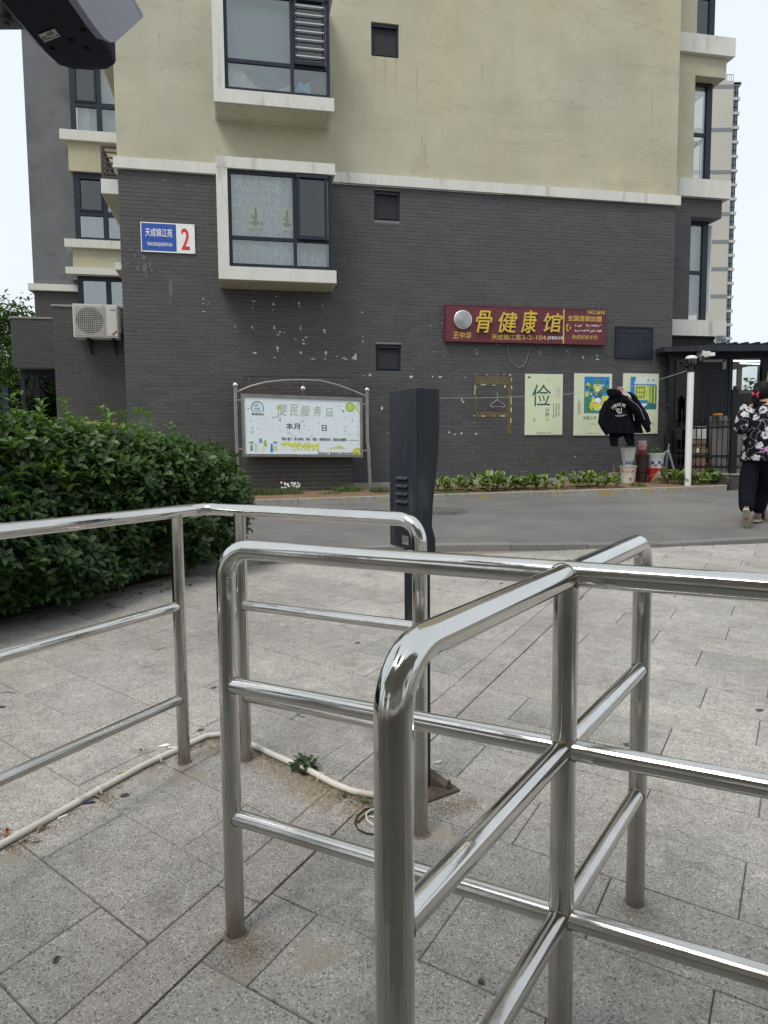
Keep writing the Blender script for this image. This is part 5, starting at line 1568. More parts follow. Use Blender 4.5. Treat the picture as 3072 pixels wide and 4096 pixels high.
# folding easel / ladder of grey tubes
lc = spot(2668, 1925)
ld = thing('folding_stand', 'grey metal folding stand leaning beside the pots at the fence', 'folding stand', (lc.x, lc.y, lc.z))
def lp(x, y, dy=0): return bp(x, y, lc.y+dy)
m = MB(); m.tube([lp(2658, 1896), lp(2675, 1785), lp(2677, 1776)], .011, 8); m.build('leg', GREYP, ld)
m = MB(); m.bar(lp(2699, 1888, -.1), lp(2675, 1805), .035, .02); m.build('leg', GREYP, ld)
m = MB(); m.bar(lp(2664, 1900, .2), lp(2675, 1800), .03, .02); m.build('leg', GREYP, ld)
m = MB(); m.tube([lp(2652, 1817), lp(2658, 1810), lp(2678, 1800)], .01, 8); m.tube([lp(2653, 1818), lp(2656, 1895)], .01, 8); m.build('handle', GREYP, ld)
# straw broom head on the bed
bc = spot(2640, 1932)
m = MB()
m.loft([[bc+Vector((u*a_, v*b_, z)) for u, v in [(math.cos(q*math.pi/6), math.sin(q*math.pi/6)) for q in range(12)]] for a_, b_, z in ((.16, .10, 0), (.15, .09, .05), (.09, .06, .14), (.02, .02, .24))])
o = m.build('straw_heap', M('straw', (.26, .20, .13), .95, var=.4, scale=60, stretch=(1, 1, .2), bstr=.8, bscale=80), None)
tag(o, 'tan straw broom head slumped beside the red tub', 'broom')

# ================================================================ HANGING CLOTHES on a wire
pt = gp(2750, 1942, .06)
pole_top = bp(2762, 1478, pt.y)
wire_pts = []
hook = w2w(ws(1700, 1592), .03, wz(1700, 1592))
cl_y = 12.15
hang = bp(2475, 1558, cl_y)
t = thing('washing_line', 'thin wire strung from the brick wall to the white camera pole', 'washing line', hook)
def sag(a, b, s_, n=8): return [a.lerp(b, i/n)-Vector((0, 0, s_*4*(i/n)*(1-i/n))) for i in range(n+1)]
m = MB(); m.tube(sag(hook, hang, .05), .0035, 5); m.tube(sag(hang, pole_top, .02)[1:], .0035, 5); m.build('wire', M('pale_wire', (.35, .35, .34), .5), t)
def oval(cx, cy, z, rx, ry, n=14, ph=0.0, jag=0.0):
    return [Vector((cx+rx*math.cos(2*math.pi*i/n+ph)*(1+random.uniform(-jag, jag)), cy+ry*math.sin(2*math.pi*i/n+ph), z)) for i in range(n)]
def garment(rows, Y, n=16, depth=.055, jag=.03, yo=0.0):
    """rows: (xl, xr, y) in photo pixels from top to bottom -> closed hanging tube of cloth"""
    m = MB(); rings = []
    for xl, xr, y in rows:
        a = bp(xl, y, Y); b = bp(xr, y, Y); cx, cy, cz = (a.x+b.x)/2, Y+yo, (a.z+b.z)/2
        rx = (b.x-a.x)/2
        rings.append([Vector((cx+rx*math.cos(q), cy+min(depth, rx*.8)*math.sin(q)*(1+.35*math.sin(5*q+y*.05)), cz+(b.z-a.z)/2*math.cos(q))) for q in [2*math.pi*i/n for i in range(n)]])
    return m.loft(rings[::-1])
jk = thing('black_jacket', 'black hooded jacket lettered TREASURE 01 hanging from the washing line', 'jacket', bp(2475, 1560, cl_y))
garment([(2452, 2478, 1566), (2440, 2492, 1585), (2424, 2502, 1603), (2414, 2512, 1630), (2408, 2520, 1665), (2418, 2530, 1700), (2430, 2541, 1725), (2433, 2541, 1732)], cl_y, 22, .07).build('body', CLOTH, jk, smooth=60)
garment([(2436, 2450, 1556), (2424, 2470, 1561), (2422, 2484, 1572), (2430, 2476, 1584), (2438, 2462, 1592)], cl_y, 16, .08, yo=-.05).build('hood', CLOTH, jk, smooth=60)
def limb(pts, rr, Y, ys=None):
    m = MB(); P_ = [bp(x, y, Y+(ys[i] if ys else 0)) for i, (x, y) in enumerate(pts)]
    return m.tube(P_, rr, 14)
limb([(2430, 1608), (2412, 1650), (2408, 1688), (2418, 1710), (2432, 1738)], [.055, .065, .07, .06, .04], cl_y-.02).build('left_sleeve', CLOTH, jk, smooth=60)
limb([(2498, 1595), (2528, 1622), (2565, 1660), (2585, 1700), (2596, 1728)], [.06, .075, .08, .06, .035], cl_y-.04).build('right_sleeve', CLOTH, jk, smooth=60)
def jt(body, px, bold=.0):
    x0, y0, x1, y1 = px
    a = bp(x0, y1, cl_y-.10); b = bp(x1, y0, cl_y-.10)
    text_mb(body, (a.x, b.x, a.z, b.z), 0, .001, bold, fn=lambda u, v, w_: (u, cl_y-.092-w_, v-(b.z-a.z)*.0+((u-(a.x+b.x)/2)*.16)) ).build('lettering', WHT2, jk, smooth=0)
arcs = 'TREASURE'
a0 = bp(2446, 1640, cl_y-.1); a1 = bp(2502, 1622, cl_y-.1)
for i, ch_ in enumerate(arcs):
    u = (i+.5)/8; x = 2448+u*54; y = 1632-10*math.sin(math.pi*u)-8*u+ (4 if i == 0 else 0)
    p = bp(x, y, cl_y-.1); h_ = .048; w__ = .018; rot = (0.5-u)*1.1+.12
    text_mb(ch_, (-w__, w__, -h_/2, h_/2), 0, .001, .02, fn=lambda q, v, w_: (p.x+q*math.cos(rot)-v*math.sin(rot), cl_y-.092-w_, p.z+q*math.sin(rot)+v*math.cos(rot))).build('lettering', M('cream_print', (.55, .52, .44), .7, bstr=0), jk, smooth=0)
text_px = bp(2463, 1651, cl_y-.1); b__ = bp(2487, 1634, cl_y-.1)
text_mb("'01", (text_px.x, b__.x, text_px.z, b__.z), 0, .001, .03, fn=lambda u, v, w_: (u, cl_y-.092-w_, v+(u-text_px.x)*.15)).build('lettering', M('cream_print', (0, 0, 0)), jk, smooth=0)
for (x0, x1, y, h_) in ((2473, 2488, 1652, .014), (2461, 2506, 1661, .006), (2468, 2496, 1665, .005)):
    a = bp(x0, y+2, cl_y-.1); b = bp(x1, y-2, cl_y-.1)
    m = MB(); m.bar((a.x, cl_y-.093, a.z), (b.x, cl_y-.093, b.z), .002, h_); m.build('printed_line', M('cream_print', (0, 0, 0)), jk, smooth=0)
tr_ = thing('striped_track_jacket', 'black tracksuit jacket with white shoulder stripes hanging behind the hooded jacket', 'jacket', bp(2510, 1570, cl_y+.12))
garment([(2490, 2520, 1568), (2484, 2534, 1576), (2490, 2546, 1600), (2500, 2556, 1640), (2515, 2562, 1690), (2530, 2572, 1728), (2534, 2573, 1733)], cl_y+.14, 18, .05).build('body', CLOTH, tr_, smooth=60)
limb([(2528, 1582), (2552, 1622), (2580, 1662), (2595, 1700)], [.05, .06, .055, .045], cl_y+.14).build('sleeve', CLOTH, tr_, smooth=60)
for k in range(3):
    m = MB(); p_ = [bp(2488+k*2, 1571+k*4, cl_y+.055), bp(2508+k*2, 1572+k*4, cl_y+.05), bp(2520+k*1, 1583+k*4, cl_y+.055), bp(2523, 1595+k*3, cl_y+.07)]
    m.tube(p_, .008, 5); m.build('shoulder_stripe', WHT2, tr_)
m = MB(); m.tube([bp(2532, 1648, cl_y+.02), bp(2537, 1682, cl_y+.02)], .008, 5); m.build('side_stripe', WHT2, tr_)
m = MB(); m.tube([bp(2512, 1592, cl_y-.13), bp(2550, 1620, cl_y-.13), bp(2562, 1636, cl_y-.13), bp(2578, 1678, cl_y-.13)], .0035, 5); m.build('sleeve_piping', M('piping_grey', (.40, .40, .40), .6), jk)
tw = thing('black_trousers', 'black trousers hanging below the jackets on the washing line', 'trousers', bp(2490, 1700, cl_y+.05))
garment([(2445, 2535, 1690), (2438, 2538, 1730), (2436, 2474, 1752), (2440, 2473, 1770), (2445, 2472, 1786)], cl_y+.05, 14, .05).build('leg', CLOTH2, tw, smooth=60)
garment([(2480, 2530, 1715), (2492, 2538, 1742), (2503, 2538, 1765), (2512, 2539, 1784)], cl_y+.05, 14, .05).build('leg', CLOTH2, tw, smooth=60)
hg = thing('pink_hanger', 'pale pink hanger hook holding the jackets on the wire', 'hanger', bp(2480, 1552, cl_y))
for dx in (0, 8):
    m = MB(); m.tube([bp(2472+dx, 1560, cl_y), bp(2470+dx, 1553, cl_y), bp(2476+dx, 1549, cl_y), bp(2484+dx, 1551, cl_y), bp(2487+dx, 1557, cl_y), bp(2481+dx, 1566, cl_y), bp(2478+dx, 1572, cl_y)], .008, 6); m.build('hook', PINKP, hg)
sh = m = MB(); m.tube([bp(2440, 1590, cl_y), bp(2478, 1572, cl_y), bp(2520, 1590, cl_y)], .008, 6); m.build('shoulder_bar', PINKP, hg)

# ================================================================ WHITE POLE WITH DOME CAMERAS
wpz = thing('camera_pole', 'slim white pole with a black dome camera and white cap beside the fence', 'camera pole', (pt.x, pt.y, pt.z-.05))
r = .055
topz = bp(2762, 1485, pt.y).z
m = MB(); m.tube([(pt.x, pt.y, pt.z-.06), (pt.x, pt.y, topz)], r, 18); m.build('pole', WPAINT, wpz)
hc = Vector((pt.x, pt.y, topz)); hx = .095
m = MB(); m.lathe(hc, [(.035, 0), (.035, .08), (.075, .09), (.085, .12), (.088, .20), (.075, .235), (.001, .236)], 20); m.build('dome', M('black_dome', (.012, .012, .014), .15), wpz)
m = MB(); m.lathe(hc, [(.092, .205), (.092, .225), (.075, .25), (.03, .262), (.001, .263)], 20); m.build('white_cap', WPAINT, wpz)
m = MB(); m.lathe(hc+Vector((0, -.078, .155)), [(.03, .0), (.03, -.012), (.001, -.012)], 12, 'y'); m.build('lens', M('lens_glass', (.05, .045, .045), .2), wpz)
m = MB(); m.lathe(hc, [(.062, -.015), (.062, .02), (.04, .02)], 18); m.build('collar', BLK, wpz)
# ================================================================ GUARD BOOTH
by = 13.3
gb = thing('guard_booth', 'charcoal metal guard booth with glazed sides and a ribbed flat roof', 'guard booth', (bp(2900, 1900, by).x, by, .7))
def B(x, y, dy=0.0): return bp(x, y, by+dy)
def brect(m, x0, y0, x1, y1, dy0, dy1):
    a = B(x0, (y0+y1)/2); b = B(x1, (y0+y1)/2); z1_, z0_ = B((x0+x1)/2, y0).z, B((x0+x1)/2, y1).z
    return m.box(a.x, b.x, by+dy0, by+dy1, z0_, z1_)
zbase, zroof = .70, B(2850, 1412).z
X0, X1 = B(2668, 1600).x, B(3200, 1600).x
m = MB(); 
for (x0, x1) in ((2672, 2694), (2774, 2797), (2910, 2924), (3042, 3064), (3190, 3205)): brect(m, x0, 1412, x1, 1985, 0, .10)
brect(m, 2672, 1405, 3205, 1432, .002, .098)
m.build('corner_post', BLK, gb, smooth=0)
m = MB(); brect(m, 2797, 1432, 2910, 1990, .02, .08); dr = m.build('door', M('dark_door', (.010, .011, .015), .45, bstr=0, spec=.25), gb, smooth=0)
m = MB(); brect(m, 2812, 1500, 2815, 1900, .012, .02); brect(m, 2903, 1500, 2906, 1900, .012, .02); brect(m, 2815, 1500, 2903, 1503, .012, .02); m.build('door_moulding', NAVY, dr, smooth=0)
m = MB(); brect(m, 2812, 1438, 2900, 1448, .0, .018); brect(m, 2891, 1440, 2905, 1477, .0, .02); m.build('tape_patch', M('silver_tape', (.20, .21, .22), .35, .4), dr, smooth=0)
for (x0, y0, x1, y1, gl_) in ((2694, 1432, 2774, 1800, GLD), (2694, 1805, 2774, 1985, GLD), (2924, 1440, 3042, 1573, GL), (2924, 1580, 3042, 1700, GLD), (3064, 1440, 3190, 1700, GLD)):
    m = MB(); brect(m, x0, y0, x1, y1, .04, .047); m.build('pane', gl_, gb, smooth=0)
m = MB(); brect(m, 2924, 1573, 3042, 1580, .0, .07); brect(m, 2694, 1798, 2774, 1806, .0, .07); brect(m, 2697, 1440, 2700, 1985, -.01, .03); m.build('glazing_bar', NAVY, gb, smooth=0)
m = MB(); brect(m, 2924, 1700, 3205, 1985, .02, .06); m.build('lower_panel', M('taupe_panel', (.13, .12, .11), .8), gb, smooth=0)
# far wall of the booth with its own windows
bb_ = 2.4
def bfar(m, x0, y0, x1, y1, dy0=0, dy1=.08):
    a = bp(x0, (y0+y1)/2, by+bb_); b = bp(x1, (y0+y1)/2, by+bb_)
    return m.box(a.x, b.x, by+bb_+dy0, by+bb_+dy1, bp((x0+x1)/2, y1, by+bb_).z, bp((x0+x1)/2, y0, by+bb_).z)
GRN = M('booth_inner_green', (.075, .085, .08), .7)
m = MB(); bfar(m, 2600, 1420, 3160, 1465); bfar(m, 2600, 1560, 3160, 1990); bfar(m, 2952, 1465, 2968, 1560); bfar(m, 3036, 1465, 3060, 1560); bfar(m, 2600, 1465, 2921, 1560)
m.build('rear_wall', GRN, gb, smooth=0)
m = MB(); bfar(m, 2600, 1380, 3160, 1425); m.build('ceiling_edge', GRN, gb, smooth=0)
m = MB()
m.tube([bp(2922, 1443, by+.7), bp(3042, 1445, by+.7)], .014, 8); m.tube([bp(2960, 1453, by+1.3), bp(3040, 1455, by+1.3)], .012, 8); m.build('strip_light', TUBEL, gb)
# roof
m = MB(); zr0, zr1 = B(2900, 1413).z, B(2900, 1390).z
fs_ = .30
m.add([(B(2641, 1400).x, by-fs_+.15, zr0+.02), (B(2790, 1400).x, by-fs_, zr0), (7.9, by-fs_, zr0), (7.9, by+2.8, zr0), (B(2641, 1400).x, by+2.8, zr0+.02),
       (B(2641, 1400).x, by-fs_+.15, zr1), (B(2790, 1400).x, by-fs_, zr1), (7.9, by-fs_, zr1), (7.9, by+2.8, zr1), (B(2641, 1400).x, by+2.8, zr1)],
      [(4, 3, 2, 1, 0), (5, 6, 7, 8, 9), (0, 1, 6, 5), (1, 2, 7, 6), (2, 3, 8, 7), (3, 4, 9, 8), (4, 0, 5, 9)])
m.build('roof_fascia', DKG, gb, smooth=0)
x = B(2790, 1400).x
while x < 7.8:
    m = MB(); m.prism([(x, zr1+.003), (x+.205, zr1+.003), (x+.20, zr1+.05), (x+.16, zr1+.062), (x, zr1+.03)], lambda u, v, w_: (u, w_, v), by-fs_+.02, by+2.75); m.build('roof_rib', BLK, gb, smooth=0)
    x += .205
# solar panel and wall camera on the booth
sp = thing('solar_panel', 'small tilted solar panel standing on the booth roof', 'solar panel', (B(2890, 1390).x, by, zr1))
q = [bp(2861, 1341, by+.25), bp(2902, 1341, by+.25), bp(2908, 1369, by+.0), bp(2869, 1371, by+.0)]
m = MB(); m.add(q+[p+Vector((0, .03, -.02)) for p in q], [(0, 1, 2, 3), (7, 6, 5, 4), (0, 4, 5, 1), (1, 5, 6, 2), (2, 6, 7, 3), (3, 7, 4, 0)]); m.build('frame', GREYP, sp, smooth=0)
for i in range(5):
    for j in range(3):
        def L2(u, v): return q[0].lerp(q[1], u).lerp(q[3].lerp(q[2], u), v)+Vector((0, -.004, .003))
        u0, v0 = .05+i*.18, .08+j*.285
        m = MB(); m.add([L2(u0, v0), L2(u0+.165, v0), L2(u0+.165, v0+.26), L2(u0, v0+.26)], [(0, 1, 2, 3)]); m.build('solar_cell', M('solar_blue', (.012, .014, .03), .2, bstr=0), sp, smooth=0)
m = MB(); m.box(q[3].x+.02, q[2].x, by-.02, by+.14, zr1+.02, zr1+.075); m.tube([q[2]+Vector((-.04, .05, .1)), (q[2].x-.02, by+.3, zr1+.02)], .01, 6); m.build('bracket', WPAINT, sp, smooth=0)
wc = thing('wall_camera', 'white bullet camera under the booth roof next to the pole dome', 'security camera', B(2800, 1440, -.2))
m = MB(); brect(m, 2781, 1411, 2812, 1436, -.30, -.05); m.build('housing', ACW, wc, smooth=0)
m = MB(); brect(m, 2796, 1422, 2818, 1435, -.42, -.1); m.build('camera_body', WPAINT, wc, smooth=0)
m = MB(); p = B(2811, 1428, -.42); m.lathe(p, [(.022, .0), (.022, -.02), (.001, -.02)], 12, 'y'); m.build('lens', BLK, wc)
m = MB(); m.ball(B(2803, 1444, -.25), .05, 12); m.build('small_dome', M('black_dome', (0, 0, 0)), wc)
# things stored in the booth yard
fy = 12.55
m = MB(); a = bp(2785, 1712, fy+.35); b = bp(2823, 1692, fy+.35); m.box(a.x, b.x, fy+.3, fy+.6, bp(2800, 1755, fy+.35).z, a.z+.03)
o = m.build('styrofoam_box', M('styrofoam', (.55, .55, .54), .9), None, smooth=0); tag(o, 'white foam box on top of the cardboard stack behind the fence', 'foam box')
cb = thing('cardboard_stack', 'stack of flattened brown cardboard boxes behind the black fence', 'cardboard', (bp(2797, 1880, fy+.4).x, fy+.4, .7))
zt_, zb_ = bp(2797, 1757, fy+.35).z, .72
n = 9
for i in range(n):
    a = bp(2772, 1800, fy+.35).x+random.uniform(-.03, .03); b = bp(2820, 1800, fy+.35).x+random.uniform(-.03, .03)
    m = MB(); m.box(a, b, fy+.3+random.uniform(-.03, .03), fy+.62, zb_+(zt_-zb_)*i/n, zb_+(zt_-zb_)*(i+.93)/n); m.build('cardboard_box', CARD, cb, smooth=0)
m = MB(); a = bp(2787, 1810, fy+.2); b = bp(2801, 1794, fy+.2); m.box(a.x, b.x, fy+.255, fy+.26, a.z, b.z); m.build('white_label', WHT2, cb, smooth=0)
m = MB(); a = bp(2860, 1661, fy+.3); b = bp(2888, 1657, fy+.3); m.box(a.x, b.x, fy+.25, fy+.4, a.z, b.z+.015)
o = m.build('orange_tray', M('orange_plastic', (.55, .20, .02), .5), None, smooth=0); tag(o, 'small orange tray resting on a ledge behind the fence', 'tray')
m = MB(); a = bp(2826, 1900, fy+.55); b = bp(2918, 1664, fy+.55); m.box(a.x, 6.95, fy+.42, fy+.50, .7, b.z)
o = m.build('screen_board', M('taupe_board', (.125, .115, .105), .85, var=.2, scale=3, stretch=(3, 3, .5)), None, smooth=0); tag(o, 'grey brown board screen standing behind the fence bars', 'board screen')
# ================================================================ IRON FENCE on its low brick wall
FA = bp(2664, 1885, 13.15); FB = bp(2928, 1893, 12.25); FC = Vector((7.4, 11.3, 0))
def lowwall(a, b, zt0, zt1, nm='low_wall'):
    return a, b
lw = thing('low_brick_wall', 'low dark brick wall with a grey coping under the iron fence', 'low wall', ((FB.x), FB.y, .6))
zc_ = bp(2928, 1893, 12.25).z
for (a, b) in ((FA, FB), (FB, FC)):
    a = Vector((a.x, a.y, 0)); b = Vector((b.x, b.y, 0)); t_ = (b-a).normalized(); nn = Vector((-t_.y, t_.x, 0))
    m = MB(); vs = [p+nn*k+Vector((0, 0, z)) for z in (.4, zc_-.03) for p in (a, b) for k in (-.10, .10)]
    m.add(vs, [(0, 2, 3, 1), (4, 5, 7, 6), (0, 4, 6, 2), (1, 3, 7, 5), (0, 1, 5, 4), (2, 6, 7, 3)]); core = m.build('core', MORT, lw, smooth=0)
    m = MB(); vs = [p+nn*k+Vector((0, 0, z)) for z in (zc_-.03, zc_) for p in (a-t_*.0, b+t_*.0) for k in (-.125, .125)]
    m.add(vs, [(0, 2, 3, 1), (4, 5, 7, 6), (0, 4, 6, 2), (1, 3, 7, 5), (0, 1, 5, 4), (2, 6, 7, 3)]); m.build('coping', CONC, lw, smooth=0)
    L_ = (b-a).length; outn = nn if nn.y < 0 else -nn
    for (u, v, z0, z1) in bricks(0, L_, .5, zc_-.035, []):
        mm = MB(); c_ = .0025
        P_ = lambda q, z, k: a+t_*q+outn*(.10+k)+Vector((0, 0, z))
        mm.add([P_(u, z0, 0), P_(v, z0, 0), P_(v, z1, 0), P_(u, z1, 0), P_(u+c_, z0+c_, .006), P_(v-c_, z0+c_, .006), P_(v-c_, z1-c_, .006), P_(u+c_, z1-c_, .006)], [(4, 5, 6, 7), (0, 1, 5, 4), (1, 2, 6, 5), (2, 3, 7, 6), (3, 0, 4, 7)])
        mm.build('brick', BRD, lw, smooth=0)
def fence(a, b, label, n):
    a = Vector((a.x, a.y, zc_)); b = Vector((b.x, b.y, zc_))
    t = thing('iron_fence', label, 'fence', ((a.x+b.x)/2, (a.y+b.y)/2, zc_), group='black iron fence panels by the guard booth')
    H = 1.0
    for h in (.10, .30, .80): m = MB(); m.bar(a+Vector((0, 0, h)), b+Vector((0, 0, h)), .03, .035); m.build('rail', BLK, t, smooth=0)
    d = (b-a).normalized()
    for i in range(1, n):
        p = a.lerp(b, i/n); hh = H+(.06 if i % 2 else -.04)
        m = MB(); m.tube([p+Vector((0, 0, .03)), p+Vector((0, 0, hh))], .009, 6); m.lathe(p, [(.009, hh-.01), (.017, hh+.01), (.012, hh+.04), (.001, hh+.09)], 8); m.build('picket', BLK, t, smooth=50)
    for i in range(n):
        p = a.lerp(b, (i+.5)/n)+Vector((0, 0, .20))
        m = MB(); m.tube([p+d*(.05*math.cos(q*.524))+Vector((0, 0, .085*math.sin(q*.524))) for q in range(12)], .007, 5, closed=True)
        m.build('ring', BLK, t)
        p = a.lerp(b, (i+.5)/n)+Vector((0, 0, .86))
        for s_ in (-1, 1):
            m = MB(); m.tube([p+d*(s_*(.045-.03*k/8*1.0)*math.cos(k*.55))+Vector((0, 0, .05*math.sin(k*.55)-.0)) for k in range(9)], .006, 5); m.build('scroll', BLK, t)
    return t
fence(FA, FB, 'black wrought iron fence panel between the brick wall and the ball-topped post', 13)
fence(FB, FC, 'black wrought iron fence panel to the right of the ball-topped post, behind the walker', 11)
for (p_, lab, w_, hh) in ((FA, 'square black fence post against the brick wall corner', .08, 1.18), (FB, 'square black fence post with a round ball cap left of the walker', .10, 1.42), (FC, 'square black fence post at the far right end of the iron fence', .10, 1.42)):
    t = thing('fence_post', lab, 'fence post', (p_.x, p_.y, zc_))
    m = MB(); m.box(p_.x-w_/2, p_.x+w_/2, p_.y-w_/2, p_.y+w_/2, zc_, zc_+hh); m.build('shaft', BLK, t, smooth=0)
    m = MB(); m.box(p_.x-w_/2-.01, p_.x+w_/2+.01, p_.y-w_/2-.01, p_.y+w_/2+.01, zc_+hh, zc_+hh+.02); m.build('cap', BLK, t, smooth=0)
    m = MB(); m.ball((p_.x, p_.y, zc_+hh+.05), .035, 12); m.build('ball', BLK, t)

# ================================================================ FAR TOWER
TY = 143.
tw_ = thing('tower_block', 'very tall pale apartment tower with stacked corner balconies far behind the booth', 'tower block', (bp(2880, 1400, TY).x, TY, 0))
def T(x, y, dy=0.0): return bp(x, y, TY+dy)
xr0 = T(2920, 800).x; xl0 = T(2600, 800).x; zt_ = T(2920, 323).z
m = MB(); m.box(xl0, xr0, TY, TY+18, -1, zt_); m.build('wall', M('tower_render', (.40, .385, .34), .9, var=.05, scale=.1, bstr=0), tw_, smooth=0)
m = MB(); m.box(xl0, xr0-1.0, TY+1, TY+17, zt_, T(2920, 288).z); m.build('plant_room', M('tower_render', (0, 0, 0)), tw_, smooth=0)
fl_ = (T(2950, 1300).z-T(2950, 335).z)/-17.0
fl_ = abs(fl_)
for yb_ in (342, 515, 684, 852, 963, 1072, 1181, 1290):
    z = T(2900, yb_).z
    m = MB(); m.box(xl0, xr0-.01, TY-.05, TY-.002, z-.55, z+.15); m.build('grey_band', M('tower_band', (.17, .18, .20), .9, bstr=0), tw_, smooth=0)
bx1 = T(2939, 800, .5).x; z = zt_-.4; k = 0
while z > 3:
    m = MB(); m.box(xr0-.2, bx1+.30, TY+.3, TY+6, z-.30, z+.22); bs = m.build('balcony_slab', M('tower_slab', (.40, .395, .37), .9, bstr=0), tw_, smooth=0)
    m = MB(); m.box(xr0+.0, bx1, TY+.5, TY+6, z-fl_+.25, z-.35); m.build('balcony_glazing', M('tower_glass', (.10, .14, .15), .3, var=.3, scale=.15, bstr=0), bs, smooth=0)
    m = MB()
    for x in (xr0+.05, (xr0+bx1)/2, bx1-.1): m.box(x-.07, x+.07, TY+.42, TY+.49, z-fl_+.25, z-.35)
    m.box(xr0, bx1, TY+.43, TY+.48, z-fl_*.62, z-fl_*.57); m.build('window_frame', NAVY, bs, smooth=0)
    z -= fl_; k += 1
m = MB(); m.box(xr0-.2, bx1, TY+2, TY+9, zt_-.2, zt_+.9) if False else m.box(xr0, bx1+.5, TY+.3, TY+9, zt_-.6, zt_-.0); m.build('roof_slab', M('tower_slab', (0, 0, 0)), tw_, smooth=0)
m = MB()
for i in range(4): x = xr0-1.3+i*.4; m.box(x-.04, x+.04, TY, TY+.1, zt_, zt_+1.2)
m.box(xr0-1.4, xr0-.02, TY, TY+.1, zt_+1.1, zt_+1.2); m.build('roof_railing', GREYP, tw_, smooth=0)

# ================================================================ PLANTS
def hosta(label, c, r, n, group, hscale=1.0):
    r *= 1.25; n = int(n*1.25)
    t = thing('hosta_plant', label, 'plant', (c.x, c.y, c.z), group=group)
    for i in range(n):
        a_ = random.uniform(0, 2*math.pi); rr_ = r*math.sqrt(random.random())*.75
        e_ = random.uniform(.35, 1.25); L = random.uniform(.17, .27)*hscale; W = L*random.uniform(.42, .58)
        base = Vector((c.x+rr_*math.cos(a_), c.y+rr_*math.sin(a_), c.z))
        st_h = random.uniform(.03, .24)*hscale*(1.25-rr_/r*.7)
        d = Vector((math.cos(a_)*math.cos(e_), math.sin(a_)*math.cos(e_), math.sin(e_)))
        p = base+Vector((d.x*.04, d.y*.04, st_h))
        m = MB(); tone = random.random()
        side = d.cross(Vector((0, 0, 1))).normalized(); up = side.cross(d); seg = 5; vs = []; ed = []
        for k in range(seg+1):
            q = k/seg; ww = W*math.sin(math.pi*min(.98, q*.93+.07))**.75
            ctr = p+d*(L*q)+Vector((0, 0, -.45*L*q*q))
            for s_, e in ((-1, 1), (-.62, .0), (0, 0), (.62, .0), (1, 1)):
                vs.append(ctr+side*(ww/2*s_)+up*(abs(s_)*ww*.16)); ed.append(float(e))
        fs = [(5*k+j, 5*k+j+1, 5*k+j+6, 5*k+j+5) for k in range(seg) for j in range(4)]
        m.add(vs, fs, tone, ed)
        m.build('leaf', HOSTA, t, smooth=80)
    m = MB()
    for i in range(6):
        a_ = random.uniform(0, 6.28); m.tube([c, c+Vector((r*.4*math.cos(a_), r*.4*math.sin(a_), .1))], .004, 4)
    m.build('stalk', GRASS, t)
GH = 'variegated hostas in the planted bed'
hx_ = [(1752, 'half hidden by the grey terminal at the left end of the hosta row', .14, 14), (1824, 'second from the left of the hosta row', .19, 26), (1905, 'third from the left of the hosta row', .15, 18), (1960, 'tallest hosta in the middle of the long row', .18, 26), (2022, 'right of the tallest hosta in the long row', .19, 26), (2090, 'below the green poster character', .16, 20), (2145, 'just left of the gap in the bed', .16, 22), (2185, 'small trailing hosta at the end of the long row', .09, 8),
       (2250, 'tiny hosta alone in the gap between the rows', .07, 6), (2225, 'smallest seedling hosta in front of the gap', .06, 5), (2305, 'first hosta of the right row', .14, 18), (2356, 'middle hosta of the right row', .16, 22), (2418, 'hosta beside the cream pot', .18, 26), (2690, 'large hosta left of the white pole', .20, 30), (2724, 'hosta touching the foot of the white pole', .14, 18), (2808, 'hosta right of the white pole under the low wall', .18, 24), (2846, 'rightmost hosta by the low brick wall', .13, 14)]
for x, lab, r_, n in hx_:
    y = 1967-(x-1752)*.030
    if x > 2600: y = 1936
    if x == 2225: y += 10
    hosta('yellow-edged hosta, '+lab, spot(x, y), r_, n, GH, 1.0 if lab.startswith('tall') else .86)
def tuft(name, label, cat, c, rx, ry, n, h, mat, group=None, tone=(0, 1)):
    m = MB()
    for i in range(n):
        a_ = random.uniform(0, 6.28); q = math.sqrt(random.random())
        p = Vector((c.x+rx*q*math.cos(a_), c.y+ry*q*math.sin(a_), c.z-.01)); hh = h*random.uniform(.4, 1)*(1.1-q*.5)
        l = Vector((random.uniform(-.6, .6), random.uniform(-.6, .6), 1)).normalized()
        w__ = random.uniform(.002, .005)
        s_ = Vector((math.cos(a_*3), math.sin(a_*3), 0))*w__
        m.add([p-s_, p+s_, p+l*hh*.6+s_*.8, p+l*hh*.6-s_*.8, p+l*hh+Vector((l.x, l.y, 0))*hh*.4], [(0, 1, 2, 3), (3, 2, 4)], random.uniform(*tone))
    o = m.build(name, mat, None, smooth=0); tag(o, label, cat, group); return o
GG = 'grass tufts growing in the planted bed'
for i, (x, y, rx, n, h, lab) in enumerate(((1040, 1978, .42, 800, .17, 'left of the white daisies'), (1390, 1965, .26, 500, .18, 'in front of the right end of the notice board'), (1522, 1968, .17, 360, .16, 'between the notice board post and the grey terminal'), (1320, 1975, .2, 180, .08, 'thin and low, under the notice board'), (2550, 1945, .14, 160, .14, 'in front of the cream bucket'), (1790, 1975, .25, 200, .10, 'under the hostas beside the grey terminal'))):
    tuft('grass_tuft', 'green grass tuft in the bed '+lab, 'grass', spot(x, y), rx, .16, n, h, GRASS, GG)
dz = spot(1162, 1976)
t = thing('daisy_plant', 'small clump of white daisies in the bed left of the notice board foot', 'flowers', (dz.x, dz.y, dz.z))
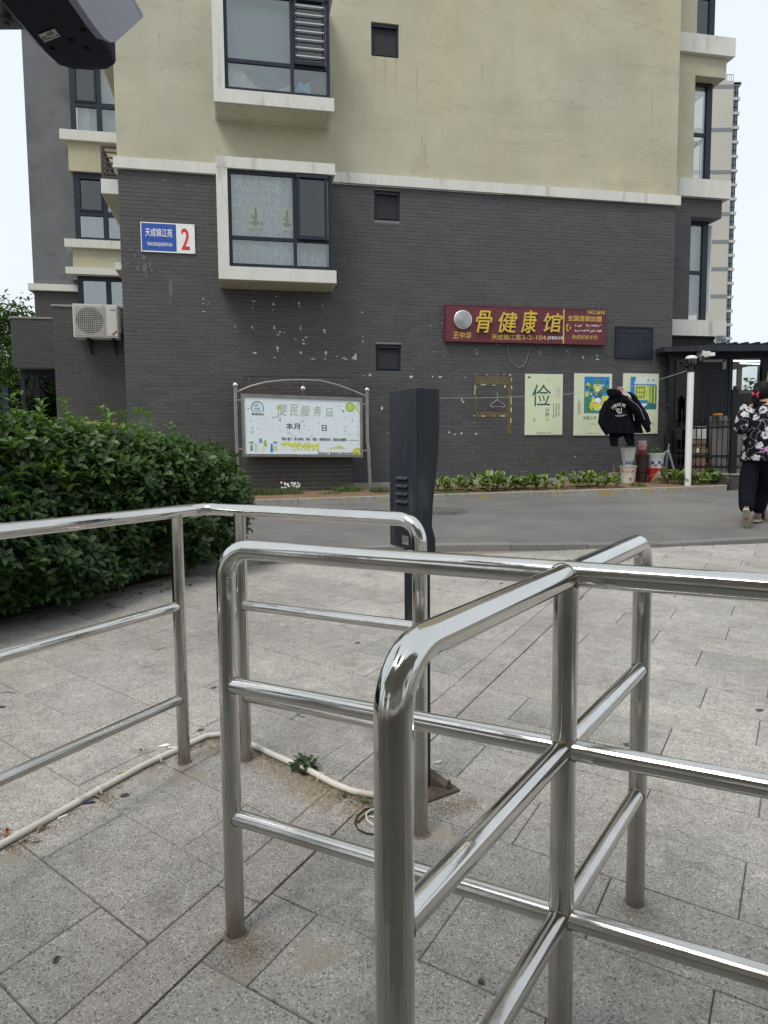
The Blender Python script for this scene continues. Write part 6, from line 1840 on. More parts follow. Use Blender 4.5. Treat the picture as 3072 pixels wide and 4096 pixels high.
for i in range(34):
    a_ = random.uniform(0, 6.28); q = math.sqrt(random.random()); p = dz+Vector((.17*q*math.cos(a_), .10*q*math.sin(a_), random.uniform(.10, .19)))
    m = MB()
    for k in range(7):
        b_2 = k*.9; m.add([p, p+Vector((.014*math.cos(b_2), -.004, .014*math.sin(b_2))), p+Vector((.014*math.cos(b_2+.95), -.004, .014*math.sin(b_2+.95)))], [(0, 1, 2)])
    m.build('flower', M('white_petal', (.72, .72, .68), .8, bstr=0), t, smooth=0)
m = MB()
for i in range(260):
    a_ = random.uniform(0, 6.28); q = math.sqrt(random.random()); p = dz+Vector((.2*q*math.cos(a_), .12*q*math.sin(a_), 0)); h_ = random.uniform(.05, .16)
    m.add([p, p+Vector((.006, 0, 0)), p+Vector((random.uniform(-.03, .03), 0, h_))], [(0, 1, 2)], random.random())
m.build('foliage', GRASS, t, kind='stuff', smooth=0)

# ---------------------------------------------------------------- leafy things
def leaf(m, p, d, up, L, W, tone):
    side = d.cross(up)
    if side.length < .01: side = Vector((1, 0, 0))
    side.normalize(); n = side.cross(d)
    c1_ = p+d*(L*.33)+n*(L*.02); c2_ = p+d*(L*.68)+n*(L*.0); tp = p+d*L-n*(L*.10)
    f = W*.16
    m.add([p, c1_-side*W*.42+n*f, c1_, c1_+side*W*.42+n*f, c2_-side*W*.44+n*f, c2_, c2_+side*W*.44+n*f, tp],
          [(0, 2, 1), (0, 3, 2), (1, 2, 5, 4), (2, 3, 6, 5), (4, 5, 7), (5, 6, 7)], tone)
AX0, AX1, HR = Vector((-4.45, 1.9, 0)), Vector((-2.02, 6.02, 0)), .79
axd = (AX1-AX0).normalized(); axn = Vector((axd.y, -axd.x, 0)); AL = (AX1-AX0).length
def hH(u):      # hedge height along its axis (0..AL+HR)
    a = u/AL
    return 1.36 if a < .55 else 1.36-.26*((a-.55)/.45)**1.3 if a < 1 else 1.10-.20*min(1, (u-AL)/HR)
def hpoint(u, ang, z, H):
    """u<=AL: side wall; beyond: round nose at angle ang"""
    q = max(0.0, 1-(z/H)**5)**.25
    bulge = 1+.10*math.sin(z*4+u*2.1)+.06*math.sin(u*5.3+z*7)
    foot = .80+.20*min(1, z/.45)
    R = HR*q*bulge*foot
    if u <= AL: nn = axn*(1 if ang > 0 else -1)
    else: nn = axn*math.cos(ang)+axd*math.sin(ang)
    b = AX0+axd*min(u, AL)
    return b+nn*R, nn
hedge = thing('clipped_hedge', 'dense clipped evergreen hedge with glossy dark leaves left of the steel railing', 'hedge', (AX1.x, AX1.y, gz(AX1.y)))
shoots = []
random.seed(11)
def add_shoot(P, nn, tone, inward):
    d = (nn*random.uniform(.3, .9)+Vector((random.uniform(-.5, .5), random.uniform(-.5, .5), random.uniform(.3, 1.0)))).normalized()
    shoots.append((P-nn*inward, d, tone))
for i in range(6200):
    r_ = random.random()
    if r_ < .74:
        u = random.uniform(0, AL+1.1); z = random.uniform(.10, .97)
        ang = 1
        if u > AL: ang = random.uniform(-.5, 2.6)
        elif random.random() < .10: ang = -1
        H = hH(min(u, AL+HR*max(0, math.sin(ang)) if u > AL else u)); z *= H
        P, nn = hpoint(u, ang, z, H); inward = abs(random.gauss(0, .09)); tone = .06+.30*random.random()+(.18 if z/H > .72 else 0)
    else:
        u = random.uniform(0, AL+HR); lat = random.uniform(-1, 1)*HR
        rho = abs(lat)/HR
        if u > AL: rho = math.hypot(lat, u-AL)/HR
        if rho > 1: continue
        H = hH(u); z = H*(1-rho**5)**.25
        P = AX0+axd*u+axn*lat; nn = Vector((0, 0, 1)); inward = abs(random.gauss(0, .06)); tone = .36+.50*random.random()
        P = P+Vector((0, 0, z)); P.z += gz(P.y); shoots.append((P-nn*inward, (nn+Vector((random.uniform(-.6, .6), random.uniform(-.6, .6), 0))).normalized(), tone)); continue
    P = P+Vector((0, 0, z+gz(P.y))); add_shoot(P, nn, tone, inward)
for i in range(60):            # young sprigs standing above the top
    u = random.uniform(1.6, AL+.4); lat = random.uniform(-.6, .9)*HR*.8
    P = AX0+axd*u+axn*lat; P.z = gz(P.y)+hH(u)*.97
    hh = random.choice((.03, .06, .10, .17))
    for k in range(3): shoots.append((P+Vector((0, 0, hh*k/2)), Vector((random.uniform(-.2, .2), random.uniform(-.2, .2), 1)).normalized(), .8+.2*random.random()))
leaves = []
for P, d, tone in shoots:
    x = d.orthogonal().normalized(); y = d.cross(x)
    for k in range(random.choice((5, 6, 7))):
        a_ = k*2.4+random.uniform(-.3, .3); sp_ = random.uniform(.75, 1.25)
        ld_ = (d*math.cos(sp_)+(x*math.cos(a_)+y*math.sin(a_))*math.sin(sp_)).normalized()
        ld_ = (ld_+Vector((0, 0, -.12))).normalized()
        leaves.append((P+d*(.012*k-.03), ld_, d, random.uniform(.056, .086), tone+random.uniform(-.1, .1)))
cpos = Vector((0, 0, CAMZ))
fac = lambda l: (l[0]-cpos).length/l[3]
order = sorted(range(len(leaves)), key=lambda i: fac(leaves[i]) if (leaves[i][0].x > -.56*leaves[i][0].y and leaves[i][0].dot(axn)-AX0.dot(axn) > HR*.7) else 1e9)
big = set(order[:300])
mass = MB()
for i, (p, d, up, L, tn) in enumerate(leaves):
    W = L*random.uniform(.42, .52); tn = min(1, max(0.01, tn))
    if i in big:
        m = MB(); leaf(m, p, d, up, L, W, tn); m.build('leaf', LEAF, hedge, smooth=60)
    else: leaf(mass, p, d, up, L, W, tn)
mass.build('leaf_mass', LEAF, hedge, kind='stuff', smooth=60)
m = MB()      # inner body: twigs and old leaves, a darker green than the leaves
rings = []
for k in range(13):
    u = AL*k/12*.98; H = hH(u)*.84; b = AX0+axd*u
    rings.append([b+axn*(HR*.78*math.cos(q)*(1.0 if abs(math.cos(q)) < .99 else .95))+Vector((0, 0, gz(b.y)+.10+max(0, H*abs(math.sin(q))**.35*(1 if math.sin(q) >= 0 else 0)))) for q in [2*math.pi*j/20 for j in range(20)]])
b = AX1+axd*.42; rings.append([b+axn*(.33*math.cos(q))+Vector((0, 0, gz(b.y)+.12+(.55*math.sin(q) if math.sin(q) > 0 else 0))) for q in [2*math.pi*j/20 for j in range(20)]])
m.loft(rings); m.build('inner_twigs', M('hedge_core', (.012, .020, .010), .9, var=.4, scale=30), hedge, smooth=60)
for k in range(16):
    u = AL*(k+.5)/16+random.uniform(-.1, .1); b = AX0+axd*u+axn*random.uniform(-.1, .45); b.z = gz(b.y)
    m = MB(); m.tube([b, b+Vector((random.uniform(-.05, .05), random.uniform(-.05, .05), .18)), b+Vector((random.uniform(-.2, .2), random.uniform(-.2, .2), .5))], [.016, .012, .006], 6); m.build('stem', BARK, hedge)
for i in range(70):
    u = random.uniform(1.2, AL+.5); b = AX0+axd*u+axn*(HR*random.uniform(.55, 1.0)); p = Vector((b.x, b.y, gz(b.y)+.004))
    m = MB(); leaf(m, p, Vector((random.uniform(-1, 1), random.uniform(-1, 1), random.uniform(0, .25))).normalized(), Vector((0, 0, 1)), random.uniform(.04, .07), .025, 0.01)
    m.build('fallen_leaf', M('dead_leaf', (.10, .065, .035), .9, objrand=.5, bstr=0), hedge, smooth=0)
# litter and soil under the hedge
m = MB(); vs = []
b = AX0+axn*HR*.7; e = AX1+axn*HR*.62
pts = [AX0-axn*.9, AX0+axn*.40, AX1+axn*.40+axd*.1, AX1+axn*.2+axd*.45, AX1-axn*.4+axd*.6, AX1-axn*1.0]
m.add([(p.x, p.y, gz(p.y)+.006) for p in pts], [tuple(range(6))]); m.build('hedge_soil', M('dark_leaf_mould', (.05, .038, .028), .95, var=.4, scale=30), kind='structure', smooth=0)
random.seed(5)
def tree(label, c, h, rad3, n, trunk=.12, tone=(0, 1), crown_z=None):
    t = thing('tree', label, 'tree', (c[0], c[1], c[2]))
    cz = crown_z or c[2]+h-rad3[2]
    cc = Vector((c[0], c[1], cz))
    m = MB(); tips = []
    m.tube([Vector(c), Vector((c[0]+.05, c[1], (c[2]+cz)/2)), cc+Vector((0, 0, rad3[2]*.4))], [trunk, trunk*.8, trunk*.3], 9)
    for i in range(14):
        a_ = random.uniform(0, 6.28); e_ = random.uniform(-.2, 1.2)
        tp = cc+Vector((rad3[0]*.8*math.cos(a_)*math.cos(e_), rad3[1]*.8*math.sin(a_)*math.cos(e_), rad3[2]*.8*math.sin(e_)))
        m.tube([cc+Vector((0, 0, -rad3[2]*.6)), cc.lerp(tp, .5)+Vector((0, 0, -.1)), tp], [trunk*.5, trunk*.3, trunk*.08], 6); tips.append(tp)
    m.build('trunk', BARK, t)
    cl_ = [cc+Vector((rad3[0]*random.gauss(0, .45), rad3[1]*random.gauss(0, .45), rad3[2]*random.gauss(0, .45))) for _ in range(60)]
    m = MB()
    for i in range(n):
        k = random.choice(cl_); p = k+Vector((random.gauss(0, .22)*rad3[0]*.7, random.gauss(0, .22)*rad3[1]*.7, random.gauss(0, .18)*rad3[2]*.7))
        d = Vector((random.gauss(0, 1), random.gauss(0, 1), random.gauss(-.2, .7))).normalized()
        leaf(m, p, d, Vector((0, 0, 1)), random.uniform(.10, .18), .09, random.uniform(*tone))
    m.build('crown', TLEAF, t, kind='stuff', smooth=0)
    return t
tree('tall bushy tree standing left of the building annex at the left edge', (-11.2, 20.5, .75), 4.6, (2.1, 2.0, 2.2), 24000, .16)
tree('reddish-green shrub tree low down at the left edge behind the hedge', (-8.3, 14.4, .7), 2.7, (.9, .9, 1.2), 2600, .06, (.4, 1))
tree('dark round tree seen through the guard booth window', (9.4, 19.0, .75), 2.35, (1.5, 1.2, .85), 3500, .1, (0, .4))
m = MB(); p = bp(22, 1620, 13.8); m.box(p.x-.06, p.x+.06, 13.8, 13.9, .7, p.z+.35); o = m.build('dark_post', NAVY, None, smooth=0); tag(o, 'dark blue metal post among the shrubs at the left edge', 'post')

# ================================================================ STAINLESS STEEL RAILINGS
def hp(x, y, z):      # survey point on a level plane
    r = ray(x, y); t = (z-CAMZ)/r.z; return Vector((r.x*t, r.y*t, z))
f0 = lambda p: Vector((p.x, p.y, 0))
at_z = lambda p, z: Vector((p.x, p.y, z))
def lift(p, h): return Vector((p.x, p.y, S*p.y+h))
ZT, ZM, ZL = 1.071, .734, .398          # the rails are level although the ground rises
A = f0(gp(942, 3736)); Bb = f0(gp(2539, 3614))
Fx = f0(hp(2277, 2292, 1.068)); Re = f0(hp(3072, 2360, 1.068))
d1 = (Re-A).normalized()
Fc = A+d1*((Fx-A).dot(d1))
d2 = (Bb-Fc).normalized()
rn = ray(1572, 2646); NL = Vector((rn.x/rn.y*.79, .79, 0))
BL, AL_ = Bb, A
RL = Fc+d1*2.0
RP, RRm = .0236, .0200
cb_ = thing('crossed_railing', 'nearer stainless steel railing whose rails cross at a central post, in front of everything', 'railing', (Fc.x, Fc.y, gz(Fc.y)))
def g_(p): return lift(p, -.01)
MB().tube([g_(AL_), at_z(AL_, ZT), at_z(RL, ZT), g_(RL)], RP, 26, fillet=.072, polar=True).build('bent_rail', STEEL, cb_, smooth=50)
MB().tube([g_(NL), at_z(NL, ZT-.004), at_z(BL, ZT-.004), g_(BL)], RP, 26, fillet=.072, polar=True).build('bent_rail', STEEL, cb_, smooth=50)
MB().tube([g_(Fc), at_z(Fc, ZT-.01)], RP, 26, polar=True).build('centre_post', STEEL, cb_, smooth=50)
def sub(p, q, gap=RP*.15): d = (q-p).normalized(); return p+d*gap, q-d*gap
FOOTRING = M('dark_foot_ring', (.15, .125, .10), .95, var=.4, scale=60)  # dark ring laid on the paving around each post foot
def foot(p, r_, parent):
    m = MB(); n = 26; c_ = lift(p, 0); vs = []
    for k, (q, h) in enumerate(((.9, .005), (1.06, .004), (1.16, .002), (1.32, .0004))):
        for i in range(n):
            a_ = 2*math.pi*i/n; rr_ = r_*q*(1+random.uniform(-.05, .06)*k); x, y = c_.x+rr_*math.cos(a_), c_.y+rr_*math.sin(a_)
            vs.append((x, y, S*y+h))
    m.add(vs, [(k*n+i, k*n+(i+1) % n, (k+1)*n+(i+1) % n, (k+1)*n+i) for k in range(3) for i in range(n)]); m.build('foot_ring', FOOTRING, parent, smooth=80)
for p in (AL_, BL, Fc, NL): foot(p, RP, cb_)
def bead(p, s_, z, R_, parent, RO=None):
    """weld fillet where a cross rail of radius R_ meets a post of radius RO"""
    RO = RO or RP
    x = s_.cross(Vector((0, 0, 1))); c_ = at_z(p, z)-s_*(RO*.15); m = MB(); pt_ = []
    for j in range(24):
        q = j*2*math.pi/24; u = R_*1.03*math.cos(q)
        pt_.append(c_+x*u+Vector((0, 0, R_*1.03*math.sin(q)))+s_*math.sqrt(max(0, RO*RO-u*u)))
    m.tube(pt_, [.0013+random.uniform(-.0004, .0008) for _ in pt_], 5, closed=True); m.build('weld_bead', WELD, parent)
for h in (ZM, ZL):
    for (p, q) in ((AL_, Fc), (Fc, RL), (NL, Fc), (Fc, BL)):
        a, b = sub(p, q); MB().tube([at_z(a, h), at_z(b, h)], RRm, 22, polar=True).build('cross_rail', STEEL, cb_, smooth=50)
        bead(a, (q-p).normalized(), h, RRm, cb_); bead(b, (p-q).normalized(), h, RRm, cb_)
m = MB()
for s_ in (d1, -d1, d2, -d2):
    c_ = at_z(Fc+s_*(RP*.95), ZT-.002); x = s_.cross(Vector((0, 0, 1)))
    m.tube([c_+(x*math.cos(j*.42)+Vector((0, 0, 1))*math.sin(j*.42))*(RP+.0006) for j in range(15)], .0013, 5, closed=True)
m.build('weld_bead', WELD, cb_)
m = MB()
for i in range(15): a_ = i*.4189; m.ball(lift(BL+Vector((math.cos(a_), math.sin(a_), 0))*(RP+random.uniform(.001, .006)), .0), random.uniform(.006, .011), 6, (1, 1, .35))
m.build('cement_collar', CONC, cb_)
# farther railing
Z2 = 1.085
Cc, Dd, Ee, Ll = f0(gp(737, 3050)), f0(gp(983, 3040)), f0(gp(1682, 3336)), f0(hp(0, 2126, Z2))
dl = (Ll-Cc).normalized(); dr_ = (Ee-Dd).normalized()
den = dl.x*dr_.y-dl.y*dr_.x; w_ = Dd-Cc
Qq = Cc+dl*((w_.x*dr_.y-w_.y*dr_.x)/den); LLL = Qq+dl*3.4

r2, r2m = .0228, .0182
fb_ = thing('angled_railing', 'farther stainless steel railing running along the hedge and turning at a bend by the pipe', 'railing', (Qq.x, Qq.y, gz(Qq.y)))
MB().tube([g_(LLL), at_z(LLL, Z2), at_z(Qq, Z2), at_z(Ee, 1.095), g_(Ee)], r2, 26, fillet=.07, polar=True).build('bent_rail', STEEL, fb_, smooth=50)
for p in (Cc, Dd): MB().tube([g_(p), at_z(p, Z2-.008)], r2, 24, polar=True).build('post', STEEL, fb_, smooth=50)
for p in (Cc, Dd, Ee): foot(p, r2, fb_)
for h, he in ((.733, .766), (.382, .436)):
    for (p, q, hq) in ((Cc, LLL, h), (Dd, Ee, he)):
        a, b = sub(p, q, r2*.15); MB().tube([at_z(a, h), at_z(b, hq)], r2m, 20, polar=True).build('cross_rail', STEEL, fb_, smooth=50)
        bead(a, (q-p).normalized(), h, r2m, fb_, r2); bead(b, (p-q).normalized(), hq, r2m, fb_, r2)
c_ = at_z(Qq, Z2); m = MB(); m.tube([c_+(Vector((-.7, .7, 0))*math.cos(j*.42)*1.0+Vector((0, 0, 1))*math.sin(j*.42))*(r2+.0005) for j in range(15)], .0014, 5, closed=True); m.build('weld_bead', WELD, fb_)

# ================================================================ GREY ACCESS TERMINAL
eb = Vector((math.cos(rad(122)), math.sin(rad(122)), 0)); es = Vector((math.cos(rad(32)), math.sin(rad(32)), 0))
ne = bp(1666, 1549, 2.30); zt_ = ne.z; ne = Vector((ne.x, ne.y, 0)); zb_ = bp(1557, 2179, 2.43).z
tm = thing('access_terminal', 'tall dark grey metal access terminal with four louvres on its back, on a narrow post', 'terminal', (ne.x+.02, ne.y+.08, gz(2.38)))
BW = .166
def TP(u, v, z): return ne+eb*u+es*v+Vector((0, 0, z))
prof = [(0, zt_), (.093, zt_), (.094, zt_-.12), (.084, zt_-.26), (.066, zt_-.38), (.062, zb_+.075), (.076, zb_+.03), (.076, zb_-.03), (0, zb_-.0)]
m = MB(); n = len(prof)
vs = [TP(0, v, z) for v, z in prof]+[TP(BW, v, z) for v, z in prof]
m.add(vs, [tuple(range(n))[::-1], tuple(range(n, 2*n))]+[(i, (i+1) % n, (i+1) % n+n, i+n) for i in range(n)])
hb = m.build('housing', DKG, tm, smooth=0)
bv = hb.modifiers.new('edge', 'BEVEL'); bv.width = .003; bv.segments = 2; bv.limit_method = 'ANGLE'
for i in range(4):
    z = bp(1610, 1918+i*31.5, 2.36).z; u0, u1 = BW*.30, BW*.73
    m = MB(); vs = []
    for u in (u0, u1): vs += [TP(u, .001, z+.011), TP(u, -.008, z+.0015), TP(u, -.008, z-.0005), TP(u, .001, z-.003)]
    m.add(vs, [(0, 1, 5, 4), (1, 2, 6, 5), (2, 3, 7, 6), (0, 3, 2, 1), (4, 5, 6, 7)]); m.build('louvre', DKG, tm, smooth=0)
    m = MB(); m.add([TP(u0+.002, -.0006, z-.003), TP(u1-.002, -.0006, z-.003), TP(u1-.002, -.0006, z-.0065), TP(u0+.002, -.0006, z-.0065)], [(0, 1, 2, 3)]); m.build('louvre_slot', M('slot_dark', (.004, .004, .005), .9, bstr=0), tm, smooth=0)
for (u, y) in ((BW*.17, 1622), (BW*.82, 1631), (BW*.17, 2046), (BW*.87, 2026)):
    z = bp(1610, y, 2.36).z; m = MB(); c_ = TP(u, -.0005, z)
    m.add([c_+eb*(.003*math.cos(j*.8))+Vector((0, 0, .004*math.sin(j*.8)))-es*.0004 for j in range(8)], [tuple(range(8))]); m.build('screw_hole', M('slot_dark', (0, 0, 0)), tm, smooth=0)
m = MB(); c_ = TP(BW*.40, -.0006, bp(1630, 1790, 2.36).z)
m.tube([c_+eb*(.017*math.cos(j*.35))+Vector((0, 0, .026*math.sin(j*.35))) for j in range(18)], .0005, 4, closed=True); m.build('round_mark', M('mark_dark', (.012, .013, .018), .5, bstr=0), tm)
z0 = bp(1620, 2171, 2.4).z; z1 = bp(1620, 2138, 2.4).z
m = MB(); u0, u1 = BW*.30, BW*.53
m.add([TP(u0, -.0012, z0), TP(u1, -.0012, z0), TP(u1, -.0012, z1), TP(u0, -.0012, z1)], [(0, 1, 2, 3)]); m.build('sticker', M('sticker_grey', (.28, .31, .31), .5, bstr=0), tm, smooth=0)
m = MB()
for i in range(7):
    uu = u0+.003+i*.0052; q = z0+random.uniform(.001, .012)
    m.add([TP(uu, -.0016, q), TP(uu+.0026, -.0016, q), TP(uu+.0026, -.0016, z1-.001), TP(uu, -.0016, z1-.001)], [(0, 1, 2, 3)])
m.build('printed_bars', INK, tm, smooth=0)
cc = Vector((.112, 2.385, 0))
m = MB(); vs = [cc+eb*(i*.034)+es*(j*.03)+Vector((0, 0, z)) for z in (gz(2.38)+.006, zb_+.02) for j in (-1, 1) for i in (-1, 1)]
m.add(vs, [(0, 2, 3, 1), (4, 5, 7, 6), (0, 1, 5, 4), (2, 6, 7, 3), (0, 4, 6, 2), (1, 3, 7, 5)]); m.build('post', DKG, tm, smooth=0)
m = MB(); vs = [lift(cc+eb*(i*.105)+es*(j*.105), z) for z in (.0, .009) for j in (-1, 1) for i in (-1, 1)]
m.add(vs, [(0, 2, 3, 1), (4, 5, 7, 6), (0, 1, 5, 4), (2, 6, 7, 3), (0, 4, 6, 2), (1, 3, 7, 5)]); m.build('base_plate', RUST, tm, smooth=0)
for i, j in ((1, 1), (1, -1), (-1, 1), (-1, -1)):
    m = MB(); c_ = lift(cc+eb*(i*.078)+es*(j*.078), .009); m.lathe(c_, [(.011, 0), (.011, .012), (.006, .012), (.006, .028), (.001, .028)], 6); m.build('bolt', RUST, tm, smooth=0)
    m = MB(); b0 = cc+eb*(i*.034)+es*(j*.03); b1 = cc+eb*(i*.07)+es*(j*.066)
    m.add([lift(b0, .009), lift(b1, .009), lift(b0, .05), lift(b0, .009)+es*.004, lift(b1, .009)+es*.004, lift(b0, .05)+es*.004], [(0, 1, 2), (5, 4, 3), (0, 3, 4, 1), (1, 4, 5, 2), (2, 5, 3, 0)]); m.build('gusset', RUST, tm, smooth=0)

# ================================================================ CAMERA HOUSING, top left, on its pillar
gp_ = thing('gate_pillar', 'square grey pillar at the gate carrying the large camera housing, out of frame left', 'pillar', (-2.55, .72, 0))
m = MB(); m.box(-2.63, -2.47, .64, .80, -.02, 2.9); m.build('shaft', M('pillar_grey', (.16, .16, .17), .6), gp_, smooth=0)
ch = thing('camera_housing', 'large slate grey camera housing with a white barcode sticker hanging in at the top left', 'camera', (-.43, .85, 1.85))
LAV = M('lavender_grey_paint', (.27, .28, .35), .5, var=.05, scale=6, bstr=.05)
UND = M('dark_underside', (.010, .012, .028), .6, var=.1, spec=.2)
m = MB()
def ring(y, xl, xr, zb2, zt2, c):
    return [Vector(q) for q in ((xl+c, y, zb2), (xr-.003, y, zb2), (xr, y, zb2+.004), (xr, y, zt2), (xl, y, zt2), (xl, y, zb2+c))]
m.loft([ring(.55, -.480, -.384, 1.85, 1.955, .012), ring(.96, -.472, -.372, 1.85, 1.955, .012), ring(1.02, -.472, -.370, 1.85, 1.955, .012), ring(1.052, -.471, -.376, 1.851, 1.955, .014), ring(1.068, -.462, -.392, 1.853, 1.955, .02), ring(1.078, -.45, -.40, 1.862, 1.955, .02)])
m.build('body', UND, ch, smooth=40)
m = MB(); P_ = [(.55, 1.846), (.955, 1.846), (.985, 1.849), (1.008, 1.856), (1.028, 1.868), (1.148, 1.969), (.55, 1.969)]
n = len(P_); m.add([(-.3765-(.010 if z > 1.9 else 0)*0, y, z) for y, z in P_]+[(-.3665, y, z) for y, z in P_], [tuple(range(n))[::-1], tuple(range(n, 2*n))]+[(i, (i+1) % n, (i+1) % n+n, i+n) for i in range(n)])
m.build('side_shield', LAV, ch, smooth=0)
m = MB(); m.box(-.49, -.366, .55, 1.148, 1.969, 1.975); m.build('sun_hood', LAV, ch, smooth=0)
m = MB(); m.box(-.49, -.482, .55, 1.03, 1.90, 1.969); m.build('side_shield', LAV, ch, smooth=0)
def US(x, y, z=.5485):    # point on the underside seen in the photograph
    r = ray(x/2.074, y/2.074); t = z/r.z; return Vector((r.x*t, r.y*t, CAMZ+z))
q = [US(315, 290), US(450, 237), US(503, 300), US(373, 352)]
m = MB(); m.add(q, [(0, 1, 2, 3)]); m.build('barcode_sticker', M('sticker_white', (.50, .49, .46), .5, bstr=0), ch, smooth=0)
m = MB()
def UQ(u, v): return q[0].lerp(q[1], u).lerp(q[3].lerp(q[2], u), v)+Vector((0, 0, -.0004))
for (u0, u1, v0, v1) in [(.05, .30, .35+.09*i, .39+.09*i) for i in range(6)]+[(.40+.05*i, .43+.05*i, .2, .48) for i in range(9)]+[(.36, .5, .66, .85), (.56, .72, .72, .82), (.80, .97, .68, .84), (.62, .82, .06, .12)]:
    m.add([UQ(u0, v0), UQ(u1, v0), UQ(u1, v1), UQ(u0, v1)], [(0, 1, 2, 3)])
m.build('printed_bars', M('grey_ink', (.10, .10, .10), .6, bstr=0), ch, smooth=0)
for (x, y) in ((597, 345), (432, 412), (725, 412), (690, 265)):
    m = MB(); c_ = US(x, y); m.lathe(c_+Vector((0, 0, -.0008)), [(.0035, 0), (.0035, .0012)], 10); m.build('screw', M('slot_dark', (0, 0, 0)), ch)
jc = US(40, 60, .60)
m = MB(); m.lathe(jc, [(.020, -.04), (.025, -.032), (.025, .032), (.020, .04)], 18, 'x'); m.build('swivel_joint', M('joint_grey', (.10, .10, .115), .5), ch)
m = MB(); m.tube([jc, jc+Vector((-.09, -.05, .03)), Vector((-.85, .74, 1.96)), (-2.5, .73, 2.02)], [.018, .018, .018, .02], 14); m.build('arm', M('joint_grey', (0, 0, 0)), ch)
m = MB(); lc_ = US(30, 190, .575); m.lathe(lc_, [(.012, 0), (.015, .006), (.015, .05)], 12); m.lathe(lc_+Vector((.004, 0, -.004)), [(.004, 0), (.004, .004)], 8); m.build('clamp_lug', M('joint_grey', (0, 0, 0)), ch)
# gatehouse canopy behind the photographer (shades the near paving, reflected in the steel)
gh = thing('gate_canopy', 'grey flat-roofed gate canopy on posts behind the photographer', 'canopy', (0, -3, 0))
m = MB(); m.box(-4.5, 4.5, -7.0, -.1, 2.9, 3.2); m.build('roof_slab', M('canopy_white', (.62, .62, .60), .8), gh, smooth=0)
for x, y in ((-4.2, -.8), (4.2, -.8), (-4.2, -6.6), (4.2, -6.6)): m = MB(); m.box(x-.15, x+.15, y-.15, y+.15, 0, 2.9); m.build('column', GREYP, gh, smooth=0)
rbld = thing('opposite_building', 'brown apartment building across the road behind the photographer', 'building', (0, -40, 0))
m = MB(); m.box(-40, 40, -52, -40, 0, 14); m.build('wall', M('brown_render', (.42, .37, .31), .9), rbld, smooth=0)
for i in range(12):
    for k in range(4): m = MB(); m.box(-36+i*6, -33.5+i*6, -40.0, -39.95, 1.2+k*3.2, 2.8+k*3.2); m.build('window', M('rear_glass', (.04, .05, .06), .1, bstr=0), rbld, smooth=0)
tree('broad street tree behind the photographer to the left', (-9, -9, 0), 6.5, (3, 3, 2.5), 3500, .2)
tree('street tree behind the photographer to the right', (10, -7, 0), 6, (2.6, 2.6, 2.3), 3500, .18)

# ================================================================ PIPE, WEED, CABLE AND LITTER
pp = [(-250, 3510), (0, 3380), (201, 3269), (402, 3155), (570, 3063), (711, 2998), (765, 2971), (825, 2943), (879, 2937), (930, 2945), (1010, 2980), (1111, 3027), (1234, 3081), (1335, 3135), (1408, 3164), (1487, 3179), (1560, 3196)]
pts = [gp(x, y, .012) for x, y in pp]
pipe = thing('plastic_pipe', 'white plastic conduit lying along the railing feet across the paving', 'pipe', pts[8])
MB().tube(pts, .0115, 14).build('pipe', PVC, pipe, smooth=60)
for k in (2.95, 4.45, 12.5):
    i = int(k); p = pts[i].lerp(pts[i+1], k-i); d = (pts[i+1]-pts[i]).normalized(); x = Vector((d.y, -d.x, 0)).normalized()
    if x.y > 0: x = -x
    m = MB(); m.bar(p+x*.010+Vector((0, 0, .002)), p+x*.014-Vector((0, 0, .010)), .003, .012); 
    m.tube([p+x*(.0125*math.cos(a_))+Vector((0, 0, .0125*math.sin(a_)))+d*o_ for o_ in (0,) for a_ in [rad(q) for q in range(-30, 211, 24)]], .0022, 5)
    m.build('clip', WPAINT, pipe)
m = MB()
random.seed(21)
def scatter(m, pts_, n, spread, off_=0.0, size=(.0015, .0045)):
    for i in range(n):
        k = random.uniform(0, len(pts_)-1.001); j = int(k); p = pts_[j].lerp(pts_[j+1], k-j); d = (pts_[j+1]-pts_[j]); x = Vector((d.y, -d.x, 0)).normalized()
        if x.y > 0: x = -x
        p = p+x*(off_+random.gauss(0, spread)); r_ = random.uniform(*size)
        z = gz(p.y)+r_*.3; a_ = random.uniform(0, 6.28)
        vs = [Vector((p.x+r_*math.cos(a_+b_)*random.uniform(.6, 1.2), p.y+r_*math.sin(a_+b_)*random.uniform(.6, 1.2), z-r_*.4)) for b_ in (0, 2.1, 4.2)]+[Vector((p.x, p.y, z+r_*.6))]
        m.add(vs, [(0, 1, 3), (1, 2, 3), (2, 0, 3)])
scatter(m, pts[1:4], 1500, .035, .035); scatter(m, pts[4:9], 800, .03, .03); scatter(m, pts[9:14], 3600, .035, .045, (.0015, .005)); scatter(m, pts[12:17], 2600, .05, .06); scatter(m, [lift(cc, 0)+Vector((.0, -.16, 0)), lift(cc, 0)+Vector((.2, -.1, 0))], 700, .03)
m.build('sand_and_grit', M('sandy_grit', (.30, .245, .18), .95, var=.5, scale=300), None, kind='stuff', smooth=0)['label'] = 'coarse sand and grit gathered along the white pipe'
m = MB()
def patch(m, c, rx, ry, ang=0.0, n=14, h=.0035, jag=.35):
    ca, sa = math.cos(ang), math.sin(ang); vs = []
    for i in range(n):
        a_ = 2*math.pi*i/n; k = 1+random.uniform(-jag, jag); u, v = rx*k*math.cos(a_), ry*k*math.sin(a_)
        x, y = c.x+u*ca-v*sa, c.y+u*sa+v*ca; vs.append((x, y, S*y+h))
    m.add(vs, [tuple(range(n))])
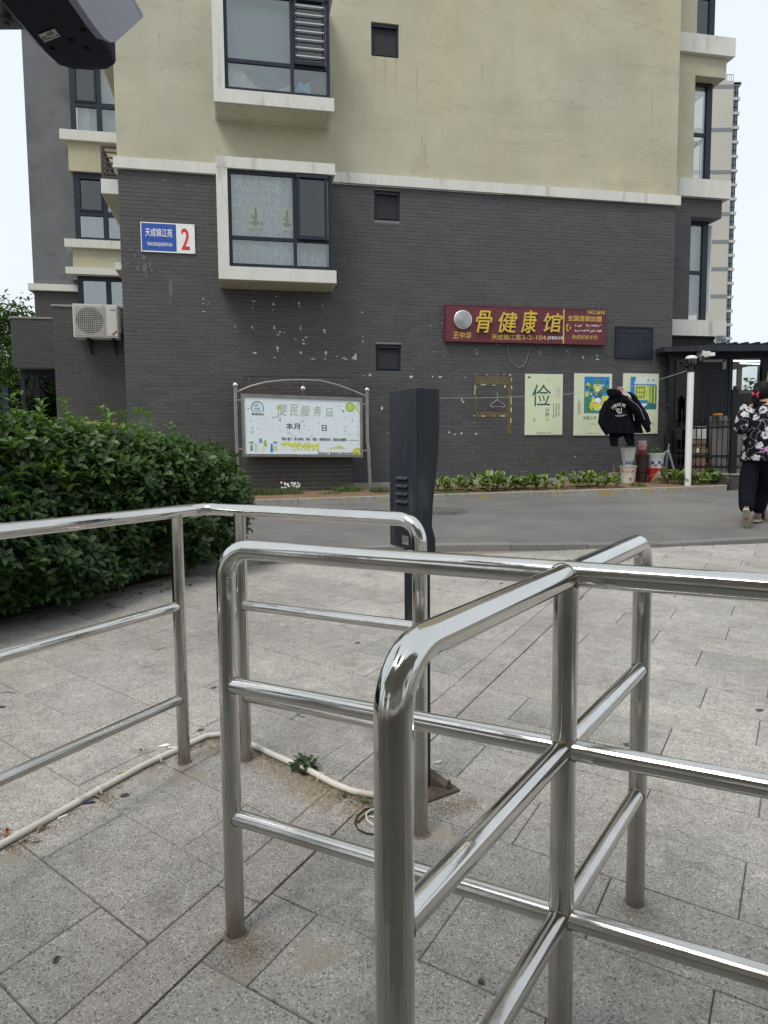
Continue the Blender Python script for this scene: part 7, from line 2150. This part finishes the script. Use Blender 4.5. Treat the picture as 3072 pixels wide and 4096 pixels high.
# weed
wd = gp(1215, 3085)
t = thing('weed', 'green leafy weed growing beside the white pipe', 'weed', (wd.x, wd.y, wd.z))
for i in range(85):
    a_ = random.uniform(0, 6.28); q = random.uniform(.0, .036); z = random.uniform(.005, .05)*(1.1-q*10)
    p = wd+Vector((q*math.cos(a_)*1.3, q*math.sin(a_), z)); d = Vector((math.cos(a_), math.sin(a_), random.uniform(-.2, .8))).normalized()
    mm = MB(); leaf(mm, p, d, Vector((0, 0, 1)), random.uniform(.015, .026), random.uniform(.012, .020), random.uniform(.0, .5)); mm.build('leaf', LEAF, t, smooth=60)
mm = MB()
for i in range(5): a_ = random.uniform(0, 6.28); mm.tube([wd, wd+Vector((.04*math.cos(a_), .03*math.sin(a_), .05))], .0012, 4)
mm.tube([wd, wd+Vector((.0, 0, .05)), wd+Vector((.012, 0, .085))], .0012, 4); mm.build('stem', GRASS, t)
for k, (x, y, n) in enumerate(((1380, 3190, 14), (1460, 3215, 12), (575, 3012, 9))):
    c_ = gp(x, y); t = thing('seedling_weed', 'tiny weed sprig '+('below the bend of the steel post', 'next to the looped black cable', 'in the paving joint behind the pipe')[k], 'weed', (c_.x, c_.y, c_.z))
    mm = MB()
    for i in range(n):
        a_ = random.uniform(0, 6.28); leaf(mm, c_+Vector((random.gauss(0, .015), random.gauss(0, .008), random.uniform(.002, .014))), Vector((math.cos(a_), math.sin(a_), .4)).normalized(), Vector((0, 0, 1)), .014, .009, random.random())
    mm.build('foliage', LEAF, t, kind='stuff', smooth=60)
mm = MB()       # dry grass and twigs caught along the pipe
random.seed(33)
for i in range(520):
    k = random.choice((random.uniform(0.6, 4), random.uniform(4, 8.5), random.uniform(8.8, 15), random.uniform(10, 15))); j = int(k); p = pts[j].lerp(pts[j+1], k-j)
    p = p+Vector((random.gauss(0, .012), -abs(random.gauss(.012, .03)) if random.random() < .8 else .02, 0)); z = gz(p.y)+random.uniform(.001, .005)
    a_ = math.atan2((pts[j+1]-pts[j]).y, (pts[j+1]-pts[j]).x)+random.gauss(0, .7); L = random.uniform(.008, .045); w__ = random.uniform(.0004, .0011)
    d = Vector((math.cos(a_), math.sin(a_), 0)); x = Vector((-d.y, d.x, 0))*w__; p = Vector((p.x, p.y, z)); q = p+d*L+Vector((0, 0, S*d.y*L+random.uniform(-.001, .004)))
    mm.add([p-x, p+x, q+x, q-x, p+Vector((0, 0, w__*1.5)), q+Vector((0, 0, w__*1.5))], [(0, 4, 5, 3), (4, 1, 2, 5)])
o = mm.build('dry_grass_litter', M('dry_straw', (.15, .105, .06), .95, var=.6, scale=200, bstr=0), None, kind='stuff', smooth=0); o['label'] = 'dry grass and twigs caught along the white pipe'
# cables
c_ = gp(1478, 3280)
t = thing('cable_coil', 'loose loop of black cable with a white cable near the foot of the nearest post', 'cable', (c_.x, c_.y, c_.z))
def gl_(pp_, h=.005): return [gp(x, y, h) for x, y in pp_]
MB().tube(gl_([(1500, 3232), (1462, 3236), (1430, 3262), (1420, 3290), (1432, 3318), (1465, 3333), (1510, 3338), (1560, 3335)]), .0028, 7).build('black_cable', INK, t)
MB().tube(gl_([(1430, 3290), (1458, 3262), (1500, 3245), (1550, 3240)]), .0026, 7).build('black_cable', INK, t)
MB().tube(gl_([(1510, 3235), (1480, 3240), (1464, 3256), (1468, 3280), (1490, 3298), (1530, 3308)]), .0032, 7).build('white_cable', PVC, t)
MB().tube(gl_([(1478, 3265), (1500, 3270), (1520, 3290)]), .0028, 7).build('white_cable', PVC, t)
def litter(name, label, cat, mb, mat, group=None):
    o = mb.build(name, mat, None, smooth=0); tag(o, label, cat, group); return o
mm = MB(); mm.bar(gp(618, 2598, .003), gp(656, 2588, .003), .014, .003); litter('lolly_stick', 'flat tan wooden stick lying on the paving behind the far railing', 'stick', mm, WOOD)
mm = MB(); mm.bar(gp(231, 3274, .004), gp(270, 3259, .004), .008, .004); litter('plastic_strip', 'short white plastic strip lying just below the pipe', 'plastic strip', mm, WPAINT)
mm = MB(); mm.tube([gp(333, 3212, .006), gp(380, 3207, .006)], .0035, 8); litter('blue_pen_cap', 'small dark blue tube lying against the white pipe', 'pen cap', mm, M('dark_blue_plastic', (.01, .03, .12), .4))
mm = MB(); patch(mm, gp(655, 2985), .022, .011, .4, 12, .004, .2); mm.bar(gp(672, 2990, .004), gp(702, 2989, .004), .008, .003); litter('white_petal_scrap', 'white scrap of paper lying behind the pipe by the railing post', 'paper scrap', mm, WHT2)
mm = MB(); patch(mm, gp(490, 3090), .016, .005, .5, 10, .004, .3); litter('yellow_leaf', 'pale yellow fallen leaf beside the pipe', 'leaf', mm, M('yellow_leaf_mat', (.42, .46, .12), .7))
mm = MB()
for i in range(9): leaf(mm, gp(18, 3342, .004)+Vector((random.gauss(0, .012), random.gauss(0, .006), random.uniform(0, .012))), Vector((random.gauss(0, 1), random.gauss(0, 1), .5)).normalized(), Vector((0, 0, 1)), .022, .012, .5)
litter('orange_petals', 'crumpled orange red petals at the left edge of the picture by the pipe', 'petals', mm, M('orange_petal', (.42, .10, .04), .8))
for k, (x, y) in enumerate(((120, 3366), (100, 3352), (365, 3185), (350, 3190), (145, 3330))):
    mm = MB(); leaf(mm, gp(x, y, .005), Vector((random.uniform(-1, 1), random.uniform(-1, 1), .25)).normalized(), Vector((0, 0, 1)), .035, .014, .3)
    litter('dry_leaf', 'curled brown dry leaf '+('second from the left below the pipe', 'leftmost below the pipe', 'lying near the blue pen cap', 'just left of the blue pen cap', 'behind the left end of the pipe')[k], 'leaf', mm, M('dry_leaf_mat', (.20, .14, .09), .9), 'dry leaves along the pipe')
mm = MB(); a = gp(218, 3848, .003); b = gp(232, 3824, .003); mm.bar(a, b, .012, .003); o = litter('metal_tag', 'tiny brass-framed metal tag on the dark paving stone in the lower left corner', 'metal tag', mm, M('brass', (.20, .17, .11), .4, .8))
mm = MB(); mm.bar(a.lerp(b, .15)+Vector((0, 0, .002)), a.lerp(b, .85)+Vector((0, 0, .002)), .006, .0015); mm.build('dark_inlay', INK, o, smooth=0)
mm = MB(); mm.ball(gp(1924, 3925, .006), .0085, 6, (1, .8, .8)); litter('pebble', 'single grey pebble on the paving between the rails at the bottom', 'pebble', mm, M('grey_stone', (.10, .105, .11), .8))
mm = MB(); mm.tube(gl_([(1738, 3050), (1750, 3050), (1763, 3044)], .004), .004, 7); litter('white_hook', 'small curved white plastic piece on the paving right of the grey terminal', 'plastic piece', mm, WHT2)
mm = MB(); mm.tube(gl_([(1190, 2838), (1188, 2855), (1205, 2866), (1222, 2868)], .003), .0014, 5); litter('bent_wire', 'thin bent black wire lying between the two railings', 'wire', mm, INK)
mm = MB(); mm.tube(gl_([(0, 2772), (30, 2768), (66, 2773)], .003), .0014, 5); litter('bent_wire', 'thin dark twig at the left edge below the farther railing', 'twig', mm, INK)
for k, (x, y) in enumerate(((8, 2828), (1432, 2572), (2506, 2980), (3040, 2842), (855, 2752), (800, 2922), (2990, 2260), (2005, 2335), (500, 3182))):
    mm = MB(); patch(mm, gp(x, y), .017, .012, random.random(), 10, .0022, .25); litter('gum_spot', 'flattened dark gum spot on the paving '+('at the left edge behind the lowest left rail', 'left of the grey terminal post', 'just left of the rightmost post foot', 'at the right edge beyond the crossing rails', 'between the two left railing posts', 'on the near side of the bent pipe', 'near the road kerb at far right', 'behind the crossing rails near the plaza kerb', 'below the pipe near the pale scrap')[k], 'gum spot', mm, M('gum_dark', (.055, .052, .05), .7, bstr=0), 'gum spots on the paving')
for k, (x, y, rx, ry) in enumerate(((905, 3790, .09, .045), (1240, 3900, .16, .06), (2380, 3850, .05, .03), (1790, 3990, .05, .03))):
    mm = MB()
    mm2 = [gp(x-rx*500, y), gp(x+rx*500, y)]
mm = MB()
for c_, n, s_ in ((gp(985, 3800), 1400, .045), (gp(2539, 3640), 700, .03), (gp(983, 3060), 500, .025), (gp(737, 3075), 400, .02)):
    for i in range(n):
        p = c_+Vector((random.gauss(0, s_), random.gauss(0, s_*.8), 0)); r_ = random.uniform(.0008, .0022); z = gz(p.y); a_ = random.uniform(0, 6)
        mm.add([(p.x+r_*math.cos(a_+b_), p.y+r_*math.sin(a_+b_), z-.0005) for b_ in (0, 2.1, 4.2)]+[(p.x, p.y, z+r_*.8)], [(0, 1, 3), (1, 2, 3), (2, 0, 3)])
o = mm.build('fine_grit', M('fine_grit', (.24, .21, .17), .95), None, kind='stuff', smooth=0); o['label'] = 'fine grit around the feet of the steel posts'

# ================================================================ WALKER AND PUSHCHAIR
def skinned(name, joints, edges, radii, mat, parent, org, level=2, extra=None):
    me = bpy.data.meshes.new(name+'_cage'); me.from_pydata([tuple(Vector(j)-org) for j in joints], edges, [])
    o = bpy.data.objects.new(name+'_cage', me); COL.objects.link(o)
    sk = o.modifiers.new('skin', 'SKIN'); sk.use_smooth_shade = True
    for i, r_ in enumerate(radii):
        v = me.skin_vertices[0].data[i]; v.radius = (r_, r_) if not isinstance(r_, tuple) else r_; v.use_root = (i == 0)
    ss = o.modifiers.new('sub', 'SUBSURF'); ss.levels = level; ss.render_levels = level
    bpy.context.view_layer.update()
    dg = bpy.context.evaluated_depsgraph_get()
    nm = bpy.data.meshes.new_from_object(o.evaluated_get(dg))
    m = MB(); m.add([tuple(v.co+org) for v in nm.vertices], [tuple(p.vertices) for p in nm.polygons])
    bpy.data.objects.remove(o)
    if extra: merge(m, extra)
    return m.build(name, mat, parent, smooth=80)
HC = Vector((4.33, 8.10, 1.20)); gw = gz(8.1)
pr = thing('person', 'person walking away in black floral blouse and black trousers, hair in pink clip', 'person', (4.3, 8.05, gw))
org = Vector((4.3, 8.05, gw))
fw = Vector((.55, .835, 0)); rt = Vector((.835, -.55, 0))
nk = Vector((4.345, 8.14, 1.79)); hd = Vector((4.37, 8.18, 1.94))
Ls, Rs = nk-rt*.17+Vector((0, 0, -.04)), nk+rt*.17+Vector((0, 0, -.04))
Le, Re_ = Vector((4.05, 8.04, 1.53)), Vector((4.66, 7.98, 1.52))
Lh, Rh = Vector((4.32, 8.40, 1.46)), Vector((4.80, 8.22, 1.46))
Lhp, Rhp = HC-rt*.10+Vector((0, 0, -.04)), HC+rt*.10+Vector((0, 0, -.04))
Lk, Rk = Vector((4.14, 8.02, .83)), Vector((4.42, 8.20, .82))
La, Ra = Vector((4.03, 7.80, .555)), Vector((4.38, 8.24, .50))
Lt, Rt_ = Vector((4.12, 7.97, .425)), Vector((4.46, 8.36, .455))
J = [HC, HC+Vector((0, 0, .25)), nk, hd+Vector((0, 0, -.07)), hd+Vector((0, 0, .04)), Ls, Le, Lh, Rs, Re_, Rh, Lhp, Lk, La, Lt, Rhp, Rk, Ra, Rt_]
Ed = [(0, 1), (1, 2), (2, 3), (3, 4), (2, 5), (5, 6), (6, 7), (2, 8), (8, 9), (9, 10), (0, 11), (11, 12), (12, 13), (13, 14), (0, 15), (15, 16), (16, 17), (17, 18)]
Rr = [.11, .11, .055, .06, .09, .05, .038, .026, .05, .038, .026, .08, .052, .035, .028, .08, .052, .035, .028]
ex = MB()
for H_2, E_2 in ((Lh, Le), (Rh, Re_)):
    d = (H_2-E_2).normalized(); s_ = d.cross(Vector((0, 0, 1))).normalized()
    for k in range(4):
        b0 = H_2+d*.01+s_*(.016*(k-1.5)); ln = (.030, .036, .034, .027)[k]
        ex.tube([b0, b0+d*ln+Vector((0, 0, -.006)), b0+d*(ln*1.4)+Vector((0, 0, -.028)), b0+d*(ln*1.0)+Vector((0, 0, -.045))], [.009, .008, .0075, .006], 8)
    ex.tube([H_2-s_*.022, H_2-s_*.034+d*.02+Vector((0, 0, -.01)), H_2-s_*.024+d*.035+Vector((0, 0, -.03))], [.010, .009, .007], 8)
ex.ball(hd, .085, 16, (1, 1, 1.22))
nf = hd+fw*.085; ex.ball(nf+Vector((0, 0, -.01)), .014, 8, (1, 1, 1.5))
for s_ in (-1, 1): ex.ball(hd+rt*(s_*.086)+Vector((0, 0, -.005)), .02, 8, (.6, .8, 1.5)); ex.ball(hd+fw*.074+rt*(s_*.03)+Vector((0, 0, .015)), .012, 8)
ex.ball(hd+fw*.078+Vector((0, 0, -.045)), .018, 8, (1.2, .8, .5))
skinned('body', J, Ed, Rr, SKIN, pr, org, 2, ex)
# trousers
J = [HC+Vector((0, 0, .10)), HC, HC-rt*.085+Vector((0, 0, -.10)), (Lk+Lhp)/2+Vector((0, 0, -.02)), Lk, (Lk+La)/2, La+Vector((0, 0, .04)), HC+rt*.085+Vector((0, 0, -.10)), (Rk+Rhp)/2, Rk, (Rk+Ra)/2, Ra+Vector((0, 0, .03))]
Ed = [(0, 1), (1, 2), (2, 3), (3, 4), (4, 5), (5, 6), (1, 7), (7, 8), (8, 9), (9, 10), (10, 11)]
skinned('trousers', J, Ed, [(.17, .12), (.175, .13), .125, .115, .098, .092, .075, .125, .115, .098, .092, .075], CLOTH2, pr, org, 2)
# blouse
def brings(rows, n=24):
    out = []
    for z, hx2, hy2, cx, cy in rows:
        out.append([Vector((cx, cy, z))+rt*(hx2*math.cos(q)*(1+.02*math.sin(q*7+z*9)))+fw*(hy2*math.sin(q))+Vector((0, 0, .012*math.sin(q*3+1)*(1 if z < 1.3 else 0))) for q in [2*math.pi*i/n for i in range(n)]])
    return out
m = MB(); c0 = HC; c1_ = nk
m.loft(brings([(1.16, .225, .165, 4.33, 8.09), (1.24, .215, .165, 4.33, 8.09), (1.38, .205, .150, 4.335, 8.10), (1.52, .205, .145, 4.335, 8.11), (1.64, .205, .135, 4.34, 8.12), (1.72, .195, .115, 4.345, 8.13), (1.77, .15, .09, 4.345, 8.135), (1.805, .07, .065, 4.345, 8.14), (1.825, .062, .06, 4.35, 8.145)]))
for s_, e_, h_ in ((Ls, Le, Lh), (Rs, Re_, Rh)):
    en = e_+(h_-e_).normalized()*.07
    m.tube([s_+(nk-s_)*.25, s_, s_.lerp(e_, .5), e_, en], [.075, .082, .080, .070, .062], 16)
m.build('blouse', FLORAL, pr, smooth=80)
m = MB(); m.loft(brings([(1.80, .07, .066, 4.345, 8.138), (1.835, .062, .06, 4.35, 8.145)])); m.build('collar', CLOTH, pr, smooth=80)
m = MB()
for k in (0, 1): m.tube([Vector((4.33, 8.09, 1.325-.03*k))+rt*(.215*math.cos(q))-fw*(.175*math.sin(q))+Vector((0, 0, -.05*(q-.9)))for q in (1.0, 1.15, 1.3, 1.45, 1.6)], .006, 5)
m.build('pink_strap', M('pink_cord', (.55, .22, .45), .6, bstr=0), pr)
# hair
m = MB(); m.ball(hd-fw*.018+Vector((0, 0, .018)), .100, 18, (1, 1, 1.16))
for i in range(len(m.v)):
    p = Vector(m.v[i])-hd
    if p.dot(fw) > .045 and p.z < .07: p = p-fw*(p.dot(fw)-.045)*.8
    m.v[i] = tuple(p+hd)
m.build('hair', HAIR, pr, smooth=80)
bn = hd-rt*.055-fw*.115+Vector((0, 0, .0))
m = MB(); m.ball(bn, .052, 12, (1, 1, 1.15)); m.build('hair_bun', HAIR, pr, smooth=80)
m = MB(); m.tube([bn+Vector((0, 0, -.03)), bn+Vector((-.01, 0, -.10)), bn+Vector((-.02, .0, -.17))], [.045, .035, .012], 10); m.build('hair_tail', HAIR, pr, smooth=80)
m = MB(); cp = bn-fw*.04-rt*.035+Vector((0, 0, -.02)); m.ball(cp, .022, 10, (.6, .7, 1.1)); m.tube([cp, cp-fw*.01+rt*.05+Vector((0, 0, -.01)), cp-fw*.005+rt*.06+Vector((0, 0, .015))], .006, 6); m.tube([cp+rt*.045-fw*.01, cp+rt*.05+Vector((0, 0, -.04))], .008, 6); m.tube([cp+rt*.04-fw*.01, cp+rt*.06+Vector((0, 0, .03))], .005, 6); m.build('hair_clip', PINK, pr)
# shoes: the left one is rolled up on its toe so that the sole shows
def shoe(toe, heel, upv):
    d = (toe-heel).normalized(); s_ = d.cross(upv).normalized(); u_ = s_.cross(d).normalized(); L = .255
    c_ = (toe+heel)/2
    def rg(o_, hw, z): 
        return [c_+d*(L*(q-.5))+s_*(sd*hw*w_)+u_*z for q, w_, sd in ((0.0, .55, -1), (.12, .78, -1), (.4, .72, -1), (.7, 1.0, -1), (.92, .72, -1), (1.0, .25, -1), (1.0, .25, 1), (.92, .72, 1), (.7, 1.0, 1), (.4, .72, 1), (.12, .78, 1), (0, .55, 1))]
    m = MB(); m.loft([rg(0, .046, 0), rg(0, .048, .012), rg(0, .045, .026)]); m.build('shoe_sole', SOLE, pr, smooth=40)
    m = MB()
    a_ = rg(0, .044, .026); b_ = [p+u_*(.045 if i in (0, 1, 2, 9, 10, 11) else .022)-s_*0 for i, p in enumerate(rg(0, .034, .026))]
    m.loft([a_, b_]); m.build('shoe_upper', SHOE, pr, smooth=60)
hl = Vector((4.005, 7.765, .61)); shoe(Vector((4.065, 7.87, .432)), hl, (fw+Vector((0, 0, .55))).normalized())
shoe(Rt_+Vector((.03, .03, -.02)), Ra+Vector((-.03, -.04, -.055)), Vector((0, 0, 1)))
# pushchair
pc = thing('pushchair', 'pushchair with black spoked wheels pushed ahead of the walker at the right edge', 'pushchair', (4.95, 8.75, gz(8.75)))
def wheel(c, r_):
    ax_ = rt
    u_ = fw; v_ = Vector((0, 0, 1))
    m = MB(); m.tube([c+(u_*math.cos(a_)+v_*math.sin(a_))*(r_-.014) for a_ in [2*math.pi*i/28 for i in range(28)]], .016, 10, closed=True); wh = m.build('wheel', M('tyre_rubber', (.015, .015, .016), .8), pc)
    m = MB()
    for i in range(5): a_ = i*1.257; m.bar(c, c+(u_*math.cos(a_)+v_*math.sin(a_))*(r_-.02), .016, .012)
    m.build('spoke', BLK, wh, smooth=0)
    m = MB(); m.tube([c-ax_*.02, c+ax_*.02], .024, 12); m.build('hub', M('coral_hub', (.50, .10, .10), .5), wh)
r_ = .098; W0_ = gp(3052, 2080); W0_.z = 0
for s_, f_ in ((0, 0), (.46, 0), (.03, .55), (.43, .55)):
    c_ = W0_+rt*s_+fw*f_; c_.z = gz(c_.y)+r_; wheel(c_, r_)
w0 = Vector((W0_.x, W0_.y, gz(W0_.y)+r_)); 
for s_ in (.03, .43):
    b_ = w0+rt*s_
    m = MB(); m.tube([b_+fw*.55, b_+fw*.30+Vector((0, 0, .42)), b_-fw*.08+Vector((0, 0, .92))], .012, 8); m.tube([b_, b_+fw*.30+Vector((0, 0, .42))], .012, 8); m.build('frame_tube', GREYP, pc)
m = MB(); m.tube([w0+rt*.03-fw*.08+Vector((0, 0, .92)), w0+rt*.43-fw*.08+Vector((0, 0, .92))], .015, 8); m.build('handle', BLK, pc)
m = MB(); m.loft([[w0+rt*(.23+a_*.19)+fw*(.35+b_*.14)+Vector((0, 0, z)) for a_, b_ in ((-1, -1), (1, -1), (1, 1), (-1, 1))] for z in (.28, .34)]); m.build('seat', CLOTH, pc, smooth=0)
m = MB(); m.loft([[w0+rt*(.23+a_*.19)+fw*(.22-z*.15+b_*.03)+Vector((0, 0, .3+z)) for a_, b_ in ((-1, -1), (1, -1), (1, 1), (-1, 1))] for z in (0, .3, .5)]); m.build('backrest', CLOTH, pc, smooth=0)
# yellow raincoat hanging at the booth's right corner
p = bp(3084, 1450, 12.9)
yc = thing('yellow_coat', 'mustard yellow waterproof hanging at the booth corner at the right edge', 'coat', (p.x, p.y, p.z))
m = MB(); rows = ((.02, .0), (.10, -.02), (.16, -.12), (.19, -.30), (.17, -.42))
m.loft([[Vector((p.x+.12+hw*math.cos(q), p.y+.06*math.sin(q), p.z+dz_)) for q in [2*math.pi*i/14 for i in range(14)]] for hw, dz_ in rows[::-1]]); m.build('body', M('mustard_cloth', (.30, .17, .03), .7, var=.3), yc, smooth=60)
bpy.context.view_layer.update()
